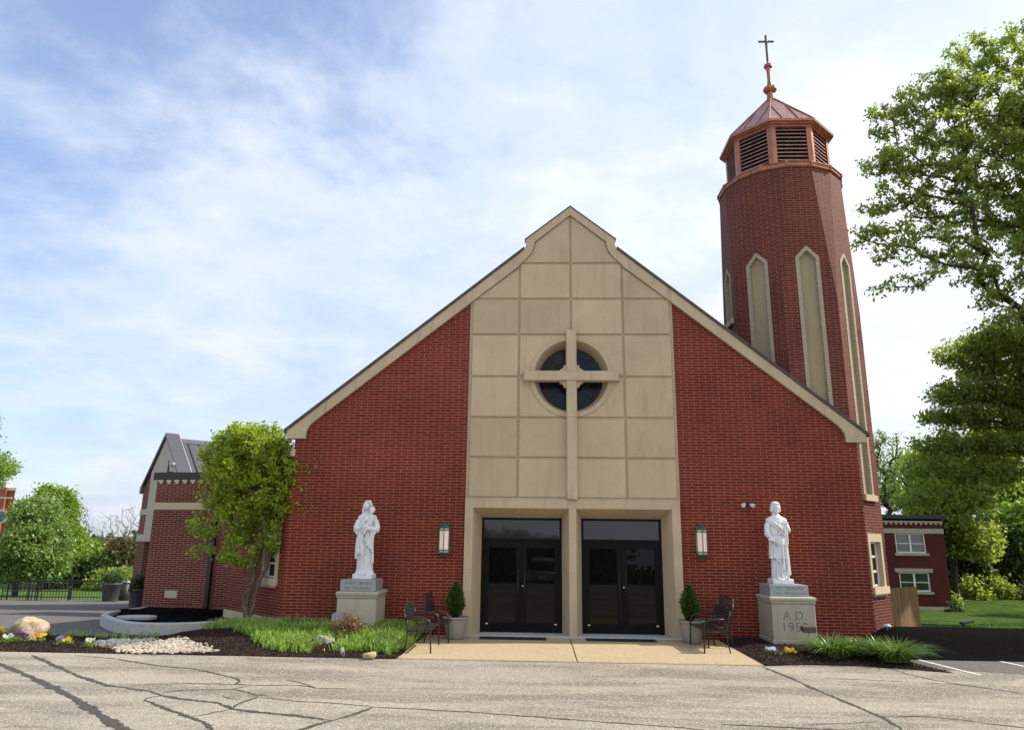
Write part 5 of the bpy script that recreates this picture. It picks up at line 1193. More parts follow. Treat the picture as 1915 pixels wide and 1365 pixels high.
def arborvitae(x, y, z0, h, r, label):
    pts = []; nrm = []; ax = []
    n = 150
    for k in range(n):
        t = (k+0.5)/n; z = z0+0.03+h*t**0.9*0.97; rad = r*(math.sin(min(1, (t+0.10)*1.6)*math.pi/2))*(1-t)**0.62*1.15
        for q in range(max(3, int(16*(1-t)+3))):
            a = rng.uniform(0, 2*math.pi); rr_ = rad*rng.uniform(0.72, 1.08)*(1+0.14*math.sin(3*a+9*t)+0.10*math.sin(7*a-20*t))
            base = np.array([x+0.25*rr_*math.cos(a), y+0.25*rr_*math.sin(a), z-0.05]); tip = np.array([x+rr_*math.cos(a), y+rr_*math.sin(a), z+0.03])
            for m in range(5):
                f = 0.55+0.5*m/4; p = base+(tip-base)*f+rng.normal(0, 0.008, 3); pts.append(p)
                tn = np.array([-math.sin(a), math.cos(a), 0.0])+rng.normal(0, 0.45, 3); nrm.append(tn); ax.append(np.array([math.cos(a)*0.6, math.sin(a)*0.6, 1.0]))
    V, Fq = cards(np.array(pts), 0.046, np.array(nrm), 0.45, np.array(ax))
    t = thing('evergreen_shrub', label, 'shrub', (x, y, z0), 'evergreens in the planters')
    me = mesh_np('foliage', V-np.array([x, y, z0]), Fq, M_ARBOR); link('foliage', me, t)
    obj('stem', MB().tube([(x, y, z0-0.05), (x, y, z0+h*0.8)], [0.014, 0.004], 6), M_STEM, t)
planter(-2.64, -0.62, 'grey round resin planter left of the left door'); arborvitae(-2.66, -0.62, 0.45, 0.74, 0.24, 'cone-shaped evergreen shrub in the planter left of the doors')
planter(2.58, -0.60, 'grey round resin planter right of the right door'); arborvitae(2.55, -0.60, 0.45, 0.76, 0.235, 'cone-shaped evergreen shrub in the planter right of the doors')
# door mats
for x0, x1, lb in ((-2.12, -0.62, 'black rubber mat before the left door'), (0.26, 1.82, 'black rubber mat before the right door')):
    g = MB().bbox(x0, x1, -0.62, -0.20, 0.023, 0.036, 0.004)
    for i in range(9): g.box(x0+0.05, x1-0.05, -0.59+i*0.043, -0.575+i*0.043, 0.0361, 0.0385)
    obj('door_mat', g, M_RUBBER, None, label=lb, cat='mat', group='door mats')
# ------------------------------------------------------------------ wall lanterns
def lantern(x, z0, label):
    y = -0.16; t = thing('wall_lantern', label, 'lantern', (x, 0, z0), 'wall lanterns beside the doors')
    R_ = 0.135; n = 6; ph = 0.25
    def hx(r, z): return [(x+r*math.cos(math.pi/3*i+math.pi/6+ph*0), y+r*math.sin(math.pi/3*i+math.pi/6), z0+z) for i in range(6)]
    g = MB()
    for zb_, zt_2 in ((0.045, 0.125), (0.555, 0.635)):
        g.loft([hx(R_+0.006, zb_), hx(R_+0.006, zb_+0.014)], True, False).loft([hx(R_+0.006, zt_2-0.014), hx(R_+0.006, zt_2)], True, False)
        p_, q_ = hx(R_, zb_+0.012), hx(R_, zt_2-0.012)
        for i in range(6):
            a, b_, c, d = map(np.array, (p_[i], p_[(i+1) % 6], q_[i], q_[(i+1) % 6]))
            for m in range(2):
                e0, e1 = a+(b_-a)*m/2, a+(b_-a)*(m+1)/2; h0, h1 = c+(d-c)*m/2, c+(d-c)*(m+1)/2
                g.tube([e0, h1], 0.0045, 4, False).tube([e1, h0], 0.0045, 4, False)
            g.tube([a, c], 0.009, 5, False)
    p_, q_ = hx(R_, 0.125), hx(R_, 0.555)
    for i in range(6): g.tube([p_[i], q_[i]], 0.010, 5, False)
    g.tube([(x, y+0.10, z0+0.1), (x, -0.002, z0+0.1)], 0.025, 8).tube([(x, y+0.10, z0+0.58), (x, -0.002, z0+0.58)], 0.025, 8)
    obj('frame', g, M_GREEN, t)
    obj('roof_cap', MB().loft([hx(R_+0.018, 0.635), hx(R_+0.018, 0.648), hx(R_*0.55, 0.70), hx(0.02, 0.735), hx(0.013, 0.765)], True, False), M_GREEN, t)
    obj('base_cap', MB().loft([hx(0.02, -0.045), hx(R_*0.62, -0.03), hx(R_*0.9, 0.02), hx(R_+0.008, 0.043)], True, False), M_GREEN, t)
    obj('glass', MB().loft([hx(R_-0.012, 0.05), hx(R_-0.012, 0.63)], True, False), M_LAMP, t)
zL0 = P(831, 1040, -.16)[2]; zL1 = P(831, 988, -.16)[2]
lantern(P(831, 1010, -.16)[0], zL0+0.03, 'green metal wall lantern on the brick left of the doors'); lantern(P(1312, 1015, -.16)[0], P(1312, 1044, -.16)[2]+0.03, 'green metal wall lantern on the brick right of the doors')
t = thing('security_floodlight', 'white twin-headed security floodlight on the brick wall near the bearded statue', 'light', P(1398, 944, -0.02))
x, _, z = P(1398, 944, -0.1)
obj('bracket', MB().lathe([(0.05, 0), (0.05, 0.03)], 12, (x, -0.05, z)).tube([(x, 0, z+0.02), (x, -0.08, z+0.02)], 0.03, 8).tube([(x-0.06, -0.10, z+0.02), (x+0.06, -0.10, z+0.01)], 0.018, 8), M_BLACK, t)
obj('lamp', MB().tube([(x-0.05, -0.10, z+0.02), (x-0.10, -0.15, z+0.0), (x-0.125, -0.18, z-0.02)], [0.02, 0.045, 0.052], 12), M_WHITE, t); obj('lamp', MB().tube([(x+0.05, -0.10, z+0.01), (x+0.10, -0.15, z-0.01), (x+0.125, -0.18, z-0.03)], [0.02, 0.045, 0.052], 12), M_WHITE, t)
# statue spotlights
def spot(name, x, y, zt, label, w, h, d, mat, face):
    t = thing(name, label, 'light', (x, y, 0))
    obj('stake', MB().tube([(x, y, 0), (x, y, zt-h/2)], 0.018, 7), M_GREYMETAL, t)
    c, s = math.cos(face), math.sin(face); pts = [(-w/2, -d/2, -h/2), (w/2, -d/2, -h/2), (w/2, d/2, -h*0.25), (-w/2, d/2, -h*0.25), (-w/2, -d/2, h*0.35), (w/2, -d/2, h*0.35), (w/2, d/2, h/2), (-w/2, d/2, h/2)]
    V = [(x+c*a-s*b, y+s*a+c*b, zt+z) for a, b, z in pts]
    obj('lamp_housing', MB().add(V, [(0, 3, 2, 1), (4, 5, 6, 7), (0, 1, 5, 4), (1, 2, 6, 5), (2, 3, 7, 6), (3, 0, 4, 7)]), mat, t)
px_, _, pz_ = P(634, 1152, -1.45); spot('statue_spotlight', px_, -1.45, pz_, 'grey box spotlight in the grass aimed at the veiled statue', 0.24, 0.15, 0.20, M_GREYMETAL, -0.15)
px_, _, pz_ = P(1512, 1176, -2.0); spot('statue_spotlight', px_, -2.0, pz_, 'brown box spotlight on a stake before the A.D. 1959 pedestal', 0.26, 0.13, 0.14, M_BROWNMETAL, 0.1)
x, y = Gd(1662, 1199, 0.05); t = thing('ground_spotlight', 'small grey ground spotlight in the black mulch by the bell tower corner', 'light', (x, y, H(x, y)))
zq = Hmound(x, y); obj('lamp_housing', MB().ell((x, y, zq+0.07), (0.10, 0.08, 0.05), 10, 6).tube([(x-0.12, y, zq+0.04), (x-0.02, y, zq+0.09)], 0.03, 6), M_GREYMETAL, t); obj('stake', MB().tube([(x, y, zq-0.1), (x, y, zq+0.05)], 0.02, 6), M_GREYMETAL, t)
x, y = 8.72, 1.0; zq = Hmound(x, y); t = thing('ground_spotlight', 'flat black floodlight on the crest of the black mulch mound', 'light', (x, y, zq))
x = P(1808, 1178, y)[0]; zq = Hmound(x, y); t.location = (x, y, zq)
obj('stake', MB().tube([(x-0.07, y, zq-0.1), (x-0.06, y, zq+0.10)], 0.03, 6), M_BLACK, t); obj('lamp_housing', MB().loft([[(x-0.12, y-0.08, zq+0.09), (x+0.16, y-0.08, zq+0.14), (x+0.16, y+0.08, zq+0.14), (x-0.12, y+0.08, zq+0.09)], [(x-0.10, y-0.07, zq+0.14), (x+0.17, y-0.07, zq+0.18), (x+0.17, y+0.07, zq+0.18), (x-0.10, y+0.07, zq+0.14)]], True, False), M_BLACK, t)
# ------------------------------------------------------------------ rocks
def rock(x, y, z, rx, ry, rz, seed, mat, label, name='rock', cat='rock', rotz=0.0, top=0.3, group=None, cut=(0.72, 0.98), nz=1.0):
    r_ = np.random.default_rng(seed); n = 30; m = 20; ks = r_.normal(0, 1, (9, 3)); ph = r_.uniform(0, 6.28, 9); planes = r_.normal(0, 1, (11, 3)); planes /= np.linalg.norm(planes, axis=1, keepdims=True); off = r_.uniform(cut[0], cut[1], 11)
    rings = []
    for i in range(m+1):
        th = math.pi*(i/m)*0.996+0.006; ring = []
        for j in range(n):
            a = 2*math.pi*j/n; d = np.array([math.sin(th)*math.cos(a), math.sin(th)*math.sin(a), -math.cos(th)])
            k = 1.0
            for pl, o_ in zip(planes, off):
                dd = d@pl
                if dd*k > o_: k = o_/dd
            k *= 1+nz*0.035*sum(math.sin(2.2*(d@ks[q])+ph[q]) for q in range(9))/2+0.02*math.sin(9*d[0]+7*d[2])
            px__, py__ = d[0]*k*rx*(1-top*max(0, d[2])*0.5), d[1]*k*ry
            ring.append((x+px__*math.cos(rotz)-py__*math.sin(rotz), y+px__*math.sin(rotz)+py__*math.cos(rotz), z+d[2]*k*rz))
        rings.append(ring)
    mb = MB().loft(rings, True, False)
    kw = dict(label=label, cat=cat)
    if group: kw['group'] = group
    return obj(name, mb, mat, None, **kw)
rx0 = P(25, 1180, -1.75)[0]; rx1 = P(93, 1180, -1.75)[0]; rzt = P(58, 1146, -1.75)[2]
rock((rx0+rx1)/2, -1.75, rzt*0.36, (rx1-rx0)/2*1.04, 0.46, rzt*0.66, 12, M_ROCK, 'large tan boulder in the flower bed at the far left', 'boulder', 'boulder', 0.3, 0.66, None, (0.56, 0.86), 1.3)
def lrock(u0, u1, vt, vb, seed, mat, label):
    x, y = Gd((u0+u1)/2, vb, 0.04); xa, xb = P(u0, vb, y)[0], P(u1, vb, y)[0]; zt_, zb_ = P(u0, vt, y)[2], P(u0, vb, y)[2]
    rock(x, y, (zt_+zb_)/2-0.02, (xb-xa)/2*1.08, (xb-xa)/2*0.7, (zt_-zb_)/2+0.04, seed, mat, label, 'rock', 'rock', 0.2, 0.3, 'small rocks in the grass bed', (0.5, 0.85), 0.5)
lrock(583, 624, 1184, 1207, 5, M_ROCK_G, 'largest flat grey rock half hidden in the green grass bed')
lrock(635, 646, 1209, 1224, 8, M_ROCK_G, 'small upright grey rock at the front edge of the grass bed')
lrock(676, 706, 1217, 1228, 9, M_ROCK_Y, 'flat yellow sandstone rock lying in mulch near the pavement')
# pebbles, chips
def pebbles(name, poly, n, smin, smax, mat, hf, label, lift=0.0):
    poly = np.array(poly); lo, hi = poly.min(0), poly.max(0); V = []; Fc = []; cnt = 0
    ico = [(0, 0, 1), (.894, 0, .447), (.276, .851, .447), (-.724, .526, .447), (-.724, -.526, .447), (.276, -.851, .447), (.724, .526, -.447), (-.276, .851, -.447), (-.894, 0, -.447), (-.276, -.851, -.447), (.724, -.526, -.447), (0, 0, -1)]
    fi = [(0, 1, 2), (0, 2, 3), (0, 3, 4), (0, 4, 5), (0, 5, 1), (1, 6, 2), (2, 7, 3), (3, 8, 4), (4, 9, 5), (5, 10, 1), (6, 7, 2), (7, 8, 3), (8, 9, 4), (9, 10, 5), (10, 6, 1), (11, 7, 6), (11, 8, 7), (11, 9, 8), (11, 10, 9), (11, 6, 10)]
    ico = np.array(ico); mb = MB()
    def inside(p):
        c = False; k = len(poly); j = k-1
        for i in range(k):
            if (poly[i, 1] > p[1]) != (poly[j, 1] > p[1]) and p[0] < (poly[j, 0]-poly[i, 0])*(p[1]-poly[i, 1])/(poly[j, 1]-poly[i, 1])+poly[i, 0]: c = not c
            j = i
        return c
    while cnt < n:
        p = lo+(hi-lo)*rng.uniform(0, 1, 2)
        if not inside(p): continue
        p = p+rng.normal(0, 0.07, 2); s = rng.uniform(smin, smax); a = rng.uniform(0, 3.14); sc = np.array([s, s*rng.uniform(0.6, 0.9), s*rng.uniform(0.35, 0.6)])
        q = ico*sc*(1+rng.normal(0, 0.08, (12, 1))); x_ = q[:, 0]*math.cos(a)-q[:, 1]*math.sin(a); y_ = q[:, 0]*math.sin(a)+q[:, 1]*math.cos(a)
        z_ = hf(*p)+lift+s*0.25+rng.uniform(0, 0.012)
        mb.add(np.stack([x_+p[0], y_+p[1], q[:, 2]+z_], 1), fi, True); cnt += 1
    return obj(name, mb, mat, None, label=label, cat='gravel' if 'gravel' in name else 'mulch', kind='stuff')
G_ = lambda L: [Gd(u, v) for u, v in L]
hb_ = lambda x, y: Hleft(x, y) if x > -9.0 else 0.012
pebbles('white_gravel', G_([(232, 1222), (215, 1214), (235, 1208), (285, 1208), (325, 1203), (345, 1208), (372, 1213), (405, 1221)]), 1700, 0.02, 0.055, M_PEB_W, hb_, 'loose pile of pale river pebbles in the left bed')
pebbles('grey_gravel', G_([(172, 1209), (190, 1201), (230, 1198), (272, 1198), (285, 1205), (235, 1208), (205, 1211)]), 420, 0.035, 0.07, M_PEB_G, hb_, 'row of dark grey cobbles behind the pale pebbles')
pebbles('red_gravel', G_([(190, 1212), (205, 1207), (240, 1209), (215, 1213)]), 60, 0.03, 0.06, M_CHIP_R, hb_, 'few red-brown stones between grey and pale pebbles')
def chipfield(name, poly, n, hf, label, size=0.035, mat=M_CHIP):
    poly = np.array(poly); lo, hi = poly.min(0), poly.max(0); pts = []
    while len(pts) < n:
        p = lo+(hi-lo)*rng.uniform(0, 1, (n, 2))
        for q in p:
            c = False; j = len(poly)-1
            for i in range(len(poly)):
                if (poly[i, 1] > q[1]) != (poly[j, 1] > q[1]) and q[0] < (poly[j, 0]-poly[i, 0])*(q[1]-poly[i, 1])/(poly[j, 1]-poly[i, 1])+poly[i, 0]: c = not c
                j = i
            if c: pts.append((q[0], q[1], hf(q[0], q[1])+rng.uniform(0.0, 0.022)))
            if len(pts) >= n: break
    V, Fq = cards(np.array(pts), size, rng.normal(0, 1, (n, 3))*np.array([1, 1, 1.2]), 0.42); me = mesh_np(name, V, Fq, mat)
    return link(name, me, None, label=label, cat='mulch', kind='stuff')
chipfield('mulch_chips', [(-14, -3.42), (-3.45, -3.42), (-3.45, -1), (-7, -1), (-9, -1.4), (-14, -1.3)], 20000, hb_, 'brown bark chips covering the left bed')
chipfield('mulch_chips', bedR, 9000, lambda x, y: 0.012+0.07*sst(y, -3.3, -2.4)*(1-sst(x, 5.8, 6.6)*0.5)*sst(x, 3.3, 3.7), 'brown bark chips covering the right bed')
# ------------------------------------------------------------------ blades
def blades(pts, hmin, hmax, w, lean, out=None, seg=4, droop=0.5, wind=(0.0, 0.0)):
    """curved strips; pts (n,3); out (n,2) preferred direction"""
    n = len(pts); a = rng.uniform(0, 2*math.pi, n)
    d = np.stack([np.cos(a), np.sin(a)], 1)
    if out is not None: d = d*0.45+out; d /= np.linalg.norm(d, axis=1, keepdims=True)+1e-6
    d = d+np.array(wind); h = rng.uniform(hmin, hmax, n); ln = lean*rng.uniform(0.4, 1.3, n)
    V = np.zeros((n, seg+1, 2, 3)); side = np.stack([-d[:, 1], d[:, 0]], 1); side /= np.linalg.norm(side, axis=1, keepdims=True)
    tw = rng.normal(0, 0.5, n)
    for k in range(seg+1):
        t = k/seg; off = d*(ln*h*t**1.7)[:, None]; z = h*(t-droop*ln/max(lean, 1e-6)*0.55*t**2.6); ww = w*(1-t**2.2)*rng.uniform(0.9, 1.1, n)+0.0008
        for s in (0, 1):
            sg = (s*2-1); V[:, k, s, 0] = pts[:, 0]+off[:, 0]+sg*side[:, 0]*ww*0.5; V[:, k, s, 1] = pts[:, 1]+off[:, 1]+sg*side[:, 1]*ww*0.5; V[:, k, s, 2] = pts[:, 2]+z+sg*ww*0.25*tw
    base = (np.arange(n)*(seg+1)*2)[:, None]; F_ = []
    for k in range(seg): F_.append(base+np.array([[2*k, 2*k+1, 2*k+3, 2*k+2]]))
    return V.reshape(-1, 3), np.concatenate(F_, 0)
def inpoly(poly, n):
    poly = np.array(poly); lo, hi = poly.min(0), poly.max(0); out_ = []
    while len(out_) < n:
        p = lo+(hi-lo)*rng.uniform(0, 1, (n*2, 2)); c = np.zeros(len(p), bool); j = len(poly)-1
        for i in range(len(poly)):
            a = (poly[i, 1] > p[:, 1]) != (poly[j, 1] > p[:, 1]); xx = (poly[j, 0]-poly[i, 0])*(p[:, 1]-poly[i, 1])/(poly[j, 1]-poly[i, 1]+1e-9)+poly[i, 0]
            c ^= a & (p[:, 0] < xx); j = i
        out_ += p[c].tolist()
    return np.array(out_[:n])
lir = G_([(378, 1187), (425, 1195), (465, 1204), (492, 1217), (540, 1222), (600, 1222), (680, 1221), (728, 1225)])+[(-3.44, -2.4), (-3.44, -0.05), (-6.8, -0.05), (-8.0, -0.02), (-8.45, -0.25)]
RK = Gd(604, 1204, 0.12)
pt = inpoly(lir, 1250); cl = []
for p in pt:
    if math.sin(2.3*p[0]+1)*math.sin(2.9*p[1]+p[0])+0.5*math.sin(5.1*p[0]-3*p[1]) > 0.75 and rng.uniform() < 0.8: continue
    if math.hypot((p[0]-RK[0])/0.36, (p[1]-RK[1]+0.12)/0.30) < 1: continue
    k = int(rng.integers(8, 20)); q = p+rng.normal(0, 0.045, (k, 2)); cl.append(np.column_stack([q, [Hleft(a, b)-0.02 for a, b in q]]))
cl = np.concatenate(cl); V, Fq = blades(cl, 0.10, 0.31, 0.016, 0.65, None, 5, 0.65, (0.35, -0.1))
link('liriope_grass', mesh_np('liriope_grass', V, Fq, M_BLADE), None, label='thick bed of bright green lilyturf grass under the veiled statue', cat='grass', kind='stuff')
# sparse tufts along the driveway edge
pt = np.concatenate([inpoly(G_([(95, 1186), (200, 1190), (360, 1190), (420, 1196), (360, 1200), (200, 1196), (95, 1192)]), 70)]); cl = []
for p in pt: q = p+rng.normal(0, 0.03, (9, 2)); cl.append(np.column_stack([q, np.full(9, 0.01)]))
V, Fq = blades(np.concatenate(cl), 0.06, 0.17, 0.013, 0.5); link('sparse_grass', mesh_np('sparse_grass', V, Fq, M_BLADE), None, label='sparse green shoots along the dark mulch edge', cat='grass', kind='stuff')
def clump(u, v, label, r=0.3, h=0.5, n=260, seed=0):
    x, y = Gd(u, v, 0.05); o = np.array([x, y, 0.05]); a = rng.uniform(0, 2*math.pi, n); rr_ = r*0.6*np.sqrt(rng.uniform(0, 1, n))
    pts = np.stack([rr_*np.cos(a), rr_*np.sin(a), np.zeros(n)], 1); out_ = np.stack([np.cos(a), np.sin(a)], 1)
    V, Fq = blades(pts, h*0.55, h*1.1, 0.020, 1.15, out_, 7, 1.0)
    t = link('daylily_clump', mesh_np('daylily_clump', V, Fq, M_BLADE_D), None, label=label, cat='plant', group='daylily clumps in the right bed'); t.location = tuple(o)
clump(1492, 1201, 'daylily clump at the foot of the A.D. 1959 pedestal beside the bed pansies', 0.34, 0.40, 260)
clump(1562, 1228, 'largest daylily clump just right of the brown spotlight stake', 0.48, 0.56, 560)
clump(1616, 1226, 'daylily clump in the middle of the row below the church corner', 0.42, 0.50, 430)
clump(1672, 1235, 'daylily clump at the right end of the row beside the parking line', 0.46, 0.56, 560)
x, y = Gd(1590, 1212, 0.05); pts = np.column_stack([rng.normal(x, 0.16, 160), rng.normal(y, 0.1, 160), np.full(160, 0.05)]); V, Fq = blades(pts, 0.15, 0.34, 0.012, 0.6)
link('low_plant', mesh_np('low_plant', V-np.array([x, y, 0]), Fq, M_BLADE_D), None, label='low thin-leaved plant against the church wall behind the daylilies', cat='plant').location = (x, y, 0)
# pansies
def pansy(u, v, cols, label, n=10, w=0.11):
    x, y = Gd(u, v, 0.03); zb_ = 0.03; t = thing('pansy', label, 'flower', (x, y, zb_), 'pansies in the beds')
    k = 90; c = np.column_stack([rng.normal(x, w*0.55, k), rng.normal(y, w*0.5, k), zb_+rng.uniform(0.0, 0.10, k)]); V, Fq = cards(c, 0.05, rng.normal(0, 1, (k, 3))+np.array([0, -0.3, 1.0]), 0.55)
    link('leaves', mesh_np('leaves', V-np.array([x, y, zb_]), Fq, M_LEAF_BR), t)
    for ci, col in enumerate(cols):
        g = MB(); mC = MB()
        for i in range(n//len(cols)+1):
            fx = rng.normal(x+(ci-(len(cols)-1)/2)*w*0.9, w*0.42); fy = rng.normal(y, w*0.35)-0.03; fz = zb_+rng.uniform(0.085, 0.145)
            nn = np.array([rng.normal(0, 0.35), -1, rng.uniform(0.4, 1.0)]); nn /= np.linalg.norm(nn); u_ = np.cross(nn, (0, 0, 1.0)); u_ /= np.linalg.norm(u_); v_ = np.cross(u_, nn)
            c0 = np.array([fx, fy, fz])
            for q in range(5):
                a = math.pi/2+q*2*math.pi/5; pc = c0+(u_*math.cos(a)+v_*math.sin(a))*0.017; R2_ = 0.019
                ring = [pc+(u_*math.cos(b)+v_*math.sin(b))*R2_+nn*0.003*q*0.4 for b in np.linspace(0, 2*math.pi, 7, endpoint=False)]
                g.add(ring, [tuple(range(7))])
        obj('petals', g, PETAL[col], t)
pansy(14, 1200, ['white'], 'white pansy cluster at the left edge of the photo before the boulder', 12, 0.15); pansy(36, 1198, ['purple'], 'deep purple pansies right in front of the boulder', 9, 0.13)
pansy(4, 1186, ['yellow'], 'small yellow pansy at the far left behind the white ones', 3, 0.05)
pansy(74, 1199, ['yellow'], 'yellow pansy cluster at the lower right of the boulder', 11, 0.10); pansy(120, 1204, ['blue', 'yellow'], 'mixed blue and yellow pansies right of the boulder', 14, 0.15)
pansy(166, 1208, ['white'], 'white pansies beside the grey cobbles', 9, 0.10)
pansy(1441, 1224, ['lavender'], 'pale lavender pansies nearest the right end of the pavement', 6, 0.09); pansy(1456, 1229, ['purple'], 'dark purple pansy below the carved 1959 between lavender and yellow ones', 4, 0.05)
pansy(1477, 1226, ['yellow'], 'yellow pansies under the A.D. 1959 pedestal', 11, 0.13); pansy(1505, 1222, ['purple'], 'purple pansies beside the brown spotlight stake', 6, 0.07)
# ------------------------------------------------------------------ trees
def grow(base, lobes, ntips, trunk_h, seed, wind=0.0, step=0.45, spread=0.55, jit=0.10, r0=0.16, multi=None, tipr=0.008, gam=2.3):
    """branch skeleton: nodes reach for points scattered in the crown lobes"""
    r_ = np.random.default_rng(seed); base = np.array(base, float)
    nodes = [base]; par = [-1]
    stems = multi or [(0, 0)]
    c_all = np.array([l[0] for l in lobes]); 
    for (sx_, sy_) in stems:
        prev = 0; top = base+np.array([sx_, sy_, trunk_h])
        k = max(2, int(trunk_h/step))
        for i in range(1, k+1):
            t = i/k; p = base+(top-base)*np.array([t**1.2, t**1.2, t])+r_.normal(0, jit*0.25, 3)*np.array([1, 1, 0.2]); nodes.append(p); par.append(prev); prev = len(nodes)-1
    vol = np.array([l[1][0]*l[1][1]*l[1][2]*(l[2] if len(l) > 2 else 1) for l in lobes]); vol = vol/vol.sum(); tips = []
    for l, n in zip(lobes, (vol*ntips).round().astype(int)):
        d = r_.normal(0, 1, (max(n, 1), 3)); d /= np.linalg.norm(d, axis=1, keepdims=True); rad = r_.uniform(0.25, 1.0, (len(d), 1))**0.45
        tips.append(np.array(l[0])+d*rad*np.array(l[1]))
    tips = np.concatenate(tips); org = nodes[min(len(nodes)-1, 2)]; tips = tips[np.argsort(np.linalg.norm(tips-nodes[-1], axis=1)+r_.uniform(0, 0.6, len(tips)))]
    ends = []
    N_ = np.array(nodes); cap = len(nodes)+len(tips)*14; A = np.zeros((cap, 3)); A[:len(nodes)] = N_; cnt = len(nodes)
    hgt = np.zeros(cap)  # distance along the tree from the base
    for i in range(1, cnt): hgt[i] = hgt[par[i]]+np.linalg.norm(A[i]-A[par[i]])
    for t in tips:
        v = t-A[:cnt]; dist = np.linalg.norm(v, axis=1); cost = dist+hgt[:cnt]*0.22+np.where(A[:cnt, 2] < base[2]+trunk_h*0.6, 3.0, 0)+np.maximum(0, A[:cnt, 2]-t[2])*0.5
        i = int(np.argmin(cost)); k = min(12, max(1, int(dist[i]/step))); p0 = A[i].copy(); prev = i
        if k == 0: continue
        sag = r_.normal(0, jit, 3)
        for q in range(1, k+1):
            f = q/k; p = p0+(t-p0)*f+sag*math.sin(math.pi*f)*dist[i]*0.5+np.array([0, 0, 0.10*math.sin(math.pi*f)*dist[i]])+r_.normal(0, jit*0.12, 3)
            A[cnt] = p; par.append(prev); hgt[cnt] = hgt[prev]+np.linalg.norm(p-A[prev]); prev = cnt; cnt += 1
        ends.append(prev)
    A = A[:cnt]; w = np.zeros(cnt); 
    for e in ends: w[e] += 1
    for i in range(cnt-1, 0, -1): w[par[i]] += w[i] if w[i] > 0 else 0
    rad = tipr*np.maximum(w, 1)**(1/gam); rad = np.maximum(rad, tipr); 
    if r0: rad = np.minimum(rad*r0/max(rad[0], 1e-6)*1.0 if False else rad, r0)
    return A, np.array(par), rad, np.array(ends)
def branch_mesh(A, par, rad, origin, minr=0.0, n=6):
    """one tube piece per segment, sharing thickness at the joints"""
    idx = [i for i in range(1, len(A)) if rad[i] >= minr]; idx = np.array(idx); a = A[par[idx]]; b = A[idx]; d = b-a; L = np.linalg.norm(d, axis=1, keepdims=True)+1e-6; d = d/L
    ref = np.where(np.abs(d[:, 2:3]) < 0.9, np.array([[0, 0, 1.0]]), np.array([[1.0, 0, 0]])); u = np.cross(d, ref); u /= np.linalg.norm(u, axis=1, keepdims=True); w = np.cross(d, u)
    ra = np.minimum(rad[par[idx]], rad[idx]*1.35)[:, None]; rb = rad[idx][:, None]; b2 = b+d*rb*0.3
    V = np.zeros((len(idx), 2, n, 3))
    for j in range(n):
        c, s = math.cos(2*math.pi*j/n), math.sin(2*math.pi*j/n); V[:, 0, j] = a+(u*c+w*s)*ra; V[:, 1, j] = b2+(u*c+w*s)*rb
    base = (np.arange(len(idx))*2*n)[:, None]; F_ = np.concatenate([base+np.array([[j, (j+1) % n, n+(j+1) % n, n+j]]) for j in range(n)], 0)
    return V.reshape(-1, 3)-origin, F_
def tree(name, label, base, lobes, ntips, leaves_per, leaf, lmat, bmat, seed, trunk_h=2.0, clump_r=0.25, group=None, r0=0.3, step=0.45, multi=None, tipr=0.008, minr=0.0, aspect=0.6, cat='tree', flat=0.8, gam=2.3, jit=0.10, droop=0.0, extra_inner=0):
    A, par, rad, ends = grow(base, lobes, ntips, trunk_h, seed, step=step, r0=r0, multi=multi, tipr=tipr, gam=gam, jit=jit); o = np.array(base, float)
    t = thing(name, label, cat, tuple(o), group)
    V, Fq = branch_mesh(A, par, rad, o, minr); link('trunk', mesh_np('trunk', V, Fq, bmat), t)
    if leaves_per > 0:
        r_ = np.random.default_rng(seed+99); c = A[ends]; par_e = A[par[ends]]
        c = np.concatenate([c, 0.5*(c+par_e)]); cs = clump_r*r_.uniform(0.6, 1.25, (len(c), 1))
        pts = np.repeat(c, leaves_per, 0)+np.clip(r_.normal(0, 1, (len(c)*leaves_per, 3)), -1.7, 1.7)*np.repeat(cs, leaves_per, 0)*np.array([1, 1, flat])*0.6
        nrm = r_.normal(0, 1, (len(pts), 3))+np.array([0, 0, 0.9]); ax = np.repeat(c-par_e.repeat(1, 0) if False else (c-np.concatenate([par_e, par_e])), leaves_per, 0)*1.5+r_.normal(0, 0.5, pts.shape)+np.array([0, 0, -droop])
        V, Fq = cards(pts, leaf, nrm, aspect, ax, 0.4, 0.06)
        link('crown', mesh_np('crown', V-o, Fq, lmat), t)
    return t
def LB(u, v, Y, ru, rv, ry=None, w=1.0):
    """crown lobe from its place in the photograph at depth Y"""
    c = P(u, v, Y); e = P(u+ru, v, Y); f = P(u, v-rv, Y); rx = abs(e[0]-c[0]); rz = abs(f[2]-c[2]); return (c, (rx, ry if ry is not None else rx, rz), w)
# young multi-stem tree left of the statue
ty = 0.25
lob = [LB(420, 860, ty, 45, 50), LB(530, 880, ty, 42, 50), LB(470, 860, ty, 62, 60), LB(440, 840, ty, 45, 45), LB(500, 850, ty, 50, 55), LB(470, 812, ty, 40, 28), LB(545, 855, ty-0.2, 18, 40), LB(430, 900, ty, 50, 45), LB(500, 920, ty, 50, 50), LB(450, 960, ty, 45, 45), LB(520, 960, ty, 38, 40), LB(455, 1025, ty, 40, 36), LB(515, 1010, ty, 28, 28),
       LB(385, 985, ty, 26, 26, 0.5, 0.8), LB(365, 965, ty, 12, 18, 0.3, 0.8), LB(375, 1030, ty-0.1, 26, 14, 0.3, 1.0), LB(578, 884, ty, 20, 14, 0.25, 7), LB(568, 905, ty, 16, 16, 0.25, 5), LB(574, 945, ty, 18, 16, 0.3, 4), LB(556, 925, ty, 14, 22, 0.3, 3), LB(575, 985, ty, 12, 14, 0.3, 0.5), LB(400, 925, ty, 24, 30, 0.4)]
tb_ = Gd(462, 1176, 0.10)
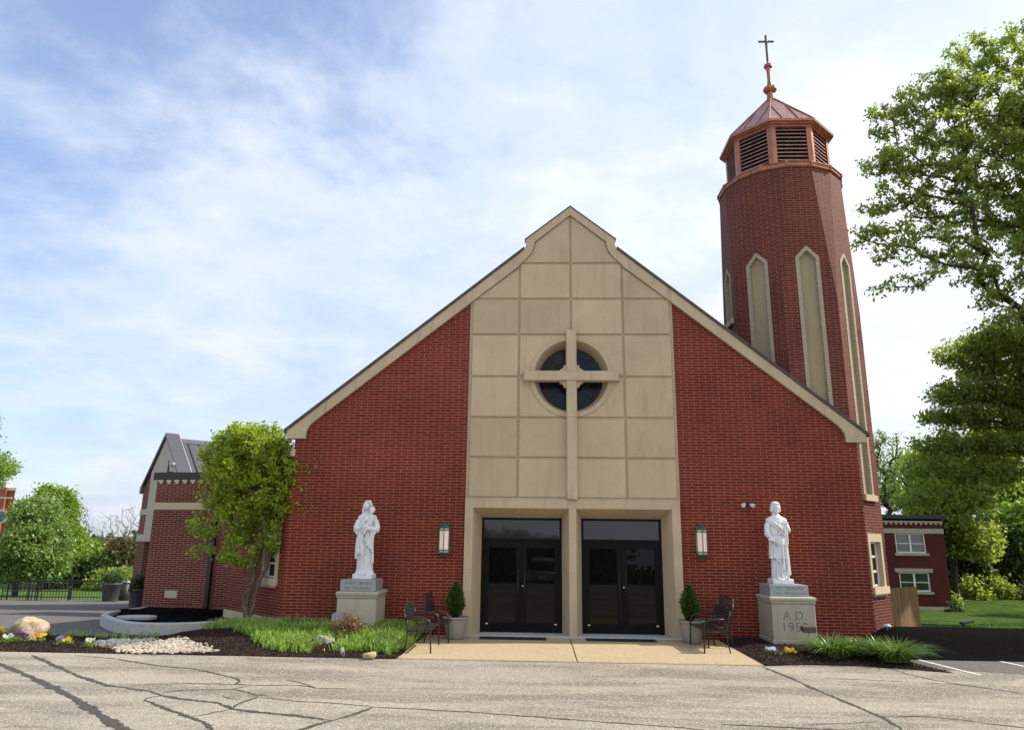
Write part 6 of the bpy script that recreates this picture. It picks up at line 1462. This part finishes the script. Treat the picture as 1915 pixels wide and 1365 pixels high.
tree('young_tree', 'small multi-stemmed tree with bright green leaves in front of the low brick wing', (-7.72, ty, 0.10), lob, 840, 19, 0.085, M_LEAF_N, M_BARK, 3, 1.35, 0.15, None, 0.075, 0.22, [(-0.16, 0, ), (0.34, 0.04), (0.12, -0.12), (0.0, 0.14)], 0.0046, 0, 0.62, gam=2.15, jit=0.13)
# small leafy growth at its foot
def bush(name, label, base, r, n, leaf, mat, cat='shrub', group=None, stems=True, h=None):
    """leafy mound made of leaf-sized pieces on thin stems"""
    h = h or r[2]*2; t = thing(name, label, cat, tuple(base), group); d = rng.normal(0, 1, (n, 3)); d /= np.linalg.norm(d, axis=1, keepdims=True); d[:, 2] = np.abs(d[:, 2])*1.0
    k = max(6, n//60); cen = rng.normal(0, 1, (k, 3)); cen /= np.linalg.norm(cen, axis=1, keepdims=True); cen[:, 2] = np.abs(cen[:, 2]); cen *= rng.uniform(0.4, 0.85, (k, 1)); which = rng.integers(0, k, n)
    pts = (cen[which]+rng.normal(0, 0.17, (n, 3)))*np.array(r)*np.array([1, 1, 1.4]); pts[:, 2] = np.abs(pts[:, 2])
    V, Fq = cards(pts, leaf, rng.normal(0, 1, (n, 3))+np.array([0, 0, 0.7]), 0.6); link('foliage', mesh_np('foliage', V, Fq, mat), t)
    if stems:
        g = MB(); b_ = np.array(base)
        for c in cen[:min(k, 14)]: q = c*np.array(r)*np.array([1, 1, 1.3]); g.tube([b_, b_+q*0.5+rng.normal(0, 0.02, 3), b_+q], [0.012*max(r[0], 0.3), 0.008*max(r[0], 0.3), 0.004], 5)
        obj('stems', g, M_STEM, t)
    return t
bush('rose_bush', 'low rose bush with reddish new leaves below the grey spotlight', (P(650, 1190, -1.75)[0], -1.75, 0.24), (0.40, 0.30, 0.30), 2000, 0.042, M_ROSELEAF)
bush('seedling', 'thin seedling with orange leaves against the brick left of the grey spotlight', (P(592, 1175, -0.7)[0], -0.7, 0.2), (0.14, 0.1, 0.13), 130, 0.035, M_ROSELEAF)
bush('sucker_shoots', 'yellow-green shoots around the foot of the young tree', (-8.0, 0.0, 0.16), (0.45, 0.2, 0.12), 700, 0.045, M_LEAF_Y)
x = P(545, 1170, -.5)[0]; pts = np.column_stack([rng.normal(x, 0.14, 60), rng.normal(-0.5, 0.05, 60), np.full(60, 0.18)]); V, Fq = blades(pts, 0.15, 0.42, 0.012, 0.3)
link('wild_shoots', mesh_np('wild_shoots', V-np.array([x, -.5, 0]), Fq, M_BLADE_D), None, label='thin dark green shoots against the brick wall left of the seedling', cat='plant').location = (x, -.5, 0)
bush('tiny_weed', 'tiny pale weed in the mulch right of the last daylily clump', (Gd(1713, 1247)[0], Gd(1713, 1247)[1], 0.02), (0.07, 0.06, 0.05), 60, 0.03, M_LEAF_Y)
bush('wall_weed', 'small dark weed at the wall between the right bench and pedestal', (P(1366, 1196, -.3)[0], -0.3, 0.02), (0.12, 0.1, 0.10), 160, 0.03, M_LEAF_D)
# the large tree on the right, its trunk outside the picture
Yt = 5.0
def spray(pts, Y, ru, rv, ry=0.9, w=1.0): return [LB(u, v, Y, ru, rv, ry, w) for u, v in pts]
lob = spray([(1612, 440), (1640, 432), (1672, 425), (1705, 440), (1650, 470), (1690, 480)], Yt-1, 26, 15, 0.7)
lob += spray([(1640, 545), (1665, 528), (1690, 512), (1715, 525), (1740, 505)], Yt-1.5, 22, 11, 0.5, 0.8)
lob += spray([(1640, 380), (1665, 352), (1695, 372), (1730, 385)], Yt, 30, 17, 0.8) + spray([(1640, 300), (1670, 290), (1660, 320), (1705, 305), (1740, 325)], Yt, 30, 18, 0.9)
lob += spray([(1655, 200), (1680, 215), (1660, 245), (1700, 185), (1710, 240), (1740, 215)], Yt+0.5, 28, 17, 0.8) + spray([(1800, 90), (1825, 105), (1850, 120), (1815, 135), (1870, 95)], Yt+1, 28, 16, 0.9)
lob += spray([(1740, 155), (1775, 165), (1760, 190), (1800, 180), (1840, 165)], Yt+0.5, 34, 18, 1.1) + spray([(1905, 60), (1930, 90), (1900, 120)], Yt+1, 24, 20, 0.9)
lob += spray([(1760, 250), (1800, 240), (1850, 225), (1890, 215), (1780, 290), (1830, 280), (1880, 275)], Yt, 40, 22, 1.5, 0.8) + spray([(1770, 340), (1820, 345), (1870, 335), (1910, 345), (1780, 400), (1840, 400), (1895, 410)], Yt, 38, 22, 1.5, 0.8)
lob += spray([(1745, 450), (1790, 462), (1835, 455), (1880, 465), (1770, 500), (1820, 515), (1870, 515), (1905, 530)], Yt-0.5, 34, 17, 1.2, 0.8) + spray([(1840, 560), (1875, 555), (1900, 585), (1920, 610)], Yt-0.5, 24, 15, 0.8)
lob += [LB(1970, 200, Yt, 70, 100, 2.5), LB(1990, 400, Yt, 80, 90, 2.5), LB(2060, 250, Yt+1, 100, 120, 3), LB(2130, 420, Yt+1, 110, 110, 3)]
tree('maple_tree', 'tall spreading tree whose branches reach towards the bell tower from the right', (19.6, 6.5, -0.3), lob, 3700, 16, 0.15, M_LEAF_B, M_BARK_D, 21, 7.0, 0.24, 'large leafy trees on the right', 0.32, 0.55, None, 0.0078, 0, 0.5, flat=0.55, gam=2.2, jit=0.13, droop=0.6)
lob = spray([(1790, 660), (1825, 648), (1860, 655), (1900, 640), (1840, 690), (1885, 690)], 9, 34, 17, 1.4) + spray([(1775, 735), (1810, 725), (1850, 740), (1895, 740), (1770, 775), (1815, 780), (1865, 785)], 9, 34, 18, 1.5)
lob += spray([(1755, 830), (1790, 835), (1835, 830), (1880, 835), (1745, 870), (1785, 885), (1830, 880), (1885, 885)], 8.7, 32, 18, 1.4) + spray([(1710, 925), (1735, 905), (1735, 940), (1765, 925), (1705, 950), (1800, 930)], 8, 20, 13, 0.8)
lob += [LB(1990, 760, 9, 80, 120, 3)]
tree('maple_tree', 'lower leafy tree below the tall one on the right, half across the brick building', (21.5, 9.5, -0.5), lob+spray([(1880, 600), (1905, 625), (1870, 632), (1925, 660), (1850, 625)], 7, 26, 16, 1.2), 2000, 17, 0.16, M_LEAF_B, M_BARK_D, 31, 4.5, 0.28, 'large leafy trees on the right', 0.28, 0.6, None, 0.008, 0, 0.5, flat=0.95, gam=2.2, jit=0.13, droop=0.6)
# more trees of the same row stand outside the picture on the right and shade the lot and the lawn
for k, (x, y, hh_) in enumerate([(19.5, -4.2, 7.0), (33.0, 18.5, 9.0)]):
    lob = [((x, y, hh_), (3.4, 3.4, 2.4), 1), ((x-2.2, y+0.5, hh_-1.5), (2.4, 2.4, 1.6), 1), ((x+2, y-1, hh_+1), (2.4, 2.4, 1.8), 1)]
    tree('maple_tree', ['shade tree outside the right border whose shadow dapples the parking lane', 'shade tree outside the right border behind the lawn'][k], (x, y, H(x, y)-0.1), lob, 420, 22, 0.26, M_LEAF_B, M_BARK_D, 200+k, 4.0, 0.5, 'large leafy trees on the right', 0.25, 0.9, None, 0.014, 0, 0.55)
# trees behind the house
lob = [LB(1735, 870, 32, 34, 40, 2.2), LB(1790, 900, 32, 50, 60, 3), LB(1750, 960, 32, 45, 50, 2.5), LB(1840, 860, 32, 40, 60, 3), LB(1800, 1000, 32, 50, 40, 2.5)]
tree('background_tree', 'tree with a shade-darkened trunk standing just behind the right corner of the brick building', (P(1792, 1130, 32)[0], 32, -1.3), lob, 520, 28, 0.30, M_LEAF_B, M_BARK_D, 41, 5.0, 0.75, 'trees beyond the lawn', 0.2, 0.9, None, 0.016, 0, 0.6)  # dark bark colour stands in for the shade on this trunk
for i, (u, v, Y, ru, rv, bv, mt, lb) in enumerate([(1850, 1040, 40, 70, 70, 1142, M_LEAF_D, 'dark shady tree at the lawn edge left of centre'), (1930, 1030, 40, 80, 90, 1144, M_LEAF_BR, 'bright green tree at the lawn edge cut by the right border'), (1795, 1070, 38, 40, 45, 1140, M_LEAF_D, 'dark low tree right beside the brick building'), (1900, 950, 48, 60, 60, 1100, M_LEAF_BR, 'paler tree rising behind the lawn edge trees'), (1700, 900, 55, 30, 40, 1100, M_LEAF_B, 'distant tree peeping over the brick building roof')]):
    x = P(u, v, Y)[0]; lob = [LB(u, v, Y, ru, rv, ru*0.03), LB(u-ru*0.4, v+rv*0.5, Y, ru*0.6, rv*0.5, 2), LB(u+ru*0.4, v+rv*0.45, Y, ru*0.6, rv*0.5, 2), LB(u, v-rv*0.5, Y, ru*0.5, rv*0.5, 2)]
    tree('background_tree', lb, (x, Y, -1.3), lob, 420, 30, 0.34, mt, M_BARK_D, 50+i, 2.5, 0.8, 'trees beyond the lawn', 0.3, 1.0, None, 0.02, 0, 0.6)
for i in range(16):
    x = 20+i*2.2+rng.uniform(-.6, .6); y = 34+rng.uniform(-2, 3); bush('undergrowth_bush', ['low bush at the shaded lawn edge', 'low bush in the undergrowth row at the lawn edge'][0], (x, y, -1.35), (1.5, 1.2, rng.uniform(0.9, 1.6)), 900, 0.26, [M_LEAF_D, M_LEAF_D, M_LEAF_B][int(rng.integers(0, 3))], 'bush', 'bushes along the lawn edge', False)  # mostly dark leaves, so the shade here is put into the leaf colour
bush('corner_bush', 'small bright bush at the right foot of the brick building', (P(1788, 1130, 25)[0], 25.0, -1.3), (0.4, 0.4, 0.7), 600, 0.13, M_LEAF_B, 'bush')
bush('corner_bush', 'dark low bush at the base of the brick building corner', (P(1789, 1148, 22)[0], 22.3, -1.15), (0.7, 0.4, 0.35), 500, 0.12, M_LEAF_D, 'bush')
# blossoming thin tree seen between tower and house
lob = [LB(1655, 850, 26, 18, 45, 2.0), LB(1650, 900, 26, 24, 40, 2.0), LB(1640, 820, 26, 12, 20, 1.0), LB(1665, 930, 26, 18, 30, 1.5)]
tree('sparse_tree', 'thin sparsely leaved tree between the bell tower and the brick building', (P(1655, 1100, 26)[0], 26, -1.3), lob, 260, 7, 0.14, M_LEAF_P, M_BARK_D, 61, 4.0, 0.35, None, 0.13, 0.6, None, 0.014, 0, 0.6)
# left background
lob = [LB(74, 1016, 24, 44, 48, 2.4), LB(70, 966, 24, 28, 32, 2), LB(88, 1044, 24, 38, 34, 2), LB(40, 1060, 24, 42, 28, 2), LB(75, 960, 24, 30, 30, 1.6)]
tree('leafy_tree', 'round pale green tree behind the iron fence at the far left', (P(28, 1110, 24)[0], 24, -1.2), lob, 620, 34, 0.17, M_LEAF_P, M_BARK_D, 71, 2.0, 0.42, 'trees on the left', 0.16, 0.6, None, 0.012)
lob = [LB(100, 960, 33, 30, 40, 2.2), LB(105, 1010, 33, 35, 40, 2.2), LB(125, 1040, 33, 26, 30, 2), LB(100, 930, 33, 20, 18, 1.5)]
tree('leafy_tree', 'yellow-green tree rising behind the pale one on the left', (P(105, 1100, 33)[0], 33, -1.3), lob, 420, 34, 0.22, M_LEAF_BR, M_BARK_D, 72, 3.0, 0.55, 'trees on the left', 0.2, 0.7, None, 0.015)
for i, (u, vt, Y, ru, hh_, lb) in enumerate([(140, 950, 45, 24, 60, 'bare leafless tree just right of the yellow-green tree'), (195, 975, 45, 26, 45, 'bare forked tree in the gap above the dark bushes'), (222, 985, 48, 24, 50, 'bare tree with several upright stems above the planter'), (252, 960, 44, 22, 60, 'bare tree next to the low brick wing')]):
    x = P(u, 1100, Y)[0]; lob = [LB(u, vt+5, Y, ru, 24, 2.5), LB(u, vt+40, Y, ru*1.2, 30, 2.5)]
    tree('bare_tree', lb, (x, Y, -1.3), lob, 170, 0, 0.1, M_LEAF_P, M_BARK_G, 80+i, 3.0, 0.3, 'bare trees on the left', 0.12, 0.5, [(-0.5, 0), (0.4, 0.2)], 0.0085, 0, jit=0.16)
for i, (u, v, Y, ru, rv, mt, lb) in enumerate([(150, 1045, 36, 26, 34, M_LEAF_BR, 'bright green bush tree behind the fence'), (190, 1075, 34, 36, 30, M_LEAF_D, 'dark bushy tree behind the large grey planter'), (232, 1050, 36, 26, 40, M_LEAF_O, 'olive-brown shrub tree beside the low brick wing'), (130, 1085, 33, 30, 22, M_LEAF_D, 'low dark hedge shrub behind the fence'), (215, 1095, 32, 30, 24, M_LEAF_B, 'low green shrub left of the brick wing pier'), (-20, 1060, 36, 50, 40, M_LEAF_D, 'dark shrub cut by the left border')]):
    x = P(u, v, Y)[0]; lob = [LB(u, v, Y, ru, rv, 1.8), LB(u-ru*.4, v+rv*.5, Y, ru*.6, rv*.5, 1.5), LB(u+ru*.4, v+rv*.5, Y, ru*.6, rv*.5, 1.5)]
    tree('background_shrub', lb, (x, Y, -1.3), lob, 260, 30, 0.26, mt, M_BARK_D, 90+i, 0.8, 0.6, 'shrubs behind the fence', 0.15, 0.8, None, 0.014)
# branch tips reaching in at the left border from a tree outside the picture
lob = [LB(-60, 870, 14, 70, 40, 2), LB(10, 885, 13, 24, 10, 0.5, 2.0), LB(-10, 905, 13, 24, 12, 0.5, 1.2), LB(-2, 795, 14, 6, 8, 0.3, 1.5), LB(-80, 800, 14, 60, 60, 2)]
tree('leafy_tree', 'tree outside the left border whose leafy twigs reach into the picture above the brick building', (P(-110, 1150, 14)[0], 14, -0.7), lob, 420, 24, 0.11, M_LEAF_BR, M_BARK_D, 99, 3.2, 0.26, 'trees on the left', 0.2, 0.5, None, 0.009)
# far woods around the horizon, one mass
def woods(name, label, pts, hmin, hmax, n, leaf, mats):
    V, Fq = [], []; k = 0; pts = np.array(pts); seg = np.linalg.norm(np.diff(pts, axis=0), axis=1); cum = np.concatenate([[0], np.cumsum(seg)])
    d = rng.uniform(0, cum[-1], n); x = np.interp(d, cum, pts[:, 0]); y = np.interp(d, cum, pts[:, 1])
    prof = 0.5+0.25*np.sin(d*0.35)+0.15*np.sin(d*0.9+1)+0.1*np.sin(d*2.3+2)
    hmax_ = hmin+(hmax-hmin)*prof; z = -1.5+hmax_*rng.uniform(0, 1, n)**0.8; dep = rng.normal(0, 2.0, n)
    c = np.column_stack([x+rng.normal(0, 0.8, n), y+dep, z]); V, Fq = cards(c, leaf, rng.normal(0, 1, (n, 3)), 0.7)
    return link(name, mesh_np(name, V, Fq, mats), None, label=label, cat='woods', kind='stuff')
woods('far_woods', 'continuous belt of trees on the horizon behind the buildings', [(-120, 62), (-60, 60), (-20, 64), (10, 66), (45, 58), (100, 55)], 2.4, 4.4, 60000, 0.6, M_LEAF_D)
woods('far_woods', 'belt of trees across the road behind the viewer, mirrored in the door glass', [(-60, -36), (-20, -38), (0, -37), (25, -38), (70, -36)], 1.6, 2.6, 26000, 0.45, M_LEAF_D)
woods('far_woods', 'taller clump of trees behind the viewer, mirrored in the left door', [(-30, -35), (-12, -35), (4.5, -35)], 2.6, 5.6, 22000, 0.45, M_LEAF_D)
# parked car and hedge behind the viewer, mirrored in the dark door glass
M_CARPAINT = plain('silver_car_paint', (0.55, 0.56, 0.58), 0.25, 0.6, 0.03, 2); M_CARGLASS = glass('car_glass', (0.01, 0.01, 0.012), 0.03, 1.5)
def emis(name, c): return plain(name, c, 0.3)
M_TAIL = plain('red_tail_light', (0.5, 0.02, 0.02), 0.25); M_TYRE = plain('tyre', (0.02, 0.02, 0.02), 0.8)
def car(x, y, z, label):
    t = thing('parked_car', label, 'car', (x, y, z)); B = lambda yy, hw, z0, z1, c: [(x-hw, y+yy, z+z0), (x+hw, y+yy, z+z0), (x+hw+0.02, y+yy, z+(z0+z1)/2), (x+hw-c, y+yy, z+z1), (x-hw+c, y+yy, z+z1), (x-hw-0.02, y+yy, z+(z0+z1)/2)]
    obj('body', MB().loft([B(2.25, .78, .35, .82, .08), B(2.1, .88, .25, .98, .05), B(1.2, .9, .22, 1.0, .04), B(-1.0, .9, .22, .98, .04), B(-1.95, .86, .25, .85, .06), B(-2.3, .72, .35, .70, .08)], True, True), M_CARPAINT, t)
    obj('cabin', MB().loft([B(2.05, .72, .98, 1.02, .02), B(1.75, .74, .98, 1.5, .12), B(0.6, .76, .98, 1.62, .14), B(-0.3, .76, .98, 1.56, .14), B(-1.15, .7, .96, 1.0, .02)], True, True), M_CARGLASS, t)
    obj('roof', MB().loft([B(1.7, .60, 1.5, 1.56, .1), B(0.6, .62, 1.6, 1.67, .1), B(-0.2, .60, 1.55, 1.61, .1)], True, True), M_CARPAINT, t)
    for sx_ in (-1, 1):
        for yy in (-1.4, 1.35): w_ = obj('wheel', MB().tube([(x+sx_*0.72, y+yy, z+0.33), (x+sx_*0.92, y+yy, z+0.33)], 0.33, 20), M_TYRE, t); obj('rim', MB().tube([(x+sx_*0.90, y+yy, z+0.33), (x+sx_*0.93, y+yy, z+0.33)], 0.2, 16), M_CHROME, w_)
        obj('tail_light', MB().bbox(x+sx_*0.55-.12, x+sx_*0.55+.16, y+2.16, y+2.24, z+0.72, z+0.88, 0.02), M_TAIL, t)
    obj('bumper', MB().bbox(x-.8, x+.8, y+2.15, y+2.33, z+.32, z+.5, 0.04), M_TYRE, t); obj('licence_plate', MB().box(x-.2, x+.2, y+2.27, y+2.29, z+.60, z+.72), M_WHITE, t)
car(-0.6, -25.5, H(0, -25.5), 'silver hatchback parked behind the viewer, seen only mirrored in the left door')
# ------------------------------------------------------------------ iron fence, garden benches, pots and bin in the distance
fa = np.array([-29.5, 17.6]); fb = np.array([-22.3, 20.4]); fc = np.array([-19.6, 21.6])
t = thing('iron_fence', 'low black iron picket fence at the far edge of the driveway', 'fence', (-24, 20, -1.0))
rail = MB(); pick = MB()
for A_, B_ in ((fa, fb), (fb, fc)):
    L = np.linalg.norm(B_-A_); n = int(L/0.13); u_ = (B_-A_)/L
    zz0, zz1 = H(*A_), H(*B_)
    for hh_ in (0.12, 0.92): rail.tube([(A_[0], A_[1], zz0+hh_), (B_[0], B_[1], zz1+hh_)], 0.02, 4, False)
    for i in range(n+1):
        p = A_+u_*i*0.13; z = H(*p); pick.box(p[0]-0.009, p[0]+0.009, p[1]-0.009, p[1]+0.009, z, z+1.0)
    for i in range(int(L/1.8)+1):
        p = A_+u_*i*1.8; z = H(*p); obj('post', MB().bbox(p[0]-0.035, p[0]+0.035, p[1]-0.035, p[1]+0.035, z-0.1, z+1.12, 0.01), M_IRON, t)
obj('rails', rail, M_IRON, t); obj('pickets', pick, M_IRON, t)
def garden_bench(x, y, rz, label):
    z = H(x, y); t = thing('garden_bench', label, 'bench', (x, y, z), 'garden benches by the fence', rz)
    def o2(name, mb):
        me = bpy.data.meshes.new(name); me.from_pydata(mb.v, [], mb.f); me.materials.append(M_IRON); me.update(); return link(name, me, t)
    g = MB()
    for i in range(9): g.box(-0.75+i*0.18, -0.72+i*0.18, 0.2, 0.23, 0.45, 0.88)
    g.box(-0.8, 0.8, 0.2, 0.24, 0.86, 0.91); g.box(-0.8, 0.8, 0.2, 0.24, 0.5, 0.53); o2('backrest', g)
    o2('seat', MB().box(-0.8, 0.8, -0.25, 0.2, 0.42, 0.45))
    for s in (-0.78, 0.78): o2('leg', MB().tube([(s, -0.22, 0), (s, -0.24, 0.62), (s, 0.2, 0.62)], 0.025, 5)); o2('leg', MB().tube([(s, 0.26, 0), (s, 0.22, 0.5), (s, 0.24, 0.9)], 0.025, 5))
    return t
x, y = Gd(50, 1121); garden_bench(x, y-0.4, 0.2, 'black garden bench before the fence behind the boulder'); x, y = Gd(105, 1122); garden_bench(x, y-0.4, 0.3, 'black garden bench before the fence nearest the large pot')
def bigpot(x, y, r, h, label, sh_label, tall, mat=M_LEAF_D):
    z = H(x, y); t = thing('dark_planter', label, 'planter', (x, y, z), 'dark pots by the wing entrance')
    obj('pot', MB().lathe([(r*0.68, 0), (r*0.72, 0.03), (r*0.92, h*0.9), (r, h*0.92), (r, h), (r*0.88, h), (r*0.86, h*0.9)], 24, (x, y, z)), M_POT_D, t)
    obj('soil', MB().add([(x+r*0.86*math.cos(q), y+r*0.86*math.sin(q), z+h*0.9) for q in np.linspace(0, 2*math.pi, 16, endpoint=False)], [tuple(range(16))]), M_MULCH, t)
    bush('potted_shrub', sh_label, (x, y, z+h*0.85), (r*1.2, r*1.2, tall), 1400, 0.09, mat, 'shrub', 'shrubs in the dark pots')
x, y = Gd(205, 1124); bigpot(x, y, 0.46, 0.85, 'large dark grey pot standing free on the driveway', 'dark shrub in the free-standing dark pot', 0.6)
x, y = Gd(254, 1137); bigpot(x, y, 0.30, 0.72, 'dark grey pot tucked against the brick pier of the wing', 'rounded dark shrub in the pot against the brick pier', 0.5)
x, y = Gd(231, 1122); z = H(x, y); t = thing('litter_bin', 'dark litter bin with pale lid between the two dark pots', 'bin', (x, y, z))
obj('body', MB().lathe([(0.24, 0), (0.26, 0.05), (0.26, 0.85)], 16, (x, y, z)), M_IRON, t); obj('lid', MB().lathe([(0.28, 0.85), (0.28, 0.91), (0.1, 0.95)], 16, (x, y, z)), M_GREYMETAL, t)
# mown grass blades where the lawn is nearest
pt = inpoly([(7.5, 4.0), (11, 3.0), (19, 2.6), (24, 10), (26, 24), (21.3, 23.8), (20, 14)], 26000); V, Fq = blades(np.column_stack([pt, [H(a, b) for a, b in pt]]), 0.03, 0.08, 0.02, 0.5, None, 2, 0.3)
link('lawn_blades', mesh_np('lawn_blades', V, Fq, M_LAWNBLADE), None, label='mown grass blades of the shaded lawn on the right', cat='grass', kind='stuff')
#@@NEXT@@
